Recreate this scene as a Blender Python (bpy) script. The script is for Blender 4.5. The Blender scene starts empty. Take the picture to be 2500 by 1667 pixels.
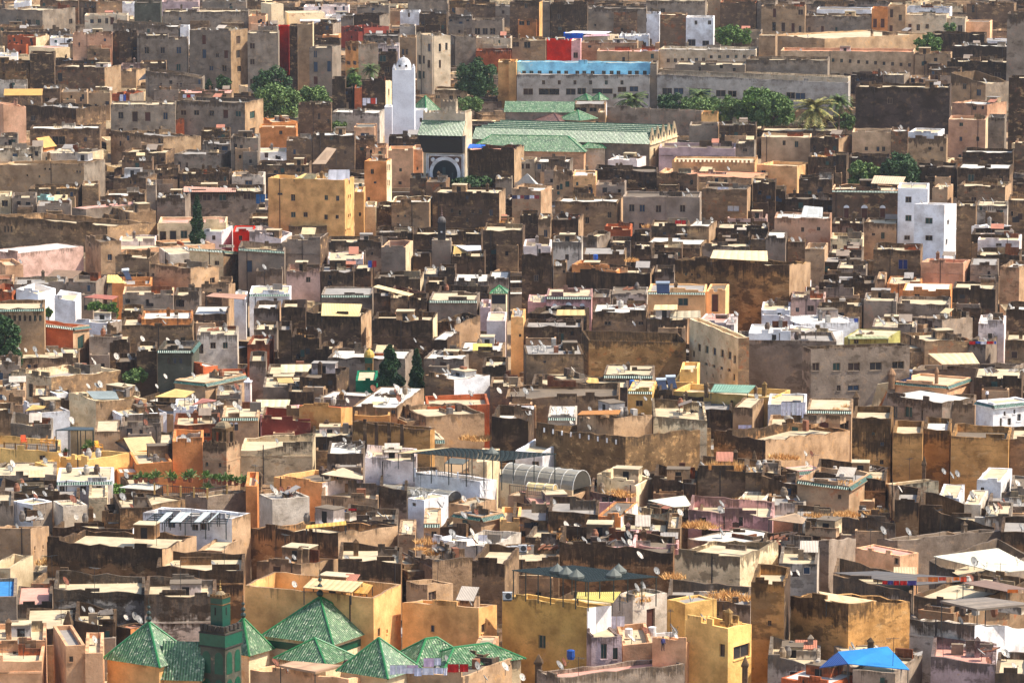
import bpy, math, random
from mathutils import Vector, Matrix
# ------------------------------------------------------------------ camera, sky, sun, exposure
scene = bpy.context.scene
COL = scene.collection
F = 10045.0; CX, CY = 1250.0, 833.5; PITCH = 0.1423; ZC = 88.0
cam_d = bpy.data.cameras.new("camera"); cam = bpy.data.objects.new("camera", cam_d); COL.objects.link(cam)
cam_d.sensor_width = 36; cam_d.lens = 36*F/2500; cam_d.clip_start = 1; cam_d.clip_end = 20000
cam.location = (0, 0, ZC); cam.rotation_euler = (math.pi/2-PITCH, 0, 0); scene.camera = cam
SUN = Vector((0.60, 0.00, 0.80)).normalized()
w = bpy.data.worlds.new("World"); scene.world = w; w.use_nodes = True
nt = w.node_tree; bg = nt.nodes["Background"]; sky = nt.nodes.new("ShaderNodeTexSky")
sky.sky_type = 'NISHITA'; sky.sun_disc = False
sky.sun_elevation = math.asin(SUN.z); sky.sun_rotation = math.atan2(SUN.x, SUN.y)
sky.dust_density = 2.0
nt.links.new(sky.outputs[0], bg.inputs[0]); bg.inputs[1].default_value = 0.15
sd = bpy.data.lights.new("sun", 'SUN'); sd.energy = 4.2; sd.angle = math.radians(0.5); sd.color = (1, 0.92, 0.80)
so = bpy.data.objects.new("sun", sd); COL.objects.link(so); so.location = (200, 400, 400)
so.rotation_euler = SUN.to_track_quat('Z', 'Y').to_euler()
scene.view_settings.view_transform = 'Standard'; scene.view_settings.look = 'None'
scene.view_settings.exposure = 0.68; scene.view_settings.gamma = 1
scene.cycles.max_bounces = 6; scene.cycles.diffuse_bounces = 4; scene.cycles.transparent_max_bounces = 8
R = random.Random(7)
HAZE = 0.00004
# ------------------------------------------------------------------ picture pixel <-> place
sp, cp = math.sin(PITCH), math.cos(PITCH)
def G(Y): return 0.00003*max(0, Y-450)**2
def ray(x, y):
    a = (x-CX)/F; b = -(y-CY)/F
    return Vector((a, cp+b*sp, -sp+b*cp))
def P(x, y, Y):
    d = ray(x, y); return Vector((0, 0, ZC))+d*(Y/d.y)
def dist(x, y, h):                       # where the sight line sinks to h above the ground
    d = ray(x, y); Y = 700.0
    for _ in range(40):
        Y = (ZC-h-G(Y))*d.y/(-d.z)
        Y = min(Y, 2500)
    return Y
def on_plane_z(x, y, z):
    d = ray(x, y); return Vector((0, 0, ZC))+d*((z-ZC)/d.z)
OX = OY = 0
def T(ox, oy):
    global OX, OY
    OX, OY = ox, oy
Z = 3.7632
def X_(x): return OX+x/Z
def Y_(y): return OY+y/Z
# ------------------------------------------------------------------ colours and materials
def lin(c): return tuple(((v/255)/12.92 if v/255 <= .04045 else ((v/255+.055)/1.055)**2.4) for v in c)
PAL = dict(och=(224,176,120), yel=(230,188,122), org=(214,146,96), orp=(222,176,138), ort=(232,182,132), ocy=(226,178,120),
 yol=(206,168,104), otn=(196,154,108), otb=(160,128,92), tan=(182,154,126), tnp=(202,162,136), tnc=(214,182,146), crm=(226,206,172),
 wht=(234,232,232), dwt=(206,194,178), pkw=(234,214,206), pnk=(222,174,168), pkg=(196,164,150), mau=(186,164,162), gry=(146,132,118), drg=(86,86,74),
 drk=(100,82,67), drb=(116,94,70), brn=(142,119,96), brk=(182,104,72), rbr=(130,66,56), red=(206,50,36), blu=(44,104,208), lbl=(150,210,246),
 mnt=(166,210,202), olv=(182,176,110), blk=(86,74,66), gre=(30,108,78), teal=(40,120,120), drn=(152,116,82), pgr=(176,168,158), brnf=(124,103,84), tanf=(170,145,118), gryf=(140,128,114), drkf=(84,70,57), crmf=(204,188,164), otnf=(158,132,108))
WORD = dict(och='ochre', yel='yellow', org='orange', orp='pale orange', ort='apricot', ocy='ochre', yol='olive yellow', otn='ochre stained',
 otb='earth brown', tan='tan', tnp='rosy tan', tnc='light tan', crm='cream', wht='white', dwt='dirty white', pkw='pinkish white', pnk='pink', pkg='greyish pink',
 mau='mauve', gry='grey', drg='dark green grey', drk='soot dark', drb='dark brown', brn='brown', brk='red brick', rbr='dark red', red='bright red',
 blu='blue', lbl='sky blue', mnt='mint green', olv='olive', blk='black', gre='green', teal='teal')
MOLD = dict(drk=.85, drb=.75, brn=.62, gry=.52, tan=.45, otn=.58, otb=.66, crm=.32, dwt=.45, wht=.22, pnk=.3, pkw=.3, mau=.3, pkg=.3, tnp=.3, tnc=.25, orp=.14,
 och=.1, yel=.1, org=.15, ort=.12, ocy=.06, yol=.2, brk=.2, rbr=.4, red=.1, blu=.1, lbl=.1, mnt=.1, olv=.2, blk=.6, drg=.6, gre=.2, teal=.2)
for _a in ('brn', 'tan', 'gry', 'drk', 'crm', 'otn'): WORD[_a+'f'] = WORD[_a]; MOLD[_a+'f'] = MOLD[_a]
WORD['pgr'] = 'pale grey'; MOLD['pgr'] = .3; WORD['drn'] = 'black stained'; MOLD['drn'] = .85
MATS = {}
class N:                                  # tiny node helper
    def __init__(s, name):
        s.m = bpy.data.materials.new(name); s.m.use_nodes = True; s.t = s.m.node_tree
        s.b = s.t.nodes["Principled BSDF"]
    def n(s, typ, **k):
        q = s.t.nodes.new(typ)
        for a, v in k.items(): setattr(q, a, v)
        return q
    def l(s, a, b): s.t.links.new(a, b)
    def setin(s, sock, v):
        if hasattr(v, 'is_output') or isinstance(v, bpy.types.NodeSocket): s.l(v, sock)
        else: sock.default_value = v
    def math(s, op, a, b=0.0, clamp=False):
        q = s.n("ShaderNodeMath", operation=op, use_clamp=clamp); s.setin(q.inputs[0], a); s.setin(q.inputs[1], b); return q.outputs[0]
    def mix(s, f, a, b, mode='MIX'):
        q = s.n("ShaderNodeMix", data_type='RGBA', blend_type=mode, clamp_factor=True)
        s.setin(q.inputs[0], f); s.setin(q.inputs[6], a if not isinstance(a, tuple) else (*a[:3], 1)); s.setin(q.inputs[7], b if not isinstance(b, tuple) else (*b[:3], 1))
        return q.outputs[2]
    def noise(s, vec, sc, det=3, rough=.6):
        q = s.n("ShaderNodeTexNoise"); s.l(vec, q.inputs['Vector']); q.inputs['Scale'].default_value = sc
        q.inputs['Detail'].default_value = det; q.inputs['Roughness'].default_value = rough; return q.outputs[0]
    def vmul(s, v, t):
        q = s.n("ShaderNodeVectorMath", operation='MULTIPLY'); s.l(v, q.inputs[0]); q.inputs[1].default_value = t; return q.outputs[0]
    def ramp(s, f, lo, hi):
        q = s.n("ShaderNodeMapRange", clamp=True); s.l(f, q.inputs[0]); q.inputs[1].default_value = lo; q.inputs[2].default_value = hi; return q.outputs[0]
    def coords(s):
        tc = s.n("ShaderNodeTexCoord"); lc = s.n("ShaderNodeAttribute", attribute_name='place'); rn = s.n("ShaderNodeAttribute", attribute_name='chance')
        off = s.n("ShaderNodeVectorMath", operation='SCALE'); off.inputs[0].default_value = (97.3, 61.7, 0); s.l(rn.outputs['Fac'], off.inputs['Scale'])
        ad = s.n("ShaderNodeVectorMath", operation='ADD'); s.l(lc.outputs['Vector'], ad.inputs[0]); s.l(off.outputs[0], ad.inputs[1])
        sc2 = s.n('ShaderNodeVectorMath', operation='SCALE'); s.l(ad.outputs[0], sc2.inputs[0]); s.l(s.math('ADD', s.math('MULTIPLY', s.math('FRACT', s.math('MULTIPLY', rn.outputs['Fac'], 7.31)), .9), .6), sc2.inputs['Scale']); ad = sc2
        s.lc = lc.outputs['Vector']; s.rn = rn.outputs['Fac']
        return tc, None, ad.outputs[0]
def bump(q, h, st, d=.05):
    b = q.n("ShaderNodeBump"); b.inputs['Strength'].default_value = st; b.inputs['Distance'].default_value = d
    q.l(h, b.inputs['Height']); q.l(b.outputs[0], q.b.inputs['Normal'])
def wall_mat(col, m=None, mh=2.0):
    m = MOLD[col] if m is None else m
    key = ('wall', col, round(m, 2), mh)
    if key in MATS: return MATS[key]
    q = N("plaster_"+WORD[col].replace(' ', '_')); tc, oi, v = q.coords()
    c = lin(PAL[col]); col = col[:3]; q.b.inputs['Roughness'].default_value = .92; q.b.inputs['Specular IOR Level'].default_value = .15
    warm = col in ('dwt', 'drk', 'drb', 'brn', 'otn', 'otb', 'tan', 'tnp', 'blk', 'gry', 'crm')
    hi = tuple(min(1, x*1.28) for x in c); lo = (c[0]*.66, c[1]*.62, c[2]*.58) if m > .01 else tuple(x*.94 for x in c)
    col1 = q.mix(q.ramp(q.noise(v, .45, 4), .32, .68), lo, hi)
    # bare earth or brick showing where plaster fell
    under = lin((190, 150, 108)) if warm else lin((186, 150, 120))
    pf = q.ramp(q.noise(v, .9, 5, .65), .56 if warm else .62, .66 if warm else .7)
    if warm: under = q.mix(q.math('GREATER_THAN', q.math('FRACT', q.math('MULTIPLY', q.rn, 3.37)), .72), under, lin((168, 100, 68)))
    col1 = q.mix(q.math('MULTIPLY', pf, (.0 if col in ('drg', 'dwt') else .25 if col in ('gry', 'blk') else .3 if col == 'drk' else .6) if warm else .15+m), col1, under)
    if col in ('otn', 'otb', 'drb', 'drk', 'brn', 'drn'):     # pale plaster left on the earth wall
        col1 = q.mix(q.math('MULTIPLY', q.ramp(q.noise(q.vmul(v, (.6, .6, 1.1)), .8, 6, .68), .57, .63), .55), col1, lin((206, 172, 130)))
    # fine grime
    g = q.noise(v, 5.0, 4, .7)
    col1 = q.mix(q.math('MULTIPLY', q.ramp(g, .5, .75), .25+.3*m), col1, tuple(x*.35 for x in c))
    # black lichen hanging from the parapet and running in streaks
    sep = q.n("ShaderNodeSeparateXYZ"); q.l(q.lc, sep.inputs[0])
    drop = q.math('MULTIPLY', sep.outputs[2], -1.0/mh)
    st = q.noise(q.vmul(v, (1.6, 1.6, .13)), 1.0, 4, .65)
    st2 = q.noise(q.vmul(v, (5.5, 5.5, .1)), 1.0, 3, .6); sw = q.math('FRACT', q.math('MULTIPLY', q.rn, 5.13))
    mx = q.n("ShaderNodeMix"); q.l(sw, mx.inputs[0]); q.l(st, mx.inputs[2]); q.l(st2, mx.inputs[3]); st = mx.outputs[0]
    pat = q.noise(v, .55, 4, .6)
    a = q.math('SUBTRACT', q.math('ADD', st, pat), q.math('MULTIPLY', drop, .55)); a = q.math('ADD', a, q.math('MULTIPLY', q.math('SUBTRACT', q.math('FRACT', q.math('MULTIPLY', q.rn, 13.7)), .5), .36))
    k = q.ramp(a, 1.19-.8*m, 1.34-.8*m)
    col1 = q.mix(q.math('MULTIPLY', k, min(.9, .5+.55*m)), col1, q.mix(q.ramp(q.noise(q.vmul(v, (2.4, 2.4, .5)), 1.0, 5, .7), .42, .68), lin((40, 33, 27)), lin((104, 84, 64))))
    # second zone of damp lower down
    k2 = q.ramp(q.noise(q.vmul(v, (.5, .5, .9)), .7, 5, .65), .66-.2*m, .71-.2*m)
    col1 = q.mix(q.math('MULTIPLY', k2, .7*min(1, m+.15)), col1, lin((58, 46, 34)))
    if col in ('otn', 'otb', 'drb', 'drk', 'brn'):           # courses of rammed earth
        wv = q.n("ShaderNodeTexWave", wave_type='BANDS', bands_direction='Z'); q.l(v, wv.inputs['Vector']); wv.inputs['Scale'].default_value = .38; wv.inputs['Distortion'].default_value = 3.5; wv.inputs['Detail'].default_value = 3; wv.inputs['Detail Scale'].default_value = 2.5
        col1 = q.mix(q.math('MULTIPLY', q.ramp(wv.outputs[0], .3, .02), q.math('MULTIPLY', q.ramp(q.noise(v, .6, 3), .45, .6), .3)), col1, tuple(x*.3 for x in c))
    rv = q.n("ShaderNodeHueSaturation"); rv.inputs['Saturation'].default_value = 1.12 if warm else 1.05
    q.l(q.math('ADD', q.math('MULTIPLY', q.rn, .34), .84), rv.inputs['Value']); q.l(col1, rv.inputs['Color'])
    q.l(rv.outputs[0], q.b.inputs['Base Color'])
    bump(q, q.noise(v, 3.0, 6, .7), .55, .12)
    MATS[key] = q.m; return q.m
def roof_mat(col):
    key = ('roof', col)
    if key in MATS: return MATS[key]
    cols = dict(b=(206,186,150), w=(216,208,194), p=(222,160,140), g=(160,152,142), d=(120,104,84), blu=(50,130,190), orp=(220,150,110))
    q = N("roof_screed_"+dict(b='beige', w='white', p='pink', g='grey', d='brown', blu='blue', orp='orange')[col]); tc, oi, v = q.coords()
    c = lin(cols[col]); q.b.inputs['Roughness'].default_value = .9
    a = q.mix(q.ramp(q.noise(v, .5, 5), .3, .7), tuple(x*.62 for x in c), c)
    a = q.mix(q.math('MULTIPLY', q.ramp(q.noise(v, 1.7, 4), .55, .72), .5), a, tuple(x*.4 for x in c))
    q.l(a, q.b.inputs['Base Color']); bump(q, q.noise(v, 4, 4), .4, .08); MATS[key] = q.m; return q.m
def tile_mat(kind='green'):
    key = ('tile', kind)
    if key in MATS: return MATS[key]
    q = N(kind+"_glazed_tiles"); tc, oi, v = q.coords()
    u = tc.outputs['UV']
    base = dict(green=((52,92,56),(110,146,98),(208,212,178)), brown=((92,58,44),(130,86,66),(170,130,110)), eave=((22,64,50),(56,104,84),(130,160,140)), pale=((60,130,90),(96,160,120),(200,220,200)))[kind]
    d, l2, s2 = map(lin, base)
    n1 = q.noise(u, .7, 4); n2 = q.n("ShaderNodeTexVoronoi"); q.l(q.vmul(u, (7.0, 6.0, 1)), n2.inputs['Vector']); n2.inputs['Scale'].default_value = 1
    sp2 = q.n("ShaderNodeSeparateXYZ"); q.l(n2.outputs['Color'], sp2.inputs[0])
    a = q.mix(q.ramp(n1, .3, .7), d, l2)
    a = q.mix(q.math('MULTIPLY', q.ramp(sp2.outputs[0], .7, 1.0), .75), a, s2)  # pale cells: aged tiles, plus glints of the glaze put into the colour
    a = q.mix(q.math('MULTIPLY', q.ramp(sp2.outputs[1], .66, .95), .8), a, tuple(x*.4 for x in d))
    wv = q.n("ShaderNodeTexWave", wave_type='BANDS', bands_direction='X'); q.l(u, wv.inputs['Vector']); wv.inputs['Scale'].default_value = 1.2
    a = q.mix(q.math('MULTIPLY', q.ramp(wv.outputs[0], .4, .05), .45), a, tuple(x*.35 for x in d))
    q.l(a, q.b.inputs['Base Color']); q.b.inputs['Roughness'].default_value = .34
    bump(q, wv.outputs[0], .8, .08); MATS[key] = q.m; return q.m
def sheet_mat(rgb, name, freq=2.0):
    key = ('sheet', rgb, freq)
    if key in MATS: return MATS[key]
    q = N(name); tc, oi, v = q.coords(); c = lin(rgb)
    wv = q.n("ShaderNodeTexWave", wave_type='BANDS', bands_direction='X'); q.l(tc.outputs['UV'], wv.inputs['Vector']); wv.inputs['Scale'].default_value = freq
    a = q.mix(q.ramp(q.noise(v, .8, 4), .3, .75), c, tuple(x*.66 for x in c))
    a = q.mix(q.math('MULTIPLY', q.ramp(wv.outputs[0], .25, .0), .45), a, tuple(x*.4 for x in c))
    q.l(a, q.b.inputs['Base Color']); q.b.inputs['Roughness'].default_value = .6; bump(q, wv.outputs[0], .6, .06)
    MATS[key] = q.m; return q.m
def flat_mat(rgb, name, rough=.7, var=.25, metal=0):
    key = ('flat', rgb, rough, metal)
    if key in MATS: return MATS[key]
    q = N(name); tc, oi, v = q.coords(); c = lin(rgb)
    a = q.mix(q.ramp(q.noise(v, 2.2, 4), .35, .75), c, tuple(x*(1-var*1.6) for x in c))
    q.l(a, q.b.inputs['Base Color']); q.b.inputs['Roughness'].default_value = rough; q.b.inputs['Metallic'].default_value = metal
    MATS[key] = q.m; return q.m
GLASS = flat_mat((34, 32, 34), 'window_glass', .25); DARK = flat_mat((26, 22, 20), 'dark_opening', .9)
FRAME = flat_mat((150, 128, 100), 'window_frame', .8); WOOD = flat_mat((92, 48, 30), 'door_wood', .7)
SHUT = [GLASS, GLASS, flat_mat((44, 40, 40), 'grey_shutter', .6), flat_mat((40, 62, 84), 'blue_shutter', .6), flat_mat((70, 46, 32), 'brown_shutter', .7), flat_mat((34, 70, 62), 'green_shutter', .6)]
METAL = flat_mat((70, 72, 70), 'galvanised_pole', .5, .25, .4); DISH = flat_mat((132, 129, 124), 'dish_enamel', .5); RUST = flat_mat((120, 66, 40), 'rusty_dish', .8)
IRON = flat_mat((36, 50, 46), 'dark_iron', .5)
# ------------------------------------------------------------------ mesh helpers
class MB:
    def __init__(s): s.v = []; s.f = []; s.m = []; s.uv = []
    def poly(s, pts, mi=0, uv=None):
        i = len(s.v); s.v += [tuple(p) for p in pts]; s.f.append(tuple(range(i, i+len(pts)))); s.m.append(mi)
        s.uv += uv if uv else [(0, 0)]*len(pts)
    def box(s, a, b, mi=0):
        x0, y0, z0 = a; x1, y1, z1 = b
        p = [(x0,y0,z0),(x1,y0,z0),(x1,y1,z0),(x0,y1,z0),(x0,y0,z1),(x1,y0,z1),(x1,y1,z1),(x0,y1,z1)]
        for q in ((0,3,2,1),(4,5,6,7),(0,1,5,4),(1,2,6,5),(2,3,7,6),(3,0,4,7)): s.poly([p[i] for i in q], mi)
    def bar(s, a, b, r, n=5, mi=0, r2=None):
        a, b = Vector(a), Vector(b); d = (b-a).normalized(); r2 = r if r2 is None else r2
        u = d.orthogonal().normalized(); w_ = d.cross(u)
        A = [a+(u*math.cos(2*math.pi*i/n)+w_*math.sin(2*math.pi*i/n))*r for i in range(n)]
        B_ = [b+(u*math.cos(2*math.pi*i/n)+w_*math.sin(2*math.pi*i/n))*r2 for i in range(n)]
        for i in range(n): s.poly([A[i], A[(i+1)%n], B_[(i+1)%n], B_[i]], mi)
        s.poly(A[::-1], mi); s.poly(B_, mi)
    def lathe(s, c, prof, n=10, mi=0, ph=0):
        c = Vector(c); rings = [[c+Vector((r*math.cos(2*math.pi*i/n+ph), r*math.sin(2*math.pi*i/n+ph), z)) for i in range(n)] for r, z in prof]
        for A, B_ in zip(rings, rings[1:]):
            for i in range(n): s.poly([A[i], A[(i+1)%n], B_[(i+1)%n], B_[i]], mi)
        s.poly(rings[0][::-1], mi); s.poly(rings[-1], mi)
    def slab(s, c, t=.06, mi=0, uv=None):      # four corners (ccw seen from above), given thickness downwards
        c = [Vector(p) for p in c]; d = [p-Vector((0, 0, t)) for p in c]
        s.poly(c, mi, uv); s.poly(d[::-1], mi)
        for i in range(4): s.poly([c[i], d[i], d[(i+1)%4], c[(i+1)%4]], mi)
    def build(s, name, mats, parent=None, loc=(0, 0, 0), rot=None):
        me = bpy.data.meshes.new(name); me.from_pydata(s.v, [], s.f)
        for q in (mats if isinstance(mats, (list, tuple)) else [mats]): me.materials.append(q)
        me.polygons.foreach_set('material_index', s.m)
        uvl = me.uv_layers.new(name='UVMap'); uvl.data.foreach_set('uv', [c for t in s.uv for c in t])
        at = me.attributes.new('place', 'FLOAT_VECTOR', 'POINT'); at.data.foreach_set('vector', [c for p in s.v for c in p])
        ar = me.attributes.new('chance', 'FLOAT', 'POINT'); ar.data.foreach_set('value', [CUR[0]]*len(s.v))
        me.update(); o = bpy.data.objects.new(name, me); COL.objects.link(o); o.parent = parent; o.location = loc
        if rot: o.rotation_euler = rot
        return o
def empty(name, loc, rz=0):
    o = bpy.data.objects.new(name, None); COL.objects.link(o); o.location = loc; o.rotation_euler = (0, 0, rz); o.empty_display_size = .5; return o
def tag(o, label=None, cat=None, group=None, kind=None):
    if label: o['label'] = label
    if cat: o['category'] = cat
    if group: o['group'] = group
    if kind: o['kind'] = kind
    return o
def facade(mb, n, wid, zt, zb, holes, frame, depth=.22, mi=0, brk=()):
    # n: function (s, z, d) -> local point, d = depth into the wall; holes: (s0, s1, z0, z1); zt(s): height of the top
    ss = sorted({0.0, wid, *brk, *[round(h[0], 3) for h in holes], *[round(h[1], 3) for h in holes]})
    zs = sorted({zb, *[round(h[2], 3) for h in holes], *[round(h[3], 3) for h in holes]})
    for a, b in zip(ss, ss[1:]):
        for i, z0 in enumerate(zs):
            top = i == len(zs)-1
            m = ((a+b)/2, (z0+(zs[i+1] if not top else z0+.01))/2)
            if any(h[0] < m[0] < h[1] and h[2] < m[1] < h[3] for h in holes): continue
            z1a, z1b = (zt(a), zt(b)) if top else (zs[i+1], zs[i+1])
            mb.poly([n(a, z0, 0), n(b, z0, 0), n(b, z1b, 0), n(a, z1a, 0)], mi)
    for s0, s1, z0, z1 in holes:
        d = depth
        mb.poly([n(s0, z0, 0), n(s0, z0, d), n(s1, z0, d), n(s1, z0, 0)], mi); mb.poly([n(s0, z1, d), n(s0, z1, 0), n(s1, z1, 0), n(s1, z1, d)], mi)
        mb.poly([n(s0, z0, d), n(s0, z0, 0), n(s0, z1, 0), n(s0, z1, d)], mi); mb.poly([n(s1, z0, 0), n(s1, z0, d), n(s1, z1, d), n(s1, z1, 0)], mi)
HOUSES = []; LANDM = []          # every house, and the landmarks labels may refer to
def RW(x0, x1, n, y, w_, h, y1=None):
    y1 = y if y1 is None else y1
    return [(x0+(x1-x0)*i/max(1, n-1), y+(y1-y)*i/max(1, n-1), w_, h) for i in range(n)]
class H: pass
def B(xl, xc, xr, yt, yb, col, label=None, ref=None, **k):
    h = H(); h.args = (OX, OY, xl, xc, xr, yt, yb, col, label, ref, k); h.label = label; h.ref = ref
    h.area = (xr-xl)*max(20, min(yb, yt+260)-yt); h.must = bool(label or ref or k.get('roof') or k.get('name'))
    HOUSES.append(h); return h
CUR = [0.0, None]                # random of the house being built; the house itself
def sub(c, p):                  # a piece of a part
    if c and p: c.parent = p; c.location = Vector(c.location)-Vector(p.location)
    return c
class Far:                       # the many small far houses share one mesh
    v = []; f = []; m = []; uv = []; lc = []; rn = []; mats = {}
def put(mb, name, mats, h, z):
    if h.solo: return mb.build(name, mats, h.e, (0, 0, z))
    ms = mats if isinstance(mats, (list, tuple)) else [mats]; i = len(Far.v)
    Mx = h.M; b = h.base+Vector((0, 0, z))
    Far.v += [tuple(Mx @ Vector(p)+b) for p in mb.v]; Far.lc += mb.v; Far.rn += [CUR[0]]*len(mb.v)
    Far.f += [tuple(a+i for a in f) for f in mb.f]; Far.uv += mb.uv
    for a in mb.m:
        q = ms[a]
        if q.name not in Far.mats: Far.mats[q.name] = (len(Far.mats), q)
        Far.m.append(Far.mats[q.name][0])
def build_house(h, ox, oy, xl, xc, xr, yt, yb, col, label, ref, kw):
    if col == 'wht' and kw.get('m', .2) is not None and kw.get('m', .2) >= .3: col = 'dwt'
    if kw.get('cr') == 'gry' and col == 'crm': kw = dict(kw, cr='brn')
    T(ox, oy); build2(h, xl, xc, xr, yt, yb, col, label, ref, **kw)
def build2(h, xl, xc, xr, yt, yb, col, label=None, ref=None, m=None, mh=2.0, w=(), wr=(), d=(), dr=(), k=None, th=None, p=None, rf=None, gb=0, tl=None, tr=None,
      cr=None, roof=None, ry=None, rcol='green', dry=0, nd=None, h0=4.5, at=None, cap=None, crenel=0, pil=None, spout=0, name='house', over=.35, ar=0, wcol=None, plain=0):
    if p is None: p = (.38, .5, .6, .72)[int(xl*7+yt*3) % 4]
    far_ = Y_(yb) < 480
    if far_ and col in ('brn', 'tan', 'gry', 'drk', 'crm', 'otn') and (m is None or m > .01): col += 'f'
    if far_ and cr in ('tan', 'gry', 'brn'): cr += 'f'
    if Y_(yb) > 1120 and col == 'drk': col = 'drn'; m = max(.78, min(.9, m or .8)); mh = max(mh, 2.0)
    h.xl, h.xc, h.xr, h.yt, h.yb = X_(xl), X_(xc), X_(xr), Y_(yt), Y_(yb)
    Y = at[0].Y+at[1] if at else dist(h.xc, h.yb, h0); top = P(h.xc, h.yt, Y); g = G(Y); h.Y = Y
    s = F/math.sqrt(Y*Y+(top.x)**2)*math.cos(0)             # pixels per metre across
    rr = ray(h.xc, h.yt); az = math.atan2(rr.x, rr.y)
    hd = math.hypot(top.x, top.y); depr = math.atan2(ZC-top.z, hd); s = F/math.hypot(hd, ZC-top.z)*(1/ math.cos(math.atan2(h.xc-CX, F)))
    A = max(.02, (h.xc-h.xl)/s); Bm = max(.02, (h.xr-h.xc)/s)
    k0 = k or (9.0 if A < 14 else 11.0); ps = s*math.sin(depr)
    if p < .3 and roof is None and (tl is not None or tr is not None):          # flat roof seen from above: the slope of its edges gives the turn
        if th is None and Bm > .2*A:
            if tl is not None and A > .6*Bm: th = math.degrees(math.atan2((yt-tl)/Z, A*ps))
            elif tr is not None: th = 90-math.degrees(math.atan2((yt-tr)/Z, Bm*ps))
            if th is not None: th = max(12, min(74, th))
        tl = tr = None
    if th is not None: t = math.radians(th); wl, wr_ = A/math.cos(t), Bm/math.sin(t)
    elif Bm < A:
        t = math.asin(min(.8, Bm/k0)); wl, wr_ = A/math.cos(t), Bm/math.sin(t) if Bm > .05 else k0
    else:
        t = math.acos(min(.8, A/k0)); wl, wr_ = A/math.cos(t), Bm/math.sin(t)
    rot = -(t+az); h.wl, h.wr, h.rot, h.s, h.dep = wl, wr_, rot, s, depr
    H0 = top.z-g; h.H = H0; h.base = Vector((top.x, top.y, g)); h.top = top
    M = Matrix.Rotation(rot, 3, 'Z'); Mi = M.transposed(); h.M = M
    def loc(x, y, Yd): return Mi @ (P(x, y, Yd)-top)
    def face_hit(x, y, face):                    # local (along, z) where the sight line meets a facade
        dl = Mi @ ray(x, y); o = Mi @ (Vector((0, 0, ZC))-top)
        ax = 1 if face == 'f' else 0
        q = o+dl*(-o[ax]/dl[ax]); return (q.x if face == 'f' else q.y), q.z
    zl = face_hit(h.xl, Y_(tl), 'f')[1] if tl is not None else 0.0
    zr = face_hit(h.xr, Y_(tr), 'r')[1] if tr is not None else 0.0
    zl = max(-2.5, min(2.5, zl)); zr = max(-2.5, min(2.5, zr))
    e = h.e = empty(name, h.base, rot) if h.solo else None; h.name = name; CUR[0] = random.Random(int(h.xc*13+h.yt*7)).random(); h.plain = plain
    h.col = col; h.roof = roof; h.label = label; h.ref = ref; h.gb = gb; h.dry = dry; h.cr = cr
    h.cx, h.cy = (h.xl+h.xr)/2, (h.yt+min(h.yb, h.yt+60))/2; h.nw = len(w)+len(wr)+len(d)+len(dr); h.rf = rf; h.p = p; h.m = m
    zb = -H0-.6
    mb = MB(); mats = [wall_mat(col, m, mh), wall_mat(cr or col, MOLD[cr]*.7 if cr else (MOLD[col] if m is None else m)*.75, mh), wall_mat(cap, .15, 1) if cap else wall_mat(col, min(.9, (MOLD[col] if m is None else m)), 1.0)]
    def holes(lst, face, wid):
        out = []
        for (x, y, a, b) in lst:
            c0, z0 = face_hit(X_(x), Y_(y), face); ww = max(.35, a/Z/s/(math.cos(t) if face == 'f' else max(.12, math.sin(t)))); hh = max(.4, b/Z/s)
            cc = c0+wl if face == 'f' else c0
            q = [cc-ww/2, cc+ww/2, z0-hh/2, z0+hh/2]
            if q[0] < .12 or q[1] > wid-.12 or q[3] > -.12+min(0, zl, zr): continue
            if any(not (q[1] < o[0]-.05 or q[0] > o[1]+.05 or q[3] < o[2]-.05 or q[2] > o[3]+.05) for o in out): continue
            out.append([round(v, 3) for v in q])
        return out
    hf = holes(list(w)+list(d), 'f', wl); hr = holes(list(wr)+list(dr), 'r', wr_)
    ndf = 0
    flat = roof is not None
    ft = lambda s_: zl*(1-s_/wl); rt = lambda s_: zr*(s_/wr_)
    if flat: ft = rt = lambda s_: 0.0; zl = zr = 0
    jr = random.Random(int(h.xc*17+h.yt*3)); jp = [jr.uniform(0, 6.28) for _ in range(12)]; ja = 0 if (plain or flat) else (.06+.2*(MOLD[col] if m is None else m))*(1 if A > 1.5 else 0)
    def jit(ed, s_, wd): return ja*(math.sin(s_*1.3+jp[ed])*.5+math.sin(s_*2.9+jp[ed+4])*.35+math.sin(s_*.55+jp[ed+8])*.4)*min(1, s_*1.2, (wd-s_)*1.2) if 0 < s_ < wd else 0.0
    bk = lambda wd: [] if ja == 0 else [round(wd*q/max(2, int(wd/1.1)), 3) for q in range(1, max(2, int(wd/1.1)))]
    ft0, rt0 = ft, rt; ft = lambda s_: ft0(s_)+jit(0, s_, wl); rt = lambda s_: rt0(s_)+jit(1, s_, wr_)
    facade(mb, lambda a, z, dd: (a-wl, dd, z), wl, ft, zb, hf, None, brk=bk(wl))
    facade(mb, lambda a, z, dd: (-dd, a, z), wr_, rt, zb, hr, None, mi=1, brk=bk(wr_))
    zk = zl+zr
    dz = 0 if (flat or wl <= 1.2 or wr_ <= 1.2) else 1.0
    mb.poly([(-wl, wr_, zb), (-wl, 0, zb), (-wl, 0, zl-dz), (-wl, wr_, zk-dz)], 0); mb.poly([(0, wr_, zb), (-wl, wr_, zb), (-wl, wr_, zk-dz), (0, wr_, zr-dz)], 1)
    tt = .28; zf = min(0, zl, zr, zk)-p
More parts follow.
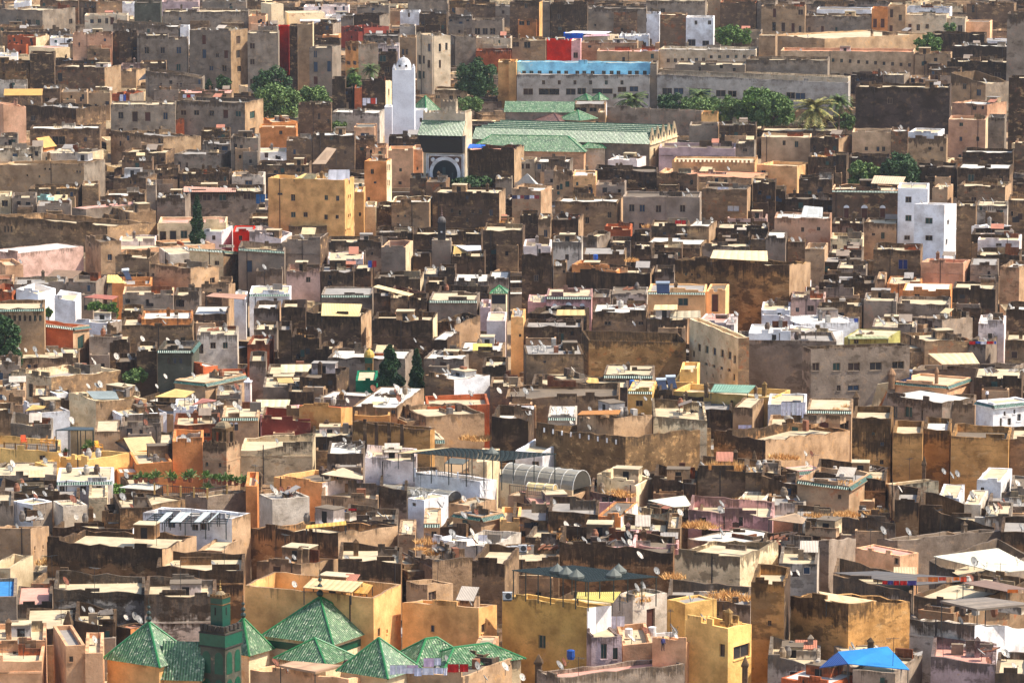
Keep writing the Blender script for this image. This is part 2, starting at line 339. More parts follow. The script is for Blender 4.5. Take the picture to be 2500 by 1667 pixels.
    if not flat:
        if wl > 1.2 and wr_ > 1.2:
            o = [(-wl, 0, zl), (0, 0, 0), (0, wr_, zr), (-wl, wr_, zk)]; i = [(-wl+tt, tt, zl), (-tt, tt, 0), (-tt, wr_-tt, zr), (-wl+tt, wr_-tt, zk)]
            for a in range(4):
                b = (a+1) % 4; wd = wl if a in (0, 2) else wr_; ts = [0.0]+[q/wd for q in bk(wd)]+[1.0]
                pt = lambda c, t_: (c[a][0]+(c[b][0]-c[a][0])*t_, c[a][1]+(c[b][1]-c[a][1])*t_, c[a][2]+(c[b][2]-c[a][2])*t_+jit(a, t_*wd, wd))
                for t0, t1 in zip(ts, ts[1:]):
                    o0, o1, i0, i1 = pt(o, t0), pt(o, t1), pt(i, t0), pt(i, t1); mb.poly([o0, o1, i1, i0], 2)
                    mb.poly([i0, i1, (i1[0], i1[1], zf), (i0[0], i0[1], zf)], (0, 1, 0, 0)[a])
                    if a > 1: mb.poly([o0, o1, (o1[0], o1[1], (o[a][2]+(o[b][2]-o[a][2])*t1)-1.0), (o0[0], o0[1], (o[a][2]+(o[b][2]-o[a][2])*t0)-1.0)][::-1], 0)
            rm = MB(); rm.poly([(x, y, zf) for x, y, _ in i]); put(rm, 'roof', roof_mat(rf or R.choice('bbbbbgd')), h, H0)
        else:
            mb.poly([(-wl, 0, zl), (0, 0, 0), (0, wr_, zr), (-wl, wr_, zk)], 2)
        # uneven capping lumps so that no parapet is ruler straight
        rr2 = random.Random(int(h.xc*7+h.yt))
        if not plain and A > 2:
            for _ in range(rr2.randint(0, 3)):
                a0 = rr2.uniform(0, wl*.8); l0 = rr2.uniform(.6, min(3, wl*.25+.6)); hh = rr2.uniform(.15, .55)
                b0 = min(wl, a0+l0); mb.box((a0-wl+.012, .012, ft(a0)-.05), (b0-wl, tt-.012, max(ft(a0), ft(b0))+hh), 0)
    if crenel:
        n_ = int(wl/crenel); 
        for q in range(n_):
            a0 = q*crenel-wl; mb.box((a0+.02, .015, -.02), (a0+crenel*.55, .27, crenel*.55), 0)
        n_ = int(wr_/crenel)
        for q in range(n_): mb.box((-.27, q*crenel+.3, -.02), (-.015, q*crenel+.3+crenel*.5, crenel*.55), 1)
    if pil:
        for x in pil:
            c0, _ = face_hit(X_(x), h.yt, 'f'); mb.box((c0-.2, -.16, zb), (c0+.2, .01, ft(c0+wl)+.35), 2)
    put(mb, 'wall', mats, h, H0); 
    rr = random.Random(int(h.xl*3+h.yb*5))
    for fi, (lst, hol) in enumerate(((list(w)+list(d), hf), (list(wr)+list(dr), hr))):
        for q in hol:
            ww, hh = q[1]-q[0], q[3]-q[2]; isd = False
            wm = MB(); pm = rr.choice(SHUT) if not wcol else wcol
            f_ = (lambda a, z, dd: (a-wl, dd, z)) if fi == 0 else (lambda a, z, dd: (-dd, a, z))
            wm.poly([f_(q[0], q[2], .19), f_(q[1], q[2], .19), f_(q[1], q[3], .19), f_(q[0], q[3], .19)], 0)
            isd = hh > 1.75 and hh > ww*1.25
            fm_ = MB()
            bw = min(.09, ww*.1)
            bars = [(q[0], q[0]+bw, q[2], q[3]), (q[1]-bw, q[1], q[2], q[3]), (q[0], q[1], q[3]-bw, q[3])]
            if not isd: bars += [((q[0]+q[1])/2-bw/2, (q[0]+q[1])/2+bw/2, q[2], q[3]), (q[0], q[1], q[2], q[2]+bw)]
            for b0, b1, z0, z1 in bars:
                fm_.poly([f_(b0, z0, .16), f_(b1, z0, .16), f_(b1, z1, .16), f_(b0, z1, .16)], 0)
            fm_.poly([f_(q[0]-.08, q[2]-.1, -.07), f_(q[1]+.08, q[2]-.1, -.07), f_(q[1]+.08, q[2], -.07), f_(q[0]-.08, q[2], -.07)], 1)
            fm_.poly([f_(q[0]-.08, q[2], -.07), f_(q[1]+.08, q[2], -.07), f_(q[1]+.08, q[2], .0), f_(q[0]-.08, q[2], .0)], 1)
            po = put(wm, 'door' if isd else 'window', WOOD if isd and rr.random() < .5 else pm, h, H0); sub(put(fm_, 'frame', [FRAME, mats[fi]], h, H0), po)
    if ar:                                             # white arched hoods over the windows
        for q in hf:
            am = MB(); c = (q[0]+q[1])/2-wl; r0 = (q[1]-q[0])/2; pts = [(c+r0*math.cos(a*math.pi/8), -.03, q[3]+r0*math.sin(a*math.pi/8)) for a in range(9)]
            am.poly(pts); put(am, 'arch', wall_mat('wht', .1), h, H0)
    if gb:
        gm = MB(); L = .3
        def strip(a, b, za, zb2, out, face):
            dr_ = 1 if face == 'f' else 0
            if face == 'f': c = [(a, out, za-.4), (b, out, zb2-.4), (b, .0, zb2-.12), (a, .0, za-.12)]
            else: c = [(out, a, za-.5), (out, b, zb2-.5), (.0, b, zb2-.12), (.0, a, za-.12)]
            wd = abs(b-a); gm.poly(c, 0, [(0, 0), (wd, 0), (wd, .5), (0, .5)])
            gm.poly([c[3], c[2], (c[2][0], c[2][1], c[2][2]-.4), (c[3][0], c[3][1], c[3][2]-.4)], 0); lo_ = [(*x[:2], x[2]-.07) for x in c[:2]]
            gm.poly([lo_[0], lo_[1], c[1], c[0]], 1)
            gm.poly([c[3], lo_[0], c[0]], 0); gm.poly([c[2], c[1], lo_[1]], 0)
        strip(-wl, 0, zl, 0, -L, 'f')
        if gb > 1 or Bm > 1.5: strip(0, wr_, 0, zr, L, 'r')
        put(gm, 'tile_cornice', [tile_mat('eave'), mats[0]], h, H0)
    if spout:
        for q in range(spout):
            c0 = -wl+wl*(q+1)/(spout+1); sm = MB(); sm.box((c0-.09, -.1, -1.0), (c0+.09, .0, -.45)); put(sm, 'drain_spout', wall_mat('wht', .1), h, H0)
    h.loc = loc
    if roof:
        cxy = (-wl/2, wr_/2); zt_ = None
        cw = M @ Vector((*cxy, 0))+top
        ap = P(h.xc, Y_(ry), cw.y).z-top.z
        rm = MB(); o = over
        x0, x1, y0, y1 = -wl-o, o, -o, wr_+o; ze = -o*ap/ (min(wl, wr_)/2+.01)*.5
        if roof == 'pyr': ra, rb = (cxy[0], cxy[1], ap), (cxy[0], cxy[1], ap)
        elif roof == 'hip':
            if wl > wr_: ra, rb = (x0+(wr_/2+o), cxy[1], ap), (x1-(wr_/2+o), cxy[1], ap)
            else: ra, rb = (cxy[0], y0+(wl/2+o), ap), (cxy[0], y1-(wl/2+o), ap)
        elif roof == 'gx': ra, rb = (x0, cxy[1], ap), (x1, cxy[1], ap)
        else: ra, rb = (cxy[0], y0, ap), (cxy[0], y1, ap)
        c = [(x0, y0, ze), (x1, y0, ze), (x1, y1, ze), (x0, y1, ze)]
        def sl(pts):
            pts = [Vector(q) for q in pts]; eu = (pts[1]-pts[0]).normalized(); nn = (pts[1]-pts[0]).cross(pts[2]-pts[0]).normalized(); ev = nn.cross(eu)
            rm.poly(pts, 0, [((q-pts[0]).dot(eu), (q-pts[0]).dot(ev)) for q in pts])
        alongx = abs(ra[0]-rb[0]) > .05
        if roof == 'pyr':
            for a in range(4): sl([c[a], c[(a+1) % 4], ra])
        elif alongx:
            sl([c[0], c[1], rb, ra]); sl([c[2], c[3], ra, rb])
            mi_ = 0
            if roof == 'hip': sl([c[1], c[2], rb]); sl([c[3], c[0], ra])
            else: rm.poly([(0, 0, 0), (0, wr_, 0), (0, cxy[1], ap)], 1); rm.poly([(-wl, wr_, 0), (-wl, 0, 0), (-wl, cxy[1], ap)], 1)
        else:
            sl([c[1], c[2], rb, ra]); sl([c[3], c[0], ra, rb])
            if roof == 'hip': sl([c[0], c[1], ra]); sl([c[2], c[3], rb])
            else: rm.poly([(-wl, 0, 0), (0, 0, 0), (cxy[0], 0, ap)], 1); rm.poly([(0, wr_, 0), (-wl, wr_, 0), (cxy[0], wr_, ap)], 1)
        rm.poly(c[::-1], 1)
        rmat = tile_mat(rcol) if rcol in ('green', 'brown', 'pale') else rcol
        h.ro = put(rm, 'roof', [rmat, mats[0]], h, H0); h.apex = M @ Vector((cxy[0], cxy[1], ap))+top; h.apl = (cxy[0], cxy[1], H0+ap)
        if rcol in ('green', 'brown') and roof in ('pyr', 'hip'):
            rd = MB()
            for a, r_ in zip(c, (ra, rb, rb, ra) if alongx or roof == 'pyr' else (ra, ra, rb, rb)): rd.bar(a, r_, .11, 5)
            if roof == 'hip': rd.bar(ra, rb, .11, 5)
            sub(put(rd, 'ridge_tile', flat_mat((52, 128, 72) if rcol == 'green' else (96, 60, 46), rcol+'_ridge', .35), h, H0), h.ro)
    h.mats = mats; h.nd = nd
    if ref: LANDM.append((ref, (h.xl+h.xr)/2, (h.yt+h.yb)/2, h))
    return h
# ================================================================== the houses, nearest rows first
T(0, 1300)
B(-80,418,430,1012,1300,'orp','pale orange wall house with a peeling stain, bottom left corner',p=.5)
B(-80,384,428,1178,1450,'orp','plain pale orange house in front of the peeling orange wall')
B(-60,146,152,1245,1450,'brn','small brown house corner at the very bottom left')
B(490,605,782,1040,1450,'orp','slim pale orange stair tower with a slit window','the slim orange tower',p=.4,wr=[(655,1160,22,55)],nd=0)
B(782,944,958,1105,1450,'orp','low pale orange house right of the slim orange tower')
B(-60,150,160,585,1000,'gry','grey house with a blue roof at the left edge',m=.35,rf='blu',p=.3)
B(-80,95,305,325,640,'crm','pinkish cream house with a dark vertical joint, left edge',tr=205,th=30,m=.3,w=[(125,330,8,40)])
B(285,640,830,475,640,'brn',m=.3,p=.6)
B(305,660,735,360,440,'crm',m=.5,p=.3)
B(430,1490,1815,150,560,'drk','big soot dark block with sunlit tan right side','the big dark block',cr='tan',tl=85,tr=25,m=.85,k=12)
B(1815,2040,2205,172,330,'tan',m=.3,p=.25,tl=160)
B(1440,2235,2255,350,650,'drk','long dark wall house above the green minaret',tl=318,m=.8)
B(500,1325,1335,570,860,'wht','white house with a sooty parapet behind the dishes',m=.9,mh=1.2,tl=512)
B(1330,1975,1990,600,975,'wht','white plastered house blackened above, behind the green pyramids',m=.95,mh=2.1,tl=568,cap='drk')
B(235,690,700,862,1060,'drk',p=.2,rf='b'); B(690,1060,1075,880,1060,'drk',m=.9,tl=805)
B(1070,1200,1372,885,1050,'drk',cr='org',rf='orp',p=.15,th=50)
B(785,1060,1075,965,1110,'gry',m=.3,tr=940)
B(150,470,490,650,800,'gry',m=.5,rf='p',p=.2)
PY1=B(985,1462,1760,1205,1450,'och','green pyramid roofed prayer hall with a ball finial, lower left','the left green pyramid',roof='pyr',ry=815,th=38,tr=1160,w=[(1400,1255,10,14)])
PY5=B(2000,2285,2475,1095,1200,'crm','small green pyramid roofed hall behind the green minaret',roof='pyr',ry=780,th=38)
LN1=B(1505,1838,1900,1320,1450,'och','green lean roofed hall beside the left green pyramid',roof='gx',ry=995,th=12,k=14)
T(625, 1300)
B(5,415,760,292,490,'tan',m=.35,tl=262,tr=235,cap='drk',cr='tan')
B(755,1330,1345,285,520,'drk',m=.85,tl=240)
B(1340,1620,1995,248,430,'gry',m=.5,tl=215,tr=228,cr='tan',dry=1)
B(1985,2285,2420,290,600,'brn',m=.6,tl=255,cap='drk')
B(1380,1575,1812,478,690,'tan','small weathered hut with a dark red doorway',m=.5,tl=440,tr=462,dr=[(1620,600,70,125)],th=40)
B(1615,1815,2012,82,250,'wht','white cube house with grey terrace walls','the white cube',m=.15,tl=45,tr=55,th=42,p=.3)
B(1810,2160,2440,135,290,'wht',m=.3,rf='w',w=[(2060,225,50,60)])
B(-110,1080,1335,600,1120,'och','great ochre wall of the mosque with a curved step','the great ochre wall',tl=480,tr=470,th=22,m=.08,wr=[(1130,915,22,80),(1205,905,8,30),(1295,785,8,30)],p=2.2,cap='tan')
B(1340,2045,2215,690,1080,'och','ochre house wall with one small square window','the second ochre wall',tl=640,tr=660,th=20,m=.1,w=[(1622,880,35,65)],wr=[(2090,875,40,80),(2140,838,8,30)],p=1.8,cap='tan')
PY2=B(100,700,1080,1000,1200,'crm','largest green tiled pyramid roof with three ball finial','the largest green pyramid',roof='pyr',ry=585,th=33,over=.45)
PY3=B(205,640,880,1200,1330,'crm','front green pyramid roof behind the concrete terrace slab',roof='pyr',ry=965,th=36)
PY4=B(780,1205,1480,1312,1450,'crm','green pyramid roof with dark ridges beside the laundry','the rightmost green pyramid',roof='pyr',ry=962,th=36)
HP1=B(1290,1480,1940,1200,1330,'crm','long green hip roof below the ochre walls',roof='hip',ry=965,th=62)
HP2=B(1520,1740,2440,1235,1360,'crm','low green hip roof behind the orange stair box',roof='hip',ry=1032,th=60)
TERR=B(-60,850,1180,1345,1460,'orp','terrace house with a concrete slab in front of the pyramids','the concrete slab terrace',tl=1255,tr=1275,th=28,p=.7)
B(1150,1900,2360,1325,1460,'tan','low tan house along the bottom edge under the laundry',p=.3,m=.2,nd=3)
B(1960,2140,2232,1140,1290,'orp','small orange stair box with a slot on top',p=.1,m=.05,nd=0)
T(1250, 1300)
YOL=B(-100,690,915,690,1160,'yol','olive yellow house under an iron pergola with conical caps','the olive yellow house',tl=575,tr=670,th=34,cr='wht',m=.3,w=[(275,1000,68,125)],nd=0)
B(915,1110,1425,608,935,'wht','white peeling rooms with two tall dark doorways','the two doorway rooms',m=.45,tl=565,tr=572,p=.25,d=[(1075,820,55,175)],dr=[(1275,790,78,190)],dry=1,th=48)
B(1425,2190,2202,665,770,'gry',m=.5,tl=590,dry=1,w=[(1885,725,35,75),(1995,735,30,60)])
B(1425,1590,1882,655,870,'yel','small yellow roof room with a dark red doorway',tl=605,tr=635,m=.1,p=.2,dr=[(1642,745,92,125)],th=50)
B(1590,1985,2202,880,1330,'yel','bright yellow house with one wide window','the bright yellow house',tl=800,tr=840,m=.15,th=35,wr=[(2110,1090,150,125)],w=[(1930,1080,50,120)])
B(960,1020,1290,1035,1170,'orp','orange parapet with pots above mauve rooms',p=.4,tr=1010)
B(1290,1600,1730,1000,1310,'orp','plain pale orange house left of the bright yellow house',m=.15,tl=960,tr=985)
B(520,730,1010,965,1200,'mau','mauve rooms under the olive yellow house',m=.5,dr=[(845,1090,55,140),(950,1110,45,110)],p=.2)
B(1290,1400,1610,1110,1190,'wht',m=.25,tr=1095)
B(225,440,1602,1330,1460,'gry','long grey house with pink roof, bottom centre','the long grey house',cr='gry',th=62,tl=1275,tr=1200,rf='p',p=.35,m=.35)
B(1490,2095,2452,222,490,'crm','ruined pale wall with holes right of the pink house',m=.6,tl=205)
B(-80,430,440,262,410,'brn',m=.4)
T(1875, 1300)
TOW=B(-155,150,206,492,1140,'otn','tall ochre stained tower house with a dark side','the ochre tower house',m=.6,tl=455,cr='drk',w=[(15,830,22,50)],nd=0)
OST=B(200,740,1310,655,1160,'otn','broad stained ochre house holding a plywood canopy','the stained ochre house',tl=575,tr=632,th=42,m=.66,mh=3,nd=0)
B(1300,1900,2430,850,1210,'wht','long mauve white wall peeling to brown on the right','the peeling white wall',tl=790,tr=880,m=.6,cr='wht',th=30)
B(600,1320,1340,560,660,'gry',tl=388,m=.55,cap='brn')
B(800,1215,1382,215,330,'orp','orange house with a flat pink roof, right side',rf='p',p=.12,tl=85,tr=140,m=.1,th=42,d=[(1180,260,40,60)])
B(100,450,470,285,480,'wht',m=.5)
B(120,560,850,1395,1470,'brk','low brick house with a bright white flat roof',rf='w',p=.02,th=30)
B(600,760,1175,1232,1340,'gry',m=.4,p=.1,nd=3); B(780,1170,1420,1290,1460,'gry',m=.4,p=.3)
B(1500,2085,2098,1210,1400,'mau','mauve terrace wall left of the lone dish',m=.5,tl=1135,rf='p')
B(2090,2400,2420,1300,1460,'gry',m=.5,nd=2)
B(0,470,482,1228,1340,'wht',m=.55,tl=1140)
B(1480,1800,2420,420,470,'gry','grey hall under the ribbed cream roof',m=.2,tl=255,th=28)
B(1340,1900,2420,640,760,'brn',m=.5,th=25)
# ------------------------------------------------------------------
T(0, 1000)
B(100,470,490,185,330,'wht',m=.55,tl=125)
YT=B(-80,545,560,392,530,'yel','yellow roof terrace with orange plastic chairs','the yellow chair terrace',m=.08,tl=345,w=[(390,440,55,45)],nd=0,p=.35)
B(555,800,1190,465,615,'yel','bright yellow block with sunlit right wall','the bright yellow block',m=.03,tl=445,tr=392,p=.5,th=52)
B(320,520,690,540,645,'yel',m=.05,tl=480,tr=512,p=.3)
B(-80,515,525,600,735,'gry',m=.25,p=.1)
B(525,1035,1050,650,790,'wht','white house with green tiled eaves below the bright yellow block',gb=1,m=.2,d=[(570,735,52,105)],w=[(765,725,55,50),(910,715,50,30)],p=.1)
B(1080,1240,1450,400,500,'gry','grey room under a tilted beige tent roof',roof='gy',ry=250,rcol=sheet_mat((226,196,138),'beige_canvas'),m=.3)
B(1190,1255,1582,500,610,'org',tr=475,m=.15,p=.3)
B(1585,1860,1872,300,570,'org','tall plain orange house left of the stone minaret',tl=292,m=.12)
B(2210,2870,2900,330,560,'crm','large pale streaked wall right of the stone minaret','the pale streaked wall',m=.55,tl=375)
RG=B(1700,1905,2268,808,960,'gry','grey house carrying a roof garden of potted plants','the roof garden',m=.5,tr=745,tl=790,th=55,nd=0,p=.3)
B(1010,1395,1702,880,1010,'brn','brown house with a bright flat roof left of the roof garden',p=.12,m=.35,tl=835,tr=815,th=46,nd=0)
B(2258,2362,2378,700,1010,'org','narrow orange house right of the roof garden',m=.1)
PG=B(1310,2130,2302,1000,1350,'wht','white terrace house under a glass awning frame','the glass awning house',cr='tan',m=.25,tl=945,tr=945,th=24,w=[(1575,1040,70,90),(1790,1080,60,60),(1870,1075,60,60)],nd=0,p=.3)
B(125,300,480,872,1060,'wht','white rooftop room with a tall dark blue doorway',m=.15,d=[(248,965,72,135)],cr='gry',tr=845,p=.15)
B(490,580,802,890,1070,'wht',m=.45,tr=892,p=.2); B(-80,120,130,880,1050,'gry',m=.4)
B(-80,280,452,1090,1390,'tan','tan wall house with slit windows, left edge',m=.3,tr=1065,w=[(330,1150,10,40)],wr=[(320,1270,10,40),(395,1260,10,40)])
B(490,1220,1318,1098,1180,'drk',m=.75,cr='wht',tl=1080,tr=1035); B(-80,520,540,745,860,'crm',m=.7,tr=690)
B(0,720,742,800,880,'drk',m=.9,tl=755); B(815,985,992,805,915,'crm',m=.5); B(870,1100,1112,200,280,'tan',m=.3,tl=215,p=.1)
B(1105,1480,1500,152,260,'gry',m=.3); B(1450,1590,1602,310,480,'gry',m=.7)
B(1040,1100,1400,905,1100,'drk',m=.9)
B(1105,1260,1500,735,800,'drk',m=.7)
T(625, 1000)
B(55,500,522,118,300,'rbr',m=.3,tl=75,cap='brn')
B(885,1600,1642,185,400,'otn','ochre wall house with four dark downpipes','the four downpipes house',tl=110,m=.5,cap='drk',pil=(1003,1108,1225,1343),th=20)
B(510,880,895,250,390,'drk',m=.9); B(655,985,1002,402,590,'gry',m=.7,rf='w',p=.2)
B(1000,1462,1480,480,800,'pkw','pinkish white blank wall left of the iron pergola terrace','the pinkish blank wall',m=.3,tl=440)
B(160,610,990,670,870,'och','house with an ochre left wall and white right wall',cr='pkw',m=.1,tl=615,tr=600,th=38,p=.5)
B(600,1120,1136,825,950,'tan',m=.3,tl=790); B(30,150,492,825,1070,'wht',m=.35,tl=795,tr=800,p=.2,nd=3)
B(1135,1385,1398,740,900,'gry',m=.85,tl=695); B(1395,1545,1768,832,1010,'wht','small white cube house with a tiny window',w=[(1450,870,36,30)],m=.12,p=.1,tl=790,tr=800,th=42)
PT=B(1455,2058,2212,660,860,'wht','white terrace house under a wide dark iron pergola','the iron pergola terrace',m=.06,tl=572,tr=640,p=.9,th=26,nd=0)
B(1960,2120,2242,475,660,'crm','cream rooftop room under the iron pergola',m=.05,p=.1,nd=0)
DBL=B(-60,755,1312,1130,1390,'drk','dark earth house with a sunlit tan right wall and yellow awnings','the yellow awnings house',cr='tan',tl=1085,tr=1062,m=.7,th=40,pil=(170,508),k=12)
B(820,1290,1312,1050,1110,'gry',m=.5,tl=1000); B(1540,1690,1702,1042,1190,'tan','little shrine front with a green tiled eave',gb=1,m=.2,d=[(1635,1150,50,70)],p=.1)
B(1690,1930,2060,1085,1190,'drk',m=.7,nd=2); B(1810,2070,2272,985,1170,'tan',gb=1,m=.35,tl=945,p=.15,nd=2)
B(1770,1960,2205,885,970,'tan',m=.2,tr=825,p=.2); B(2240,2420,2440,1030,1180,'och',m=.2)
B(1480,1600,1732,272,350,'crm',gb=1,m=.3,p=.1); B(2165,2502,2557,108,400,'drk','black stained house left of the spouted block',m=.9,tl=60,mh=3,rf='w')
B(1310,1460,1475,1150,1290,'tan',m=.45,d=[(1322,1210,25,60)],p=.1)
T(1250, 1000)
FORT=B(200,1043,1845,252,610,'drb','huge dark block with white drain spouts under its parapet','the spouted block',cr='drb',tl=168,tr=165,th=44,m=.62,mh=3.2,spout=9,nd=2,p=.5)
B(590,935,1290,82,200,'tan','inner courtyard walls above the spouted block',at=(FORT,7),m=.5,tl=70,tr=45,rf='w'); B(1285,1300,1792,60,185,'crm','stained cream wall with five small arches',at=(FORT,9),m=.65,tr=100,k=14)
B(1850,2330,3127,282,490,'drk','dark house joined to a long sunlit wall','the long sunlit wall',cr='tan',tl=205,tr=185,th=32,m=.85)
B(30,280,472,402,560,'wht','bright white cube beside the barrel glass roof',m=.03,d=[(215,515,65,85)],p=.3,tl=375)
B(780,1140,1292,700,820,'crm','cream wall with a slanted parapet right of the barrel glass roof',m=.15,tl=590,tr=625,p=.4)
B(1300,1690,1712,685,800,'drk',tl=622,m=.8); MUD=B(1705,2140,2162,572,790,'brn','mud brown house topped with a big tuft of dry grass','the grass tuft house',m=.5,tl=540,dry=2,nd=1)
B(2145,2462,2472,592,850,'brn',m=.5,tl=575); B(720,1050,1066,785,895,'pnk',m=.75,tl=750,cap='drk')
B(60,180,496,872,960,'pnk','small pink roofed house with a dark front',m=.7,rf='p',p=.05)
B(-40,470,732,825,910,'tan','tan terrace with railings in front of the barrel glass roof',m=.3,tl=770,tr=765,th=24,p=.05,nd=0)
B(335,790,802,965,1190,'drk',m=.75,tl=930); B(800,1160,1622,990,1150,'crm',m=.45,tl=965,tr=905,th=45)
B(785,1000,1157,985,1170,'org','orange roof room with a pale pot chimney',m=.15,cr='pkw',p=.1); B(1620,2392,2412,990,1140,'pnk',m=.5,tl=915)
B(2010,2250,2382,892,1000,'wht',m=.3,p=.2,w=[(2190,960,20,25)]); B(440,1120,1168,1250,1430,'pnk','pink house with a dark red doorway','the pink house',tl=1300,m=.15,d=[(915,1322,62,115)],nd=4,p=.3)
B(435,1480,1500,1315,1480,'drk','sooty front wall below the pink house',tl=1208,m=.85,mh=2.5,nd=1); B(1170,1525,1537,1285,1390,'pnk',m=.15,rf='p',tl=1245)
B(1610,2000,2502,1250,1330,'gry','whitewashed flat roof with grey edges right of the pink house',rf='w',p=.06,tl=1185,tr=1175,m=.2)
B(900,1430,1442,1168,1290,'drk',tl=1092,m=.85); B(120,700,822,1195,1300,'gry',m=.45,tl=1168)
B(0,330,346,1020,1170,'brn',m=.6,tl=985,cr='pnk'); B(1430,1545,1562,1090,1290,'brn',m=.5); B(1745,2180,2202,1152,1200,'drk',tl=1095,rf='w',m=.7)
B(1560,1740,1760,985,1110,'brn',dry=1,m=.4)
T(1875, 1000)
B(775,1130,1152,82,630,'otn','tall dark stained house with three small square windows','the tall stained house',m=.75,mh=6,w=[(1048,315,36,36),(1045,480,36,42),(968,220,20,26)],nd=0)
B(1150,1420,1436,215,650,'otn','ochre earth house with a little chimney before it',m=.45); B(1430,1670,1688,192,610,'otn',m=.65,tl=172,mh=4,rf='w')
B(1685,2210,2237,272,660,'otn','wide ochre earth wall with a pale smear','the ochre earth wall',m=.35,tl=240,nd=0); B(2225,2420,2432,275,630,'brn',m=.5)
B(1920,2140,2242,662,870,'wht','white room with a small square window, right side',m=.25,p=.1,w=[(1970,740,32,58)],dr=[(2195,790,44,115)]); B(2230,2420,2432,730,900,'wht',m=.5)
B(1565,1760,1806,815,1000,'wht',m=.2,p=.1); B(1805,1955,2022,872,1020,'wht',m=.3,p=.1); B(1995,2230,2252,988,1110,'wht',m=.6,nd=2,p=.1); B(2020,2402,2422,890,1000,'gry',m=.3)
B(1165,1385,1402,852,1140,'drk',m=.75,tl=822); B(1390,2080,2102,1080,1150,'drk',tl=885,m=.8,mh=3); B(1080,1190,1567,695,970,'crm','flaking pale wall below the ochre earth wall',m=.75,tl=675,tr=652)
B(270,745,942,700,960,'tan','tan house with a bricked up arch and green eave',m=.35,tl=640,gb=2,w=[(657,800,32,42)],p=.3,dry=1); B(-60,270,287,690,880,'drk',tl=605,m=.8)
B(440,1080,1096,655,870,'drk',tl=572,dry=1,m=.7); B(30,345,362,880,990,'wht',m=.3,p=.2,d=[(2,950,18,50)])
B(620,1170,1182,1045,1160,'gry',tl=985,tr=1030,m=.5,dry=1); B(230,590,602,1042,1200,'brn',m=.5,tl=1008); B(-60,560,812,1195,1370,'gry',m=.5,tl=1210,tr=1178)
B(-60,380,402,1285,1410,'drk',m=.7); B(1000,1190,2152,1200,1310,'gry','long grey wall rising to the right above the ribbed roof',tr=1108,tl=1185,m=.4,p=.3,th=58)
B(2140,2420,2432,1130,1330,'drk',m=.8); B(0,100,492,575,650,'pnk',gb=2,m=.2,p=.05,tl=540,tr=535)
B(0,330,345,1010,1080,'tan',m=.3)
# ------------------------------------------------------------------
T(0, 700)
B(220,670,822,368,650,'brk','red brick house with green tiled eaves and a grey window','the red brick house',gb=2,tl=315,tr=350,cr='tan',m=.25,w=[(440,455,62,78)],dr=[(745,510,62,125)],cap='gry',nd=0)
B(-80,405,418,195,720,'tan','old arcaded building with green eaves behind the dark tree','the arcaded building',gb=1,m=.5,w=RW(40,370,8,290,25,55),nd=0)
B(150,350,512,70,250,'wht','white stepped terrace walls beside the arcaded building','the white terraces',m=.03,tl=20,tr=15,p=.4,nd=0); B(500,690,747,130,280,'wht',m=.03,p=.3,nd=0,tl=100)
B(680,985,1122,332,460,'wht',m=.2,cr='gry',tr=305,d=[(955,420,28,40)]); B(820,1115,1130,458,640,'gry',m=.35,tr=430)
B(1010,1190,1202,512,640,'drk',m=.7,p=.1); WBH=B(1120,1765,1782,352,570,'brn','wide brown earth house with an orange terrace','the wide brown house',m=.5,mh=1); B(1115,1305,1320,240,350,'drb',m=.6,rf='b')
B(1300,1760,1775,292,355,'org',m=.35,rf='w',at=(WBH,2)); B(1770,2085,2117,252,385,'drk',m=.5,rf='w',p=.1,cr='tan')
B(1810,2180,2192,442,620,'wht','grey white room with two windows and red door','the grey white room',m=.35,p=.15,d=[(1845,570,48,92)],w=[(1957,540,50,58),(2070,540,44,58)])
B(1255,1435,1447,592,840,'drk',m=.6,wcol=GLASS); B(1445,1760,1832,578,880,'drg','dark house with green tiled parapet and three slits','the green parapet house',gb=2,m=.4,w=[(1550,680,28,55),(1605,680,28,55),(1660,680,28,55)],nd=2)
B(1625,1865,2002,738,870,'brk','red brick rooftop block with a pale roof','the brick rooftop block',tl=690,m=.1,rf='w',p=.1,nd=0,cap='gry'); B(1868,1882,2262,818,890,'brk',m=.1,k=6,p=.3,nd=0); B(1605,1885,2262,882,1050,'tan','tan house with green eaves below the brick rooftop block',gb=2,m=.3,p=.1,tl=850)
B(100,470,1122,835,960,'crm','cream house with three tall windows and grey side wall',tl=775,tr=765,m=.5,mh=1.4,cr='gry',th=42,w=[(163,905,30,52),(282,950,42,125),(410,940,42,65)])
B(-80,230,242,950,1100,'tan',m=.35); B(440,520,642,985,1060,'wht',m=.05,w=[(487,1010,18,26)],p=.1,tl=955,tr=960)
B(635,880,1352,1045,1260,'crm','cream house with a dark corner and white roof','the white roof house',cr='gry',rf='w',tl=970,tr=1030,m=.1,th=48,p=.35,nd=1)
B(930,1110,1532,1180,1280,'wht','white room with a red doorway in front of the white roof house',m=.05,p=.2,tl=1150,tr=1200,w=[(1028,1200,24,32)],dr=[(1150,1210,45,70)])
B(210,365,642,1158,1290,'wht','white terrace rooms with a blue painted wall','the blue painted terrace',m=.08,p=.2,tl=1145,tr=1170); B(1595,1800,1822,1130,1260,'wht',m=.1,d=[(1690,1160,78,60)],p=.2,nd=2)
B(1600,2010,2022,1262,1410,'brk','long red brick wall behind the stone minaret',m=.4,w=[(1900,1360,70,40)])
B(2040,2372,2392,1195,1450,'tan','tan house with twin arched windows','the twin arched house',m=.2,gb=1,w=[(2125,1290,34,62),(2170,1290,34,62)],ar=1,p=.2,nd=2)
B(1990,2210,2222,995,1130,'gry',m=.4,d=[(2120,1075,40,60)],nd=3); B(-60,110,122,1165,1310,'brn',m=.5); B(-60,225,237,1085,1180,'tan',m=.3)
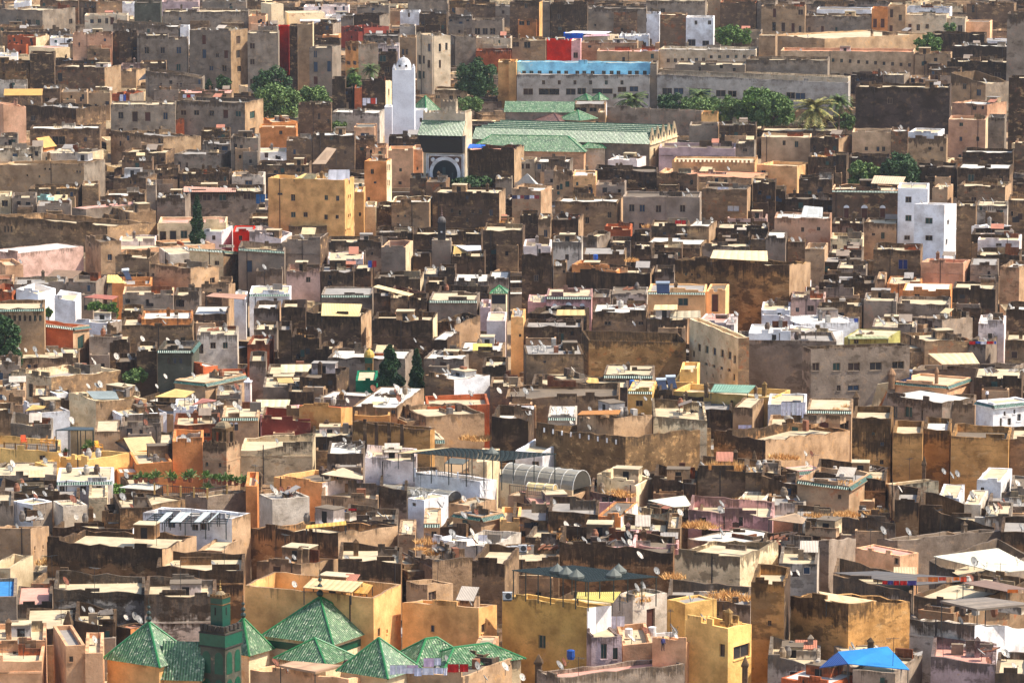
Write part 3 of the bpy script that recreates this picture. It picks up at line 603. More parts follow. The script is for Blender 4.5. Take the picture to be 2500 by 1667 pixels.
B(-80,180,192,722,890,'gry',m=.4); B(190,720,732,652,760,'tan',m=.5,nd=6,p=.1); B(1065,1250,1267,692,790,'drk',m=.7); B(1820,2200,2212,1130,1240,'gry',m=.4)
B(425,640,655,1040,1130,'drk',m=.7); B(300,440,450,1000,1090,'brn',m=.5)
T(625, 700)
CB=B(460,965,1062,275,520,'drk','dark house under a big pale corrugated canopy','the pale canopy house',cr='tan',tl=228,tr=205,m=.75,wr=[(1003,495,8,45),(1020,490,8,45),(1038,480,8,45)],nd=0)
B(600,1065,1087,72,210,'gry','grey house with green eaves behind the pale canopy house',gb=1,m=.3,p=.2); B(230,455,472,192,390,'drk',m=.7); B(-20,200,230,202,355,'gry',m=.6,cr='tan',rf='w')
B(-60,310,326,62,190,'wht',m=.25,d=[(55,115,48,125)],w=[(178,135,32,62)],p=.2,gb=1); B(1080,1230,1242,85,280,'drk',m=.7); B(1235,1395,1406,102,300,'brn',m=.5); B(1405,1570,1587,132,310,'drk',m=.7)
B(1590,2030,2057,122,310,'gry','grey house with green eaves and two doorways, centre',gb=1,m=.4,w=[(1620,265,38,42),(1890,270,34,50)],p=.15); B(1660,1825,2062,350,480,'drk',cr='tan',tr=262,m=.6,th=48)
B(1065,1625,1667,312,570,'drk','long sooty wall between the canopy house and the tiled shrine','the long sooty wall',cr='crm',m=.8,mh=3,nd=2)
B(2120,2290,2307,312,610,'pkw','pinkish narrow house with a dome chimney',m=.3,p=.2); B(1870,2265,2292,592,730,'brn','brown house with bright white roof and yellow canvas','the yellow canvas roof',rf='w',p=.1,m=.5); B(1610,1755,1872,492,620,'drk',rf='w',p=.05,m=.7)
B(-20,190,206,395,510,'gry',m=.5); B(210,325,332,395,700,'drk',m=.75); B(330,580,602,475,700,'drk',m=.75,dry=1,tl=462); B(-80,120,166,532,700,'brk',m=.35)
B(545,700,797,572,710,'drk',cr='tan',tr=500,m=.6); B(655,1370,1447,662,830,'gry','grey house with a white roof behind the green little minaret',rf='w',m=.6,p=.3,cr='gry',nd=2); B(400,740,857,832,1010,'drk',m=.8)
B(65,455,467,918,990,'gry',m=.3,p=.1,tl=890); B(300,530,546,962,1060,'drk',m=.7); B(100,545,562,800,840,'gry',m=.4); B(-60,90,102,682,860,'gry',m=.5)
B(580,1120,1245,1040,1120,'gry',rf='w',p=.04,m=.2,tl=1010); B(885,1300,1552,1112,1260,'tan',rf='w',m=.35,p=.05,tl=1100,tr=1100,w=[(1260,1150,35,40)],nd=4)
CRM=B(1550,1820,2152,855,1070,'brn','hall with a brown front, whitewashed side and white roof','the whitewashed hall',cr='wht',rf='w',p=.12,m=.4,tl=805,tr=825,th=48)
OCB=B(395,780,887,1112,1420,'otn','tall ochre house with a brick parapet band','the brick parapet house',m=.2,cap='brk',tl=1092,tr=1102,p=.6); B(1555,1575,2147,1105,1200,'brk','long orange brick parapet below the whitewashed hall',m=.15,tr=1080,p=.5)
B(1320,1560,2102,1195,1310,'tan',m=.4); B(1540,1910,1992,667,780,'gry',rf='w',m=.5,p=.15); B(2080,2300,2317,738,910,'drk',m=.7); B(2150,2420,2432,922,1050,'brn',m=.5)
B(-60,390,402,1185,1240,'pnk',m=.2,p=.1); B(905,1230,1245,1180,1290,'otn',m=.4)
B(915,1105,1120,862,970,'gre','green painted wall below a green yellow capped shaft',m=.1,gb=0,p=.2,nd=0); B(2060,2150,2160,190,320,'mau',m=.2)
T(1250, 700)
B(1250,1775,1792,48,290,'ort','apricot house with green eaves and arched canopy','the apricot green eaved house',gb=1,m=.1,w=[(1572,140,92,70)],p=.2,nd=0); B(1785,1960,1996,48,280,'ort',m=.08,d=[(1865,150,62,165)],p=.2,nd=0); B(1240,1610,1622,302,420,'tan',m=.6)
SCH=B(1615,2080,2180,470,900,'crm','long cream building with rows of dark windows in steep view','the long windowed building',cr='gry',tl=285,th=66,m=.12,nd=0,wr=[],w=RW(1720,2000,5,560,32,72,630)+RW(1712,1995,5,692,30,25,765)+[(1668,617,26,62),(2045,665,26,75)]+RW(1722,1930,4,350,24,55,405)+[(1785,790,12,20),(1846,812,12,20),(1920,820,12,20),(2040,830,20,60)])
WING=B(2085,2110,2980,490,800,'gry','dark grey wing behind the long windowed building',m=.6,tr=500,k=9,nd=2)
B(2175,2560,2580,432,540,'wht',p=.2,at=(WING,4),rf='w',nd=3,m=.1,tl=405); B(1965,2040,2075,350,480,'pkw',at=(WING,9),p=.2,nd=2); B(1700,1960,2040,330,420,'pkw',at=(WING,14),p=.1,rf='p',m=.15,nd=1)
B(640,705,1605,492,790,'otb','big earth brown house with a ghost arch stain','the big earth brown house',m=.75,rf='w',tl=400,tr=515,wr=[(810,545,32,38)],th=76,p=.5,nd=0)
B(105,130,658,622,880,'brn','brown house whose flat roof is crowded with dishes','the crowded dish roof',p=.06,m=.5,nd=9,wr=[(300,690,20,25),(680,690,25,40)],w=[]); B(110,640,656,372,570,'drk',m=.6,mh=4)
B(315,730,742,88,270,'pnk','greyish pink house with arched doorways and green eaves','the arched pink house',gb=1,m=.4,w=[(392,215,44,75),(520,200,56,60),(645,200,48,45)],p=.15,ar=1); B(145,310,322,145,255,'pnk',m=.2,w=[(243,220,52,60)],p=.1,nd=3,wcol=flat_mat((170,26,22),'red_shutter',.6))
B(740,900,917,98,220,'gry',m=.4,nd=2); B(915,1240,1252,72,195,'wht',m=.5,w=[(1090,135,55,55),(945,150,50,45),(1005,150,60,50)],p=.15); B(740,1235,1252,238,400,'brn',m=.6,rf='w',p=.08,w=[(880,335,62,40),(1185,335,50,35)]); B(135,550,712,262,380,'drk','black walled terrace left of the apricot house',m=1)
B(-10,105,126,282,570,'och','slim yellow ochre house with one black window',m=.25,w=[(75,448,22,30)],p=.2); B(-60,980,992,1000,1150,'brn',m=.5,tl=1025); B(180,1060,1072,928,1000,'gry',m=.5,tl=895)
B(245,460,702,855,940,'gry',m=.4,p=.1,tl=775,rf='b'); B(840,1290,1312,812,920,'gry',gb=1,m=.4,w=[(910,880,100,50),(1030,885,60,40)],p=.1); B(1065,1290,1342,955,1090,'yel','yellow shrine with green tiled eaves and dark doorway',gb=1,m=.2,d=[(1170,1070,65,55)],p=.1)
YV=B(1475,2417,2557,1015,1140,'yel','bright yellow villa terrace with curved parapet ends','the bright yellow villa',tl=955,tr=945,m=.05,p=.6,th=20,nd=1); B(1540,1700,1727,785,980,'yel','square yellow stair tower of the bright yellow villa',m=.05,p=.4,nd=0); B(1480,1660,1720,880,990,'yel',m=.05,p=.2,nd=0)
B(1350,1470,1482,952,1090,'drk',m=.9); B(1335,2010,2032,1132,1200,'drk',tl=1092,m=.8); B(2030,2210,2322,1115,1230,'tan',m=.4,p=.1,nd=1); B(330,585,600,1195,1290,'wht',m=.4,gb=1,rf='w',p=.1)
B(-40,190,202,1200,1320,'wht',m=.2,rf='w',p=.1,nd=4)
T(1875, 700)
B(315,395,1306,575,980,'gry','grey house with tiled window hoods and dark upper stains','the hooded window house',m=.72,mh=1.5,th=72,tl=545,wr=[(440,735,66,76),(630,735,70,76),(790,735,112,76),(990,730,112,76),(1195,720,112,72),(650,930,36,52),(785,930,106,54)],w=[],nd=0)
B(0,440,692,450,545,'wht','dazzling white stepped terrace above grey walls','the white stepped terrace',m=.03,tl=405,tr=520,p=.2,w=[(222,482,45,55),(360,480,55,50)],nd=2); B(700,1100,1217,482,565,'olv',m=.2,p=.05,w=[(810,505,45,40)],nd=1)
B(1220,1440,1872,500,650,'brn',m=.45,tr=490); B(1310,2250,2352,745,820,'gry','long low grey wall under the pale canvas',m=.45,tl=765,tr=700); VIL=B(1170,1645,1862,905,990,'orp','orange villa with green eaves, domed chimney and outside stairs','the orange villa',gb=2,m=.05,tl=875,tr=880,p=.25,nd=0,cr='orp')
BRH=B(1090,1600,1905,1070,1280,'gry','weathered grey house with bright roof below the orange villa','the bright roofed house',m=.6,rf='w',p=.04,tl=1000,tr=1085,w=[(1165,1150,48,115),(1290,1150,72,105),(1415,1180,18,95),(1500,1215,32,52)],nd=0)
B(1910,2070,2430,1080,1310,'wht','white house with green eaves and windows, right edge','the green eaved white house',gb=2,m=.04,tr=1000,p=.25,th=52,wr=[(2175,1165,12,40),(2265,1145,12,40),(2218,1240,34,66),(2307,1200,34,66),(2140,1250,18,90)],nd=0); B(1690,1900,1912,1090,1270,'tan',m=.4,p=.7)
B(360,765,782,1135,1340,'tan','tan house with green tile lintels and two doorways','the two door tan house',gb=1,dry=1,m=.35,d=[(515,1260,88,145),(700,1270,84,85)],tl=1105,p=.1,nd=0); B(0,345,357,1085,1220,'wht',m=.1,p=.2,nd=0); B(0,330,350,1255,1390,'tan',m=.4,tl=1280)
B(1935,2170,2187,342,560,'pkw','pinkish house with a laundry hung terrace','the laundry terrace house',m=.3,w=[(2040,455,38,55)],rf='w',p=.3); B(1820,2000,2112,525,640,'gry',m=.45); B(2180,2420,2432,495,700,'brn',m=.5); B(2190,2400,2420,215,310,'drk',m=.8,rf='w')
B(1240,1670,1692,42,165,'org','orange roof rooms with a balcony, upper right','the orange balcony rooms',d=[(1370,110,48,85)],rf='w',p=.05,m=.15,nd=0); B(1190,1660,1682,165,290,'gry',m=.5,nd=0); B(880,1180,1196,132,310,'gry','plain grey tower with a white hump on top',m=.35,p=.3)
B(1695,2090,2112,25,230,'drk',m=.7,mh=3); B(210,520,532,118,260,'pkg',m=.4,w=[(270,212,32,42),(392,200,62,56),(500,215,40,42)],nd=3); B(460,860,882,182,310,'brn',m=.5); B(100,300,832,345,410,'wht',m=.15,rf='w',p=.1)
B(1300,1600,1882,305,420,'gry',m=.5,tr=285); B(1895,2330,2347,842,960,'drk',m=.75,p=.1); B(900,1085,1092,832,950,'tan',m=.3,p=.3,at=(VIL,9))
B(960,1360,1375,372,470,'gry',m=.4,nd=6,p=.1); B(-60,200,210,215,290,'wht',m=.15,p=.2)
# ------------------------------------------------------------------
T(0, 400)
HALL=B(-80,985,1452,572,760,'brn','long brown hall with a sunken terrace and three dark stubs','the long brown hall',tl=470,tr=545,th=38,m=.5,nd=0,p=.75,rf='b',w=[(45,600,20,60),(75,600,20,60),(105,600,20,60)])
B(1455,2075,2092,540,725,'crm','cream annex with curtained windows beside the cypress','the cream annex',m=.1,w=[(1497,668,62,98),(1590,663,62,98),(1690,650,62,74)],nd=0,rf='p'); B(660,790,1342,418,490,'gry','low house with a bright pink flat roof','the pink flat roof',rf='p',p=.04,m=.25,tl=402,tr=400,th=50,nd=4); B(1020,1190,1432,445,510,'brn',m=.5)
B(325,440,592,312,400,'mnt','small mint green rooftop room','the mint green room',d=[(508,350,52,62)],m=.05,p=.15,tl=285,tr=295,th=40,nd=1); B(340,650,662,385,460,'gry',m=.25,p=.2); B(110,330,342,312,450,'gry',m=.25); B(-60,100,112,300,430,'crm',w=[(45,365,56,58)],m=.25)
B(265,715,762,232,370,'brn',dry=1,m=.5); B(755,905,917,200,370,'brn',m=.4,rf='b',nd=1); B(1040,1340,1442,135,290,'brn',m=.5,rf='w',w=[(1200,170,16,35),(1240,172,16,30)]); B(970,1330,1346,288,380,'brn',rf='w',m=.55); B(1345,1430,1442,195,450,'gry',m=.5)
B(1440,1700,1752,315,470,'gry','grey house whose front is crowded with dishes','the dish crowded house',m=.5,nd=12); B(1680,2420,2432,250,390,'gry','dark rooms behind a red and white striped awning','the striped awning rooms',m=.7,w=[(1900,310,80,60),(2045,310,70,60),(2270,300,70,60)],nd=14); B(1650,2110,2132,92,225,'brn',m=.65)
B(780,925,1112,722,920,'tan',m=.35,tr=705,w=[(825,745,14,28)],dr=[(1010,860,40,60)]); B(930,1100,1982,790,850,'orp','long pink parapet wall left of the cypress foot',m=.15,tr=735,p=.3); B(1090,1420,1442,712,790,'pkw',d=[(1392,740,42,62)],m=.15,p=.2)
PS=B(-80,160,772,825,970,'pkg','greyish pink house under a wide white flat roof','the wide white roof',p=.04,rf='w',m=.3,tl=805,tr=795,th=52,nd=0); B(-40,50,212,935,1060,'orp',m=.15); B(1060,1370,1462,875,1090,'brn',m=.45,tl=850,cr='drk'); B(1460,1560,1792,832,960,'wht','white rooftop rooms right of a black stained corner',m=.35,p=.15,d=[(1530,910,30,60)],dr=[(1715,895,45,30)],nd=1)
B(1380,1750,2012,958,1160,'tan','flaking tan and brick house front with small windows',m=.5,tr=942,w=[(1405,1020,26,32)],wr=[(1952,1075,45,60)],th=40); B(1740,2050,2202,792,1010,'crm','cream house with a dark arched doorway','the arched doorway house',cr='gry',gb=1,m=.25,tl=770,tr=805,w=[(1875,905,54,90),(1992,912,42,42)],nd=1)
B(1870,2035,2142,625,760,'wht','white rooms right of the tall cypress',m=.08,p=.15,w=[(1963,680,32,42)],cr='wht'); B(2140,2330,2347,625,765,'red','bright red painted rooftop room','the red rooftop room',m=.08,w=[(2210,682,32,46)],p=.2,nd=0); B(2190,2612,2632,800,1010,'gry','grey riad front with green eaves and an arch',gb=1,m=.3,w=[(2290,940,60,110)],tl=770)
B(1030,1385,1402,1105,1200,'org','orange rooftop walls under a beige tent','the orange tent rooftop',m=.08,p=.6,nd=0); B(1130,1590,1602,1205,1380,'gry',m=.4,tl=1195,cap='orp'); B(1600,1830,1852,1205,1340,'gry',m=.5)
B(610,880,982,1092,1250,'gry',m=.4); B(130,610,622,1102,1240,'gry',m=.4); B(-60,120,132,1082,1170,'tan',m=.4,rf='p'); B(-80,110,222,1185,1270,'brk',m=.3,tl=1165); B(1850,2100,2162,1108,1200,'tan',m=.35,tr=1095); B(2150,2260,2277,1242,1350,'wht',m=.2,p=.1,d=[(2200,1270,22,60)])
B(420,640,840,1075,1110,'brn','low house under a brown ridged tile roof',roof='gx',ry=978,rcol=sheet_mat((150,118,88),'brown_sheet_roof'),k=5,th=25); B(1850,2120,2135,590,650,'gry',m=.5)
T(625, 400)
BY=B(110,815,902,150,690,'ocy','big ochre yellow house with scattered square windows','the big ochre house',rf='w',tl=130,tr=120,m=.05,nd=2,w=[(220,278,46,22),(340,312,40,62),(645,312,32,46),(750,318,30,50),(342,468,44,52),(455,468,40,46),(643,490,32,46),(745,488,30,36)],wr=[(850,303,10,36),(868,300,10,36),(850,480,10,36),(866,475,10,36),(825,615,10,26),(845,605,10,26),(862,600,10,26)])
B(905,990,1006,258,610,'ocy',w=[(955,465,22,36)],m=.05,rf='w'); B(1000,1100,1112,398,580,'crm',m=.35,rf='w'); B(1110,1250,1262,405,560,'drk',m=.7); B(1245,1590,1622,352,630,'brn','brown house with a cream framed loggia','the loggia house',m=.55,rf='w',w=[(1300,375,60,50),(1370,378,60,55),(1305,480,18,20),(1370,480,18,20)],cap='crm')
DK=B(1620,2235,2292,272,610,'drk','dark fortress like house with a row of narrow windows','the dark narrow windowed house',cr='tan',m=.55,mh=3,w=[(1800,430,26,42),(1873,450,26,46),(1990,440,26,42),(2062,440,26,46),(2160,450,32,62),(1940,515,22,40),(1940,310,24,42)],nd=1,gb=0); B(1850,1960,1972,232,275,'drk',m=.5,h0=6)
B(1105,1440,1452,632,700,'drk',nd=4,m=.7); B(1445,2070,2087,648,760,'drk',nd=5,m=.7); B(2085,2450,2472,615,890,'drk',m=.6,mh=4); B(-60,230,332,690,790,'pkw','whitish pink sloping wall house with stained top','the whitish sloped house',m=.35,tl=620); B(235,590,667,692,975,'gry','grey cement house with a black side',m=.35,cr='drk',p=.6,tl=720)
B(660,1150,1162,722,880,'gry',m=.65,rf='b'); CT=B(1150,1375,1442,768,1030,'gry','grey cement tower with orange inner parapet','the grey cement tower',m=.25,rf='orp',cap='orp',p=1.0,cr='crm',nd=0); B(660,985,992,872,990,'pkw',w=[(720,940,42,78),(825,950,92,42)],m=.2,p=.1,cr='orp'); B(600,895,902,988,1170,'drk',m=.75); B(895,1055,1082,988,1080,'drk',m=.6,rf='b',p=.1); B(1085,1510,1542,1058,1200,'brn',m=.65,cr='crm')
B(280,590,606,1002,1170,'pkg',w=[(480,1065,42,52)],m=.4,tl=985,cap='drk'); B(0,240,252,985,1050,'gry',m=.4); B(1440,1600,1622,848,980,'drk',m=.7); B(1540,1670,1682,1012,1100,'wht',m=.4,p=.2); B(1800,1945,1952,848,980,'drk',m=.7); B(1950,2100,2112,852,980,'drk',m=.6)
B(1820,2135,2147,1080,1200,'gry','grey house with white roof and two hooded openings','the two hooded openings',rf='w',w=[(1920,1125,52,28),(2035,1125,52,28)],m=.4,p=.06,nd=1); B(2135,2320,2337,1055,1190,'gry',m=.4,p=.1,rf='w'); B(1680,1830,1842,982,1100,'drk',m=.6); B(1560,1740,1752,1102,1190,'drk',m=.7); B(1665,2140,2157,1192,1310,'drk',m=.6)
B(1235,1550,1582,1262,1340,'rbr','dark red terrace under a slanting pale awning','the slanting awning terrace',m=.5,tl=1185,cap='drk'); B(0,290,302,422,510,'gry',m=.5); B(-60,510,522,502,580,'brn',m=.5,nd=3); B(1560,1745,1782,172,290,'brn',w=[(1700,210,22,36)],m=.45); B(1415,1570,1582,132,260,'brn',m=.45)
B(2110,2360,2372,550,625,'brn',m=.5,dry=1); B(2300,2420,2440,330,470,'drk',m=.6,rf='w'); B(-40,130,140,590,660,'brn',m=.5,nd=2); B(300,650,660,570,690,'brn',m=.5,nd=3); B(820,1160,1172,185,255,'crm',m=.3)
T(1250, 400)
GW=B(1020,1725,1742,308,600,'gry','pale grey house with four black square windows','the four square windows house',m=.2,w=[(1100,407,52,68),(1196,410,52,68),(1346,415,52,68),(1567,412,52,68),(1095,560,50,52),(1190,570,50,52)],nd=3,pil=(1428,)); B(395,965,1022,352,570,'brn','brown house left of the four square windows',rf='w',w=[(895,470,36,56),(460,455,32,42),(690,410,30,35),(690,520,40,60)],nd=3,m=.5,cr='tan')
B(1745,2160,2207,238,540,'brn','grey brown house with a white shutter',m=.5,cr='tan',w=[(1770,360,46,68)]+[(2033,412,112,56)],nd=1,wcol=flat_mat((200,198,200),'white_shutter',.6)); B(560,770,782,112,330,'ort',rf='w',m=.25,p=.2); B(765,1330,1342,75,260,'drk',m=.75,mh=3,tl=50); B(770,1035,1052,198,330,'gry',m=.35)
B(0,265,367,252,500,'tan','white roofed house with laundry on its terrace',m=.4,rf='w',nd=0,tl=225); B(75,245,252,478,650,'drk',m=.65); B(1330,1700,1717,92,310,'drk',m=.6,tr=115); B(2210,2420,2432,182,500,'drk',m=.8,mh=4); B(370,610,657,515,710,'drk',cr='tan',nd=4,m=.7); B(240,355,372,512,730,'tan',m=.4,d=[(310,640,35,70)])
WT=B(372,640,652,722,1000,'wht','flaking white house with one dark window','the flaking white house',m=.5,mh=3,w=[(505,860,34,56)],p=.5,nd=2); BKH=B(90,365,377,838,1180,'drk','tall black stained house with a small white terrace',w=[(222,1050,42,62)],m=.85,mh=4,rf='w'); B(105,355,367,758,840,'pkw',m=.1,p=.4,at=(BKH,1.2)); B(650,780,907,682,810,'gry',m=.6,tl=668); B(850,1090,1107,605,680,'brk','red brick parapet box among dark roofs',m=.2); B(1100,1270,1282,665,770,'drk',m=.65)
SOO=B(500,1270,1312,1005,1200,'drk','sooty house carrying the flared orange terrace',m=.95,mh=3.5,cr='tan',w=[(580,1160,32,56),(475,990,26,36)],nd=2); B(550,960,1032,985,1020,'org','orange sunken terrace with flared parapet','the flared orange terrace',tl=920,tr=945,m=.05,p=.9,nd=0,at=(SOO,1.5),cap='orp'); B(380,500,507,942,1180,'brn',m=.5,w=[(478,990,24,30)])
BLK=B(1490,2550,2747,932,1320,'otb','massive earth coloured block with a flat canvas roof','the massive earth block',tl=880,tr=902,m=.8,mh=4.5,cr='tan',k=13,nd=0,w=[(1597,1015,12,14),(1652,1018,12,14),(1715,1025,12,14)]); B(1280,1560,1572,775,880,'drk',m=.5); B(1280,1500,1512,872,990,'drk',m=.8); B(1310,1490,1502,995,1180,'gry',m=.6); B(1230,1740,1802,742,810,'brn',rf='w',p=.05,m=.35,tr=705); B(1610,1810,1882,578,760,'brn',rf='w',cr='tan',m=.45,p=.1)
B(1500,1800,1812,655,720,'gry',m=.5,p=.1,w=[(1725,695,26,28)],rf='w',nd=1); B(1280,1620,1632,572,700,'brn',m=.5,w=[(1400,640,30,25)]); B(1880,2352,2362,592,710,'drk',nd=6,m=.6); B(1750,2180,2192,762,810,'gry',m=.5); B(650,1040,1052,832,890,'brn',m=.45,p=.05); B(1120,1280,1290,780,960,'drk',m=.8,nd=3); B(1980,2340,2350,505,560,'pkg',m=.3); B(900,1090,1100,725,790,'gry',m=.5); B(1890,2180,2190,672,760,'drk',m=.6,nd=2); B(2190,2330,2345,712,800,'brn',m=.5,nd=1)
T(1875, 400)
B(590,1195,1207,245,570,'drk','dark slate house with three white arched windows','the arched slate house',m=.45,cap='orp',w=[(720,460,52,110),(885,460,60,105),(1052,460,54,105)],ar=1,nd=5,wcol=GLASS,gb=1)
B(1195,1470,1482,228,750,'wht','taller white tower house with three windows','the taller white tower',m=.06,w=[(1290,330,56,56),(1290,500,56,56),(1278,680,52,42)],plain=1,nd=1,p=.3); B(1345,1622,1732,378,860,'wht','lower white tower block in front of its taller twin','the white tower block',m=.06,w=[(1478,525,68,56),(1478,682,68,50)],wr=[(1655,540,20,50),(1640,720,18,60)],plain=1,nd=1,p=.4,tr=365)
B(60,575,587,503,770,'tnp','rosy tan house with white roof rooms','the rosy tan house',rf='w',w=[(318,605,28,42),(465,598,30,32)],m=.2,p=.3,nd=2); B(590,870,886,552,700,'gry',m=.6,w=[(620,600,50,50),(740,610,50,50)]); B(575,870,882,692,840,'crm',w=[(612,780,48,78),(752,780,52,78)],m=.25); B(880,1180,1217,552,750,'tan',w=[(968,648,30,24),(1055,660,36,62)],m=.4,cr='gry')
B(970,1400,1422,795,1070,'brn','rubble topped brown house with a blue curtain','the blue curtain house',m=.6,w=[(1240,925,90,95)],wcol=flat_mat((26,44,110),'blue_curtain',.8),nd=4); B(1405,1795,1862,912,1110,'tnp','plain rosy tan cube house with pink terrace','the rosy tan cube',m=.15,tr=880,rf='p'); B(1510,1650,1702,232,360,'tan',w=[(1580,290,132,78)],m=.25,p=.2); B(1735,1910,1922,392,660,'brn',m=.5)
B(1740,2180,2237,215,390,'brn',m=.55,w=[(1890,330,50,50)],cr='tan'); B(1920,2200,2212,388,490,'wht',m=.6,p=.2); B(2210,2420,2432,335,630,'brn',m=.55); B(1870,2070,2242,592,700,'wht','small white terrace room above a black wall',m=.1,p=.2,tl=575,cr='drk',d=[(1975,625,30,45)]); B(1870,2220,2242,655,810,'drk',m=.9); B(1930,2310,2332,705,840,'pkw','pinkish rooms with a blue cloth on the terrace',w=[(2120,745,52,28),(2215,745,48,28)],m=.2,p=.1)
B(1920,2310,2332,842,920,'drk',m=.8); B(1860,2110,2122,932,1100,'gry',m=.4,p=.1); B(2130,2310,2422,952,1110,'tan',m=.4,rf='w'); B(-20,160,177,682,840,'gry',m=.5,rf='w',p=.1); B(180,340,352,718,810,'brn',m=.5); B(340,520,552,785,1010,'tan',m=.4); B(490,800,812,902,1010,'drk',m=.7); B(635,900,922,962,1110,'gry',m=.5,w=[(795,1055,42,52)],p=.15); B(470,980,1002,1095,1280,'drk',m=.8)
B(235,350,397,1132,1240,'brk','small brick roof box with a white side',cr='wht',m=.2,p=.05,rf='w',nd=0); B(510,785,807,1142,1290,'gry',m=.4,cr='crm'); B(1000,1075,1092,1060,1150,'tan',m=.4); B(1095,1400,1422,1105,1160,'org',m=.3,p=.1); B(1360,1730,1742,35,210,'drk',m=.75,mh=3); B(1745,2220,2252,45,230,'brn',m=.7,rf='w',w=[(1865,130,60,70),(2140,130,40,50)],p=.2)
B(285,590,602,145,330,'drk',m=.7,mh=3); B(160,600,610,330,500,'drk',m=.7,mh=3); B(-40,160,170,250,480,'drk',m=.7,mh=3); B(560,860,880,820,900,'gry',m=.5,nd=2)
T(0, 200)
B(-80,770,967,748,990,'tan','large old tan wall with putlog holes and a cornice','the large old tan wall',tl=768,tr=710,m=.3,cr='gry',w=[(415,800,10,20),(455,803,10,20),(708,825,10,20),(735,827,10,20),(362,870,14,24),(250,860,10,20)],nd=1); B(385,775,952,662,760,'wht',m=.4,w=[(430,710,26,42)],p=.2,cr='crm',nd=2); B(-60,380,392,622,770,'crm',m=.55,rf='w')
B(-60,30,237,205,510,'tnp','tall rosy wall at the left edge','the tall rosy wall',m=.2,tr=230,tl=180); B(225,700,972,245,430,'brn',m=.75,w=[(300,335,42,52),(885,338,36,82)],nd=4,mh=3); B(280,915,932,428,610,'brn',w=[(785,530,26,42),(925,485,30,50),(540,540,120,80)],m=.5,rf='w'); B(45,380,392,122,215,'brn','low brown house under a yellow gabled canopy',m=.4,roof='gx',ry=65,rcol=sheet_mat((222,168,84),'yellow_canvas'),over=.2,k=4)
B(285,400,500,598,640,'org','small yellow hut with a steep canvas gable','the yellow gable hut',roof='gy',ry=508,rcol=sheet_mat((222,168,84),'yellow_canvas'),k=4); CBU=B(1020,1610,1622,208,510,'gry','grey three storey house with shutters and a white ground floor','the shuttered grey house',m=.4,w=[(1110,310,48,64),(1240,320,54,94),(1357,320,54,84),(1520,315,44,68),(1110,457,42,68),(1240,462,50,66),(1523,462,58,52)],nd=3)
B(815,1010,1027,102,310,'tan',m=.4); B(1020,1190,1322,118,210,'brk',m=.3,cr='gry',rf='w',w=[(1110,165,44,60)]); RB=B(1620,2250,2420,193,510,'gry','long grey house with an orange pilaster','the orange pilaster house',m=.45,w=[(1685,285,52,48),(1805,285,48,48),(1945,290,48,54),(2072,295,48,78),(2187,295,52,54)],wr=[(2320,305,48,68),(2320,455,48,62)],cr='tan',nd=4); B(1640,2130,2147,105,190,'tan','flat pink roof rooms above the orange pilaster house',rf='p',p=.05,m=.3,w=[(1760,128,40,24),(2060,130,40,24)])
B(1010,1500,1847,505,660,'tan',m=.45,tr=500,nd=4,k=5); B(1120,1520,1612,652,800,'brn',m=.5); B(1120,1400,1412,725,870,'brn',m=.4,tl=718); B(1420,1640,1652,805,970,'brn',m=.45); B(1600,2030,2132,672,800,'gry',w=[(1650,760,26,52),(1715,765,24,48)],m=.45); B(1850,2110,2122,452,570,'drk',m=.6); B(1860,2115,2127,572,690,'gry',w=[(1895,630,62,62),(1985,630,52,62),(2065,630,62,82)],m=.5); B(2120,2372,2392,515,800,'gry',m=.35)
B(1560,1690,1702,348,500,'brk',m=.45); B(1735,1940,2112,388,460,'tan',m=.4); B(1645,2120,2132,842,970,'drk',m=.6,mh=3); B(2130,2420,2440,872,980,'wht','whitewashed front with a teal shutter under dry grass',m=.45,w=[(2285,940,68,68)],dry=1); B(1050,1190,1302,805,870,'brn',m=.5,rf='p',p=.05); B(0,160,170,505,580,'gry',m=.4); B(395,550,565,60,200,'brn',m=.5,d=[(432,170,40,50)],nd=3); B(565,800,812,95,180,'tan',m=.3,p=.1)
T(625, 200)
B(390,690,697,208,480,'brn','lone brown tower house below the round trees','the lone brown tower',m=.4,w=[(580,320,26,62),(665,360,20,42)],nd=1,k=6); B(695,1135,1182,285,440,'wht','long whitewashed grey wall left of the white minaret','the whitewashed grey wall',m=.35,rf='w',w=[(968,327,20,18)],nd=2,p=.3); B(30,370,382,422,580,'org','orange house with one square window under the trees','the orange windowed house',w=[(228,467,30,36)],m=.2,nd=0); B(30,150,382,372,440,'org',w=[(80,415,26,42)],m=.2,p=.2)
B(280,515,526,542,750,'brn',m=.3,rf='w'); B(520,905,917,492,750,'brn',m=.5,w=[(693,522,30,32),(820,650,24,36)],rf='w'); B(910,1090,1102,532,710,'brn',m=.4); B(900,1090,1112,418,540,'orp',m=.1,p=.2,w=[(1000,500,80,60)],nd=0); B(1215,1445,1457,632,890,'orp','blank pinkish orange house left of the arched gateway','the blank orange house',w=[(1328,810,24,32),(1323,930,30,32)],m=.12,nd=0); B(1445,1530,1542,622,880,'orp',w=[(1483,797,16,30)],m=.15,nd=0); B(1010,1200,1217,608,730,'orp',m=.15,nd=1)
OT=B(995,1200,1247,732,1140,'org','slim orange tower house with white framed side windows','the slim orange house',w=[(1068,825,30,46),(1093,925,26,16),(1035,1075,26,32)],wr=[(1212,790,10,60),(1228,790,10,60),(1212,930,10,60),(1228,930,10,60)],m=.05,nd=2,k=5,p=.2,cr='crm'); B(1220,1510,1517,518,630,'drk',m=.75,rf='w',nd=1); B(1180,1250,1262,232,480,'wht','plain white annex left of the white minaret',m=.0,plain=1,nd=0,k=5); B(1450,1560,1572,262,460,'wht',m=.0,plain=1,nd=0,k=5,w=[(1515,352,24,40)])
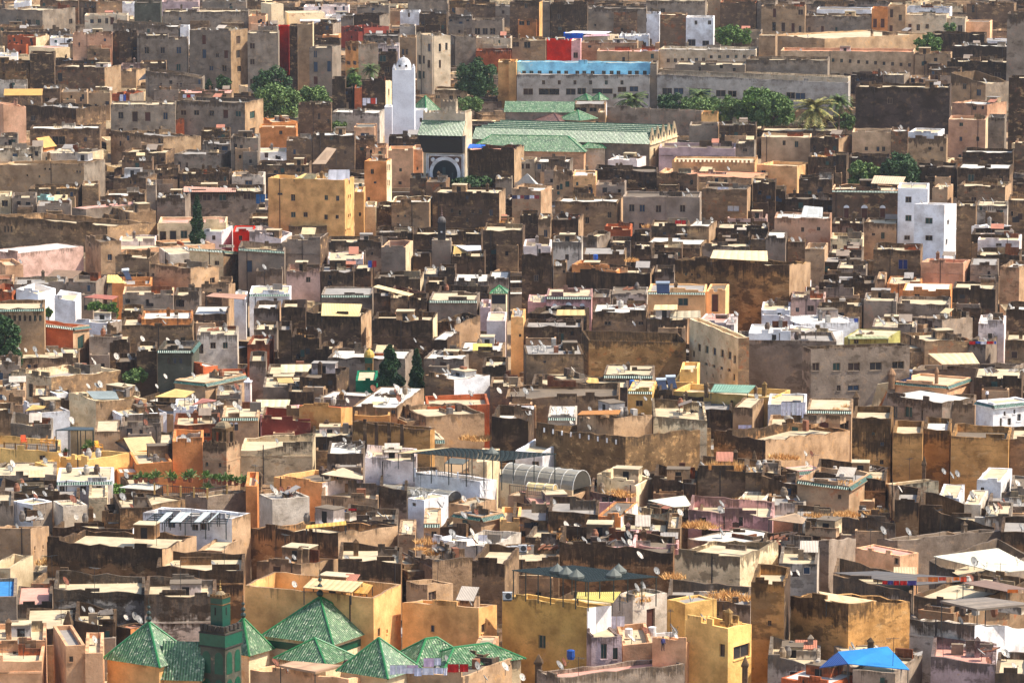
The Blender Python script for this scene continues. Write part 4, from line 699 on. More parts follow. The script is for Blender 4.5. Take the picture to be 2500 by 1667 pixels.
PW=B(1440,1560,1672,258,300,'wht','small green pyramid roof right of the white minaret',roof='pyr',ry=128,nd=0,m=0,th=40); B(1915,2372,2440,622,970,'drk','big black stained wall right of the arched gateway','the black stained wall',m=.85,mh=5,nd=0,cr='tan',rf='p'); B(10,490,512,765,860,'brn',m=.4,rf='b'); B(0,280,292,645,750,'wht',m=.25,p=.1); B(2200,2350,2362,892,1010,'gry',m=.35); B(2240,2352,2372,832,900,'wht',m=.1,w=[(2280,870,34,34)],p=.15)
B(700,880,900,60,225,'drk',m=.7,mh=3); B(905,970,980,55,230,'brk',m=.5); B(975,1190,1247,-10,235,'drk','dark recessed house left of the white minaret',m=.75,mh=4,cr='crm',wr=[(1220,95,12,60)],tr=-10); B(1230,1500,1510,455,520,'gre',m=.1,nd=0,roof='gx',ry=448,k=3) if 0 else None; B(1640,1930,1942,75,220,'tan',w=[(1792,147,36,42),(1862,150,32,42),(1660,140,10,30),(1680,140,10,30)],m=.35,nd=0)
T(1250, 150)
MOS=B(-385,1265,1522,752,930,'gry','vast prayer hall of parallel green tiled gable roofs','the green prayer hall',cr='crm',th=16,nd=0,m=.25,p=.05,wr=[(1308,840,18,80),(1412,780,14,24),(1464,775,14,24)])
MH=B(-400,660,716,828,935,'orp','front green hipped roof wing with a tan wall','the green hipped wing',roof='hip',ry=682,th=9,k=8,m=.35,d=[(535,905,52,45)]); B(640,850,882,795,920,'crm','small green hip roof at the right end of the hipped wing',roof='hip',ry=712,k=7,m=.2); B(-60,555,572,465,550,'gry','green tiled roof behind the prayer hall',roof='gx',ry=368,k=6,m=.4); B(200,440,570,560,590,'brn','brownish tiled pyramid roof behind the prayer hall',roof='pyr',ry=475,rcol='brown',th=35); B(440,620,770,540,590,'tan','green tiled pyramid roof beside the brownish one',roof='pyr',ry=450,th=35)
B(590,700,770,358,400,'wht','little green roofed pavilion with a white dish',roof='pyr',ry=300,th=40); B(735,800,872,350,400,'wht','second little green roofed pavilion',roof='pyr',ry=290,th=40); B(570,850,865,395,470,'tan',m=.3,w=[(630,445,110,44),(745,445,70,40)],nd=0,p=.1); B(790,855,865,470,560,'tan',m=.2,nd=0)
PWL=B(865,1740,1760,455,580,'gry','grey garden wall divided into panels','the panelled garden wall',m=.4,pil=(990,1128,1262,1397,1532,1680),nd=0,k=1.3,name='wall'); B(1740,1890,1902,485,600,'och',m=.1,nd=0); B(1630,1890,1902,592,730,'gry',m=.3,cr='tan',nd=0); B(1905,2240,2252,590,750,'drk',m=.8,nd=4); B(1350,2050,2062,800,940,'mau','long blank mauve wall right of the mosque gables','the blank mauve wall',m=.15,nd=2); B(2055,2225,2242,757,930,'gry',w=[(2140,815,42,36)],m=.35)
OCW=B(1470,2230,2257,932,1070,'ort','apricot crenellated wall house with potted plants','the apricot crenellated house',m=.05,crenel=.8,nd=0,p=.3,w=[(1445,970,40,30)]); B(2250,2620,2762,965,1110,'ort',m=.05,nd=0,p=.6,w=[(2310,1030,40,60)],tr=930); B(1440,2200,2352,1072,1160,'tan',m=.3,rf='orp',p=.1,nd=1); B(880,1150,1232,912,1000,'pkw',rf='w',m=.15,p=.1,d=[(902,955,36,40)],nd=4); B(215,530,562,925,1040,'gry',m=.45,rf='w'); B(55,210,232,922,1010,'crm',m=.3,w=[(90,965,40,50),(145,965,40,50)]); B(-60,55,112,812,1010,'drk',cr='tan',m=.5)
B(560,760,775,1040,1080,'crm',m=.2,rf='w'); B(0,265,280,1130,1175,'wht','white lattice pyramid pavilion left of centre',roof='pyr',ry=1028,rcol=sheet_mat((226,222,210),'white_lattice_roof',4.0),th=35,m=.1); B(380,560,575,1060,1250,'tan',m=.3,tl=1000); B(1350,1420,1480,1030,1130,'orp',m=.1,tl=1020)
T(1250, 0)
SB=B(45,1265,1282,692,930,'pgr','grey arcaded school front below a sky blue gallery','the sky blue gallery',m=.35,nd=0,rf='g',p=.4,w=RW(290,1010,6,760,28,40)+[(148,845,90,60),(340,845,190,60),(540,845,90,60),(640,840,80,60),(830,840,190,50),(1010,825,80,50),(1120,820,80,50)]+RW(60,1240,9,885,30,45)); B(45,1270,1287,582,700,'lbl','sky blue painted upper gallery with small doors',m=.15,nd=0,at=(SB,6),k=4,w=[(x,672,36,40) for x in (110,178,253,355,430,497,600,663,740,843,915,978,1083,1147,1220)],rf='b',p=.2)
PPW=B(1330,3090,3110,765,960,'pgr','long grey school wing with pierced parapet blocks','the pierced parapet wing',tl=685,m=.3,nd=0,p=.3,w=RW(1428,1778,4,725,36,44,732)+RW(1923,2280,4,740,36,44,752)+[(1425,840,90,60),(1530,840,90,60),(1725,845,200,60),(1918,860,90,60),(2024,865,80,60),(2180,865,110,60),(2560,880,80,60),(2650,885,90,60)]+[(1320,840,18,60),(1915,905,30,60),(2020,915,30,60)],k=8); B(1340,3090,3110,715,800,'crm','cream upper storey with small windows behind the pierced parapets',m=.1,nd=0,at=(PPW,6),k=5,tl=640,w=RW(1405,2330,10,670,24,30,700)); B(-30,40,52,572,900,'och',m=.15,nd=0)
B(1270,1330,1345,585,800,'gry',m=.3,nd=0,at=(SB,1)); B(1500,2140,2160,600,660,'gry',m=.3,nd=3,at=(PPW,13)); B(2150,2900,2920,555,640,'gry',m=.3,nd=0,at=(PPW,15))
B(1150,1355,1367,130,310,'wht','pale building with an enclosed balcony','the pale balcony building',w=[(1222,187,36,36),(1330,187,66,52)],m=.05,nd=1); B(1360,1600,1612,140,430,'brn',m=.3,nd=0); B(1600,1850,1862,165,440,'wht','pale building with two red sills','the red sills building',w=[(1690,210,26,38),(1815,210,30,38),(1650,395,72,62),(1780,400,62,48)],m=.05,nd=0); B(320,545,552,375,560,'red','deep red windowless house','the deep red house',m=.05,nd=4,k=6); B(545,630,642,378,560,'pnk',w=[(585,510,42,52)],m=.1,nd=0,p=.2); B(475,650,657,308,380,'blu','bright blue rooftop room under a white sheet','the blue rooftop room',m=.05,nd=0,p=.05,rf='w')
B(0,310,322,372,570,'tan',m=.35,nd=3,w=[(35,410,60,50),(140,415,60,60)]); B(640,1150,1162,395,540,'tan',m=.3,nd=3); B(650,880,982,335,410,'crm',m=.15,p=.1,nd=0); B(-20,250,282,25,310,'brn',w=[(130,55,32,46)],m=.5,cr='och',nd=0); B(280,350,362,20,350,'gry',m=.4,nd=0); B(355,690,702,42,360,'drk',m=.7,mh=5,w=[(435,155,32,52),(440,265,36,32)],nd=1); B(690,1235,1242,82,310,'gry',m=.4,nd=3,w=[(765,235,20,25)]); B(935,1150,1162,115,310,'brn',m=.3,nd=2)
B(1235,1775,1792,12,160,'gry',w=[(1285,100,32,42),(1385,100,42,42)],m=.35,nd=0); B(1800,1915,1927,5,280,'tan',m=.3,nd=0); B(1915,2240,2262,28,300,'brn',m=.3,cap='brk',nd=0); B(2250,2420,2442,12,300,'gry',w=[(2305,110,32,82),(2305,240,32,82)],m=.35,nd=0); B(55,225,237,188,320,'org',m=.25,nd=0,w=[(90,215,50,40),(150,215,30,40)],rf='w'); B(1990,2290,2302,292,450,'gry',m=.35,nd=1); B(2270,2420,2440,330,570,'tan',m=.3,nd=0)
B(780,1350,1362,475,590,'tan',m=.25,rf='p',nd=1); B(1170,1350,1362,482,580,'wht',m=.1,nd=0); B(1360,2240,2262,462,590,'crm','cream gallery of small windows behind the school','the cream window gallery',m=.15,w=RW(1370,1760,7,560,30,36,550)+RW(1830,2210,6,525,28,30,520),nd=5,rf='w'); B(985,1250,1262,335,420,'wht',m=.15,rf='w',nd=5,p=.1)
T(1875, 0)
B(-60,340,352,62,330,'tan','tan apartment house with tall shuttered windows','the shuttered apartment house',w=[(60,120,32,82),(55,245,36,82),(140,250,36,82),(230,255,32,82),(295,270,24,62),(300,115,46,52)],m=.3,nd=2,rf='w'); B(350,950,962,152,320,'gry',w=[(500,275,28,68),(628,285,24,68),(380,270,24,44)],m=.35,nd=3); B(450,950,962,92,160,'wht',m=.1,p=.2,nd=0,cr='crm'); B(955,1100,1112,82,320,'org',w=[(983,215,36,82),(1053,215,36,82)],m=.2,nd=0,rf='w'); B(1100,1265,1277,62,320,'tan',w=[(1135,125,32,78),(1130,270,32,72),(1215,165,30,58)],m=.25,nd=0)
B(1270,1640,1662,142,320,'crm','cream apartment house with a white terrace','the cream apartment house',w=[(1303,255,32,68),(1380,255,32,58),(1462,245,32,42)],m=.15,nd=0); B(1640,1810,1832,172,320,'crm',m=.3,w=[(1765,265,42,62)],nd=0); B(1280,1670,1692,78,150,'wht',m=.15,p=.2,nd=1); B(1815,2040,2062,205,310,'orp',m=.1,p=.2,nd=0); B(1830,2260,2282,45,200,'brn',m=.35,nd=1,w=[(1885,80,30,70),(1965,55,80,30)])
B(-60,520,1512,358,490,'tan','long blank tan garden wall with a bend','the long bent wall',tl=320,tr=312,m=.3,nd=4,p=.3,th=48); B(120,1340,1352,478,640,'tnc','low gallery with a row of small windows and light tan plaster','the light tan gallery',m=.2,w=RW(520,1300,11,550,26,34,600),nd=2,rf='orp'); B(1350,1680,1692,500,650,'tan',m=.3,nd=2); B(1500,1990,2012,318,490,'drk',m=.8,mh=4,nd=0); B(1690,2250,2267,428,560,'drk','black wall topped by a white terrace, upper right',m=.85,rf='w',mh=4,nd=3); B(1650,2230,2247,572,730,'drk',m=.6,mh=3,nd=2,w=[(2110,690,60,50)]); B(1915,2260,2272,378,440,'wht',m=.05,w=[(2000,402,36,24)],nd=1,p=.1)
B(810,1670,1687,808,1200,'blk','wide black unplastered block with two tan pilasters','the wide black block',m=.75,pil=None,nd=2,w=[(1120,930,46,55)]); B(750,1060,1072,692,810,'blk',m=.5,nd=1,rf='w'); B(1060,1250,1302,692,800,'gry',m=.4,w=[(1095,770,40,36)],nd=4); B(1300,1480,1492,722,800,'tan',m=.35,nd=2,rf='w'); B(1480,1770,1782,642,770,'brn',m=.55,nd=3,rf='w'); B(1680,2000,2217,772,940,'tan',w=[(1805,795,36,54),(1935,852,42,62)],m=.45,nd=2,cr='gry',tl=670)
B(1690,2015,2192,962,1090,'tnp',w=[(1745,1000,122,100),(1897,995,36,36),(1972,990,24,32)],m=.25,nd=2,rf='w'); B(1660,2000,2022,1102,1400,'tnp','rosy tan tower house with sunlit edge and three windows','the rosy tower house',w=[(1775,1145,36,36),(1772,1278,28,42),(1927,1278,28,42),(1763,1435,28,30)],m=.15,nd=1,cr='crm'); B(2020,2175,2192,1085,1330,'gry',m=.4,nd=1); B(2200,2420,2440,130,760,'gry',m=.5,nd=0,mh=4)
B(2215,2420,2440,720,1230,'drk','steep shadowed house wall at the right edge',m=.8,nd=3,mh=5)
T(1875, 200)
B(-60,390,402,512,650,'tnc','light tan wall house with two dark windows under palms','the two window tan wall',w=[(148,562,28,44),(262,575,34,56)],m=.15,nd=2); B(390,650,782,522,690,'drk',m=.65,cr='tan'); B(775,1130,1142,467,680,'tnc','smooth tan house with three small windows in a row','the smooth tan house',w=[(903,615,30,36),(1010,618,28,44),(1062,618,30,44)],m=.1,nd=0); B(1130,1285,1297,452,690,'brn',m=.6,rf='w',nd=3); WTH=B(1290,1640,1652,522,780,'tan','weathered tan house with a white roof terrace','the weathered tan house',m=.55,w=[(1195,620,30,40),(1308,622,36,54),(1487,612,30,30),(1597,618,32,44)],nd=0); B(1290,1560,1622,468,535,'wht',m=.05,p=.3,at=(WTH,2),nd=0)
B(370,720,742,692,900,'drk',dry=1,m=.7,nd=2,mh=3); B(745,1120,1132,700,810,'drk',rf='w',m=.7,nd=0); B(1790,2250,2272,652,790,'drk',m=.6,nd=0,rf='w'); B(-60,650,660,455,520,'drk',m=.6,nd=0); B(2270,2420,2440,560,760,'brn',m=.5)
T(0, 0)
B(0,390,692,98,275,'gry','grey house with three pointed arch windows','the pointed arch house',m=.35,w=[(170,205,42,54),(262,205,42,50),(345,210,38,54)],wr=[(650,200,30,50)],nd=3,tl=85,th=35); B(130,275,290,25,100,'wht',m=.1,p=.1,nd=0); B(725,885,1122,20,140,'brn',m=.35,nd=2); B(780,1170,1182,142,270,'crm',w=[(845,198,34,38),(913,195,34,38),(980,195,28,54),(1030,195,36,68)],m=.1,nd=2,rf='w'); B(1235,1475,1487,25,210,'drg','dark green sheet clad block at the top','the dark green block',m=.2,nd=0); B(1095,1235,1245,35,110,'wht',m=.1,p=.1,nd=0)
B(1500,2280,2292,108,270,'gry',m=.45,nd=2); B(1480,1820,1835,18,100,'mau',m=.15,nd=0); B(1040,1640,1662,248,360,'gry',m=.4,rf='w',nd=4,tl=210); B(1655,1735,1745,250,360,'wht',m=.05,nd=0); B(670,1030,1042,318,610,'tnp',m=.2,nd=2); B(1040,1260,1272,302,600,'drk',m=.5,nd=1); B(1260,1545,1552,328,610,'gry',w=[(1348,465,42,64),(1495,465,42,58),(1240,485,46,62)],m=.4,nd=3,wcol=None); B(1545,1720,1732,362,690,'gry',w=[(1643,465,46,64),(1640,620,42,64)],m=.4,nd=2)
B(1740,2120,2277,285,710,'gry','tall grey tenement with bay fronts and many windows','the tall grey tenement',w=[(1872,365,38,86),(1875,495,38,82),(1995,510,28,42),(2075,500,38,74),(1940,630,38,48),(2060,630,42,58)],wr=[(2190,370,38,74),(2190,500,38,74),(2200,635,38,54)],m=.35,cr='tan',nd=4,rf='w'); B(2275,2555,2567,305,810,'gry',w=[(2318,425,48,54),(2318,570,44,54),(2318,755,44,58)],m=.3,nd=0)
B(70,330,452,345,430,'brk',m=.3,rf='b',nd=2,cr='crm'); B(460,680,692,352,420,'wht',m=.05,p=.2,nd=1); B(265,500,642,445,560,'crm','cream stucco house with slit windows, upper left','the cream stucco house',m=0,cr='crm',rf='p',p=.15,wr=[(600,520,10,32),(612,515,10,32)],nd=0,plain=1,tl=425,tr=430); B(0,160,167,505,580,'wht',m=.1,p=.2,nd=2); B(-60,270,282,582,810,'drb',m=.6,mh=3,nd=1); B(275,495,512,495,810,'drk',m=.6,mh=4,nd=0); B(500,915,932,555,630,'drk',nd=4,m=.6,rf='w'); B(510,960,1112,622,850,'brn','brown house with a sunlit ochre side wall','the ochre sided house',w=[(550,710,48,78)],cr='tan',m=.5,nd=1)
B(1110,1290,1300,605,670,'pkg',m=.3,nd=2); B(1290,1520,1532,582,670,'brn',m=.35,nd=0); B(1340,1860,1882,722,840,'gry',m=.35,nd=3,tl=650); B(1110,1250,1342,655,750,'tan',m=.3,nd=0); B(0,250,262,735,820,'wht',m=.45,nd=1); B(30,640,662,295,340,'brn',m=.4,nd=3); B(0,395,405,245,300,'brn',m=.4,nd=2); B(395,640,650,290,360,'gry',m=.4,nd=3); B(2285,2440,2460,150,290,'orp',m=.15,nd=1); B(1860,2260,2270,15,110,'gry',m=.35,nd=3); B(370,720,730,10,100,'brn',m=.4,nd=1); B(640,720,730,400,540,'gry',m=.4,nd=0)
T(625, 0)
B(45,140,252,42,235,'crm','smooth cream tower block with an ornamented corner','the smooth cream tower',m=0,plain=1,nd=0,p=.2); B(262,300,632,122,215,'crm','smooth cream wall with vertical grooves',m=0,plain=1,nd=1,p=.1); B(20,195,207,242,690,'gry','grey cement house with pink roof edge beside the red stripe','the grey cement house',w=[(145,295,32,52),(142,440,40,60),(55,420,22,26),(55,565,22,26),(142,580,40,54)],m=.15,nd=3,rf='p'); B(200,300,308,242,650,'red','tall narrow house wall painted bright red','the red stripe',m=.03,plain=1,nd=0,k=5); B(305,380,392,242,680,'drk',m=.5,nd=0,mh=4); B(385,520,532,222,720,'tan','tall blank tan gable wall beside the red stripe',m=.2,nd=0,cr='crm')
B(530,705,782,222,360,'drk',m=.5,cr='gry',rf='w',nd=1); B(490,700,782,442,810,'gry','tenement with a blue glazed balcony','the blue balcony tenement',w=[(545,500,32,66),(547,615,42,94),(548,740,40,74),(665,500,120,90),(670,610,40,100)],m=.3,nd=0,wcol=SHUT[3]); B(545,770,782,372,450,'drk',m=.7,nd=0); B(610,760,782,328,380,'org',m=.2,nd=0,p=.1); B(780,990,1222,258,310,'rbr',m=.4,nd=2); B(820,940,1122,405,660,'och',w=[(855,445,32,38),(905,450,32,42),(850,580,38,34),(905,580,34,38)],m=.5,nd=1,cr='gry'); B(990,1315,1322,422,510,'pkw',w=[(1075,465,38,36),(1142,465,38,36),(1250,475,80,50)],m=.25,rf='w',nd=1); B(1125,1290,1302,500,710,'drk',w=[(1165,540,62,62),(1245,540,62,74),(1205,640,42,54)],m=.7,nd=0); B(990,1310,1327,330,430,'gry',m=.6,nd=1)
B(1320,1470,1482,345,610,'tan',w=[(1350,480,24,54),(1385,480,20,54),(1360,580,24,40)],m=.4,nd=2); B(1475,1620,1787,332,770,'crm','cream tenement with stacked narrow windows beside the trees','the cream tenement',w=[(1590,440,28,74),(1505,550,32,84),(1540,550,22,74),(1587,590,28,74),(1503,690,32,78),(1538,690,24,68)],wr=[(1690,440,22,74),(1750,430,22,68),(1690,590,20,74)],m=.15,nd=2,pil=(1635,)); B(1780,1830,2022,338,550,'gry',m=.4,nd=1,cr='gry'); B(1835,2015,2025,342,490,'brn',m=.35,nd=0); B(2020,2340,2354,352,460,'crm',m=.4,nd=2); B(2020,2340,2354,470,580,'brk',m=.35,nd=0,rf='w'); B(1985,2265,2282,188,350,'gry','grey block with slanted white louvers','the louvered grey block',m=.25,nd=0,w=[(2035,290,50,60),(2105,290,50,60),(2175,290,50,60),(2245,290,40,60)])
B(1500,1750,1767,128,340,'drk',m=.5,nd=2); B(1395,1755,1767,0,130,'gry',m=.3,nd=0); B(1770,1985,1992,152,250,'gry',m=.4,nd=2); B(1925,2200,2212,42,150,'brn',m=.45,dry=1,nd=0); B(895,1135,1227,142,245,'drk',m=.6,cr='gry',nd=0); B(780,895,905,165,250,'gry',m=.35,nd=0); B(400,790,802,195,240,'wht',m=.1,rf='w',p=.05,nd=0); B(640,895,905,150,190,'wht',m=.1,rf='w',p=.05,nd=2); B(440,850,862,62,110,'pkw',m=.15,rf='w',nd=5); B(930,1220,1232,68,140,'gry',m=.3,nd=2); B(1325,1500,1512,112,170,'wht',m=.1,nd=0,w=[(1405,140,20,40)]); B(1320,1460,1470,245,320,'wht',m=.4,nd=0); B(905,970,977,812,990,'brk',m=.5,nd=0); B(700,820,832,730,985,'drk',m=.7,nd=0,mh=5); B(2225,2392,2397,575,890,'och',m=.2,nd=0)
B(1780,2000,2010,10,140,'drb',m=.4,nd=1); B(2200,2420,2440,60,190,'gry',m=.35,nd=1)
# ------------------------------------------------------------------ minarets and the gateway (their shafts)
T(625, 0); WM=B(1252,1455,1462,645,1210,'wht','white square minaret with a small dome, upper centre','the white minaret',m=0,plain=1,k=5.0,p=.25,nd=0,h0=6,name='minaret')
T(0, 1300); GMN=B(1840,2065,2215,905,1460,'drg','dark stone minaret with green tiled bands and a slender lantern','the green banded minaret',th=34,m=.35,p=.3,nd=0,name='minaret',tl=872,tr=872)
T(0, 1000); SMN=B(1862,2080,2205,345,610,'tan','old square stone minaret with stepped merlons and a domed lantern','the stone minaret',th=30,m=.55,mh=1.6,p=.3,nd=0,crenel=.7,name='minaret',w=[(1900,500,12,40),(2022,508,12,40)],wr=[(2105,528,12,45)])
T(625, 400); DMN=B(1615,1790,1798,705,945,'gry','small grey minaret with a dark domed lantern','the small dark minaret',k=4,m=.4,p=.15,nd=0,name='minaret',plain=1)
T(625, 700); TSH=B(2160,2298,2308,58,310,'crm','narrow shrine tower with a green tiled pyramid cap','the tiled shrine tower',k=3.4,roof='pyr',ry=-12,m=.15,nd=0,over=.2,name='tower'); GSH=B(1002,1070,1078,652,850,'otb','small shaft with a green panel and yellow dome','the yellow domed shaft',k=1.5,m=.3,p=.05,nd=0,plain=1,name='minaret')
T(0, 700); WPL=B(2245,2300,2313,880,1135,'pkw','slender pinkish white chimney pillar behind the twin arched house','the slender white pillar',k=1.1,m=.3,p=.05,nd=0,plain=1,name='pillar')
T(625, 200); GATE=B(1535,1922,1985,292,975,'crm','tall cream gateway with horseshoe arch and green tiled hood','the arched gateway',k=5,m=.05,plain=1,p=.3,nd=0,crenel=.75,name='gateway')
# ------------------------------------------------------------------ build them: the 300 that show largest as things, the rest as one
order = sorted(HOUSES, key=lambda h: -(h.area+(1e7 if h.must else 0)))
for i, h in enumerate(order): h.solo = i < 304
for h in HOUSES: build_house(h, *h.args)
LANDM = [(h.ref, (h.xl+h.xr)/2, (h.yt+min(h.yb, h.yt+90))/2, h) for h in HOUSES if h.ref]
# rooftop clutter: stair heads, low party walls, chimney stumps, sheets of plywood, mats
def clutter(h):
    rr = random.Random(int(h.xl*11+h.yt*3))
    if h.roof or h.nd == 0 or h.plain or h.wl < 3.5 or h.wr < 3.5: return
    zf = -h.p
    v = min(5, (h.yb-h.yt)/h.s)
    if not h.must and h.nw == 0 and v > 1.2 and h.wl > 4 and not h.args[-1].get('at'):        # lower lean-on rooms before the front
        for _ in range(rr.randint(1, 3)):
            a = rr.uniform(2.6, max(2.8, min(6, h.wl*.6))); x0 = rr.uniform(-h.wl, -a); dp = rr.uniform(1.0, 2.2); z = -min(v, 4)*rr.uniform(.42, .85); mb = MB(); zb = -h.H-.5; rim = rr.choice([.12, .4, .7])
            mb.box((x0, -dp, zb), (x0+a, -.012, z-rim)); 
            for b0, b1 in (((x0+.012, -dp+.012), (x0+a-.012, -dp+.24)), ((x0+.012, -dp+.25), (x0+.24, -.02)), ((x0+a-.24, -dp+.25), (x0+a-.012, -.02))): mb.box((*b0, z-rim-.05), (*b1, z+rr.uniform(-.06, .1)))
            mb.poly([(x0+.24, -dp+.24, z-rim+.01), (x0+a-.24, -dp+.24, z-rim+.01), (x0+a-.24, -.02, z-rim+.01), (x0+.24, -.02, z-rim+.01)], 1)
            if rr.random() < .5: q = x0+a*rr.uniform(.2, .6); mb.box((q, -dp-.012, z-rim-1.5), (q+.5, -dp+.1, z-rim-.8), 2)
            put(mb, 'annex', [wall_mat(rr.choice([h.col, h.col, h.col, 'brn', 'drk', 'tan', 'gry']), None, 1.2), roof_mat(rr.choice('bbbwgd')), DARK], h, h.H)
    if not h.must and h.nw == 0 and h.wl > 3:                    # small shutters and vents
        for _ in range(rr.randint(0, 3) if h.Y < 700 else rr.randint(2, 6)):
            x, z = rr.uniform(-h.wl+.6, -.6), -rr.uniform(.25, .8)*max(1.6, v); a, b = rr.uniform(.18, .42), rr.uniform(.25, .55); mb = MB(); mb.box((x-a-.07, -.05, z-b-.07), (x+a+.07, .0, z+b+.07), 1); mb.poly([(x-a, -.055, z-b), (x+a, -.055, z-b), (x+a, -.055, z+b), (x-a, -.055, z+b)]); put(mb, 'window', [rr.choice(SHUT), h.mats[0]], h, h.H)
    if rr.random() < .4 and h.wl > 4:
        mb = MB(); x = rr.uniform(-h.wl+.3, -.3); mb.bar((x, -.07, .1), (x, -.07, -h.H), .06, 5); put(mb, 'downpipe', [flat_mat((54, 44, 38), 'old_pipe', .8)], h, h.H)
    if rr.random() < .3 and h.wl > 4 and v > 2 and h.nw == 0:
        mb = MB(); z = -rr.uniform(.35, .6)*v; mb.box((-h.wl+.02, -.09, z-.1), (-.02, .0, z+.06)); put(mb, 'string_course', [wall_mat(h.col, .7, 1)], h, h.H)
    def spot(a, b): return rr.uniform(-h.wl+.6+a/2, -.6-a/2) if h.wl > a+1.4 else -h.wl/2, rr.uniform(h.wr*.45, max(h.wr*.46, h.wr-.6-b))
    if rr.random() < .3 and h.wl > 4.5:
        a, b, z = rr.uniform(1.8, 3.2), rr.uniform(1.8, 2.6), rr.uniform(.35, 1.15)
        x, y = spot(a, b); mb = MB(); mb.box((x-a/2, y, zf-.05), (x+a/2, y+b, z)); mb.box((x-a/2-.06, y-.06, z), (x+a/2+.06, y+b+.06, z+.08), 1)
        mb.poly([(x-.35, y-.015, zf), (x+.35, y-.015, zf), (x+.35, y-.015, z-.25), (x-.35, y-.015, z-.25)], 2)
        c = rr.choice(['wht', 'crm', 'pkw', 'tan', 'tan', h.col, h.col]); put(mb, 'roof_room', [wall_mat(c, .3, 1), roof_mat(rr.choice('bbgd')), DARK], h, h.H)
    for _ in range(rr.choice([0, 1, 1, 2, 3])):
        x, y = spot(3, .3); l = rr.uniform(1.2, 4); mb = MB(); z1 = rr.uniform(-.1, .75); mb.box((x, y, zf-.05), (min(x+l, -.35), y+.25, z1))
        if rr.random() < .5: mb.box((x+.012, y+.012, z1-.02), (x+rr.uniform(.4, 1.0), y+.238, z1+rr.uniform(.2, .6)))
        if rr.random() < .5: q = min(x+l, -.35); mb.box((q-.25, y+.262, zf-.05), (q-.01, min(y+rr.uniform(1, 3), h.wr-.35), z1-.08))
        put(mb, 'party_wall', [wall_mat(rr.choice(['brk', 'dwt', 'gry', 'tan', 'crm', h.col, h.col]), .5, 1)], h, h.H)
    for _ in range(rr.choice([0, 0, 1, 2, 3]) if h.Y < 620 else 0):       # jars, crates and heaps kept on the roofs
        x, y = spot(1, 1); mb = MB(); k = rr.random()
        if k < .4: mb.lathe((x, y, zf), [(.2, 0), (.34, .3), (.36, .75), (.22, 1.0), (.2, 1.15)], 8)
        elif k < .7: mb.box((x, y, zf), (x+rr.uniform(.5, 1.4), y+.6, -h.p+rr.uniform(.7, 1.3)))
        else:
            for _ in range(5): a, b = x+rr.uniform(-.8, .8), y+rr.uniform(-.5, .5); mb.slab([(a, b, -.1), (a+.9, b+.1, rr.uniform(-.1, .5)), (a+.8, b+.5, rr.uniform(.0, .5)), (a, b+.4, .1)], .05)
        put(mb, 'roof_clutter', [flat_mat(rr.choice([(150, 96, 66), (120, 110, 100), (190, 180, 166), (90, 70, 56), (140, 120, 96)]), 'roof_stores', .85)], h, h.H)
    if rr.random() < .3:
        x, y = spot(1, 1); z = rr.uniform(.5, 1.1); mb = MB(); mb.box((x, y, zf-.05), (x+.5, y+.5, z)); mb.lathe((x+.25, y+.25, z), [(.42, 0), (.42, .1), (.05, .45)], 4, 0, .78)
        put(mb, 'chimney', [wall_mat(h.col, .5, 1)], h, h.H)
    if rr.random() < .22:
        x, y = spot(2.5, 2); mb = MB(); a = rr.uniform(1.4, 2.4); z0, z1 = rr.uniform(.1, .5), rr.uniform(.7, 1.2)
        mb.slab([(x, y, z0), (x+a, y, z0), (x+a, y+1.6, z1), (x, y+1.6, z1)], .05, 0, [(0, 0), (a, 0), (a, 1.6), (0, 1.6)])
        for px, py, pz in ((x+.1, y+.1, z0), (x+a-.1, y+.1, z0), (x+.1, y+1.5, z1), (x+a-.1, y+1.5, z1)): mb.bar((px, py, zf-.05), (px, py, pz-.05), .04, 4, 1)
        put(mb, 'lean_to', [sheet_mat(rr.choice([(226, 200, 150), (206, 190, 170), (190, 120, 90), (170, 160, 150), (150, 130, 110)]), 'old_sheet'), METAL], h, h.H)
for h in HOUSES: CUR[0] = (h.xc*.37) % 1; clutter(h)
# ------------------------------------------------------------------ minaret details
def part(h, mb, name, mats): return put(mb, name, mats, h, h.H)
CUR[0] = .4
GREEN = tile_mat('green'); GPAINT = flat_mat((16, 84, 60), 'green_zellige', .45); WHITE = wall_mat('wht', 0); STONE = wall_mat('otb', .35); DKST = flat_mat((60, 52, 44), 'dark_stone', .9); BRASS = flat_mat((196, 160, 90), 'brass', .35, .2, .6)
def balls(mb, x, y, z, r, n=3, mi=0):
    mb.bar((x, y, z-.1), (x, y, z+r*(n*2+1.6)), r*.16, 5, mi)
    for i in range(n):
        q = r*(1-.2*i); zz = z+r*.9+i*r*1.9; mb.lathe((x, y, zz), [(q*.2, -q), (q*.75, -q*.65), (q, 0), (q*.75, q*.65), (q*.2, q)], 8, mi)
h = WM; w_, d_ = h.wl, h.wr
mb = MB(); mb.lathe((-w_/2, d_/2, -.2), [(1.5, 0), (1.55, .9), (1.45, 1.5), (1.2, 2.0), (.75, 2.45), (.2, 2.65), (.12, 2.9), (.02, 3.0)], 14); part(h, mb, 'dome', WHITE)
for a in (-2.1, -1.2):
    mb = MB(); c = Vector((-w_/2+1.5*math.cos(a), d_/2+1.5*math.sin(a), .75)); mb.bar(c-Vector((math.cos(a), math.sin(a), 0))*.1, c+Vector((math.cos(a), math.sin(a), 0))*.06, .26, 8); part(h, mb, 'porthole', DARK)
for x in (-w_, -.6):
    for y in (0, d_-.6): mb = MB(); mb.box((x+.01, y+.01, -.03), (x+.59, y+.59, .45)); mb.box((x+.15, y+.15, .45), (x+.45, y+.45, .85)); part(h, mb, 'corner_merlon', WHITE)
h = GMN; w_, d_ = h.wl, h.wr; s_ = h.s
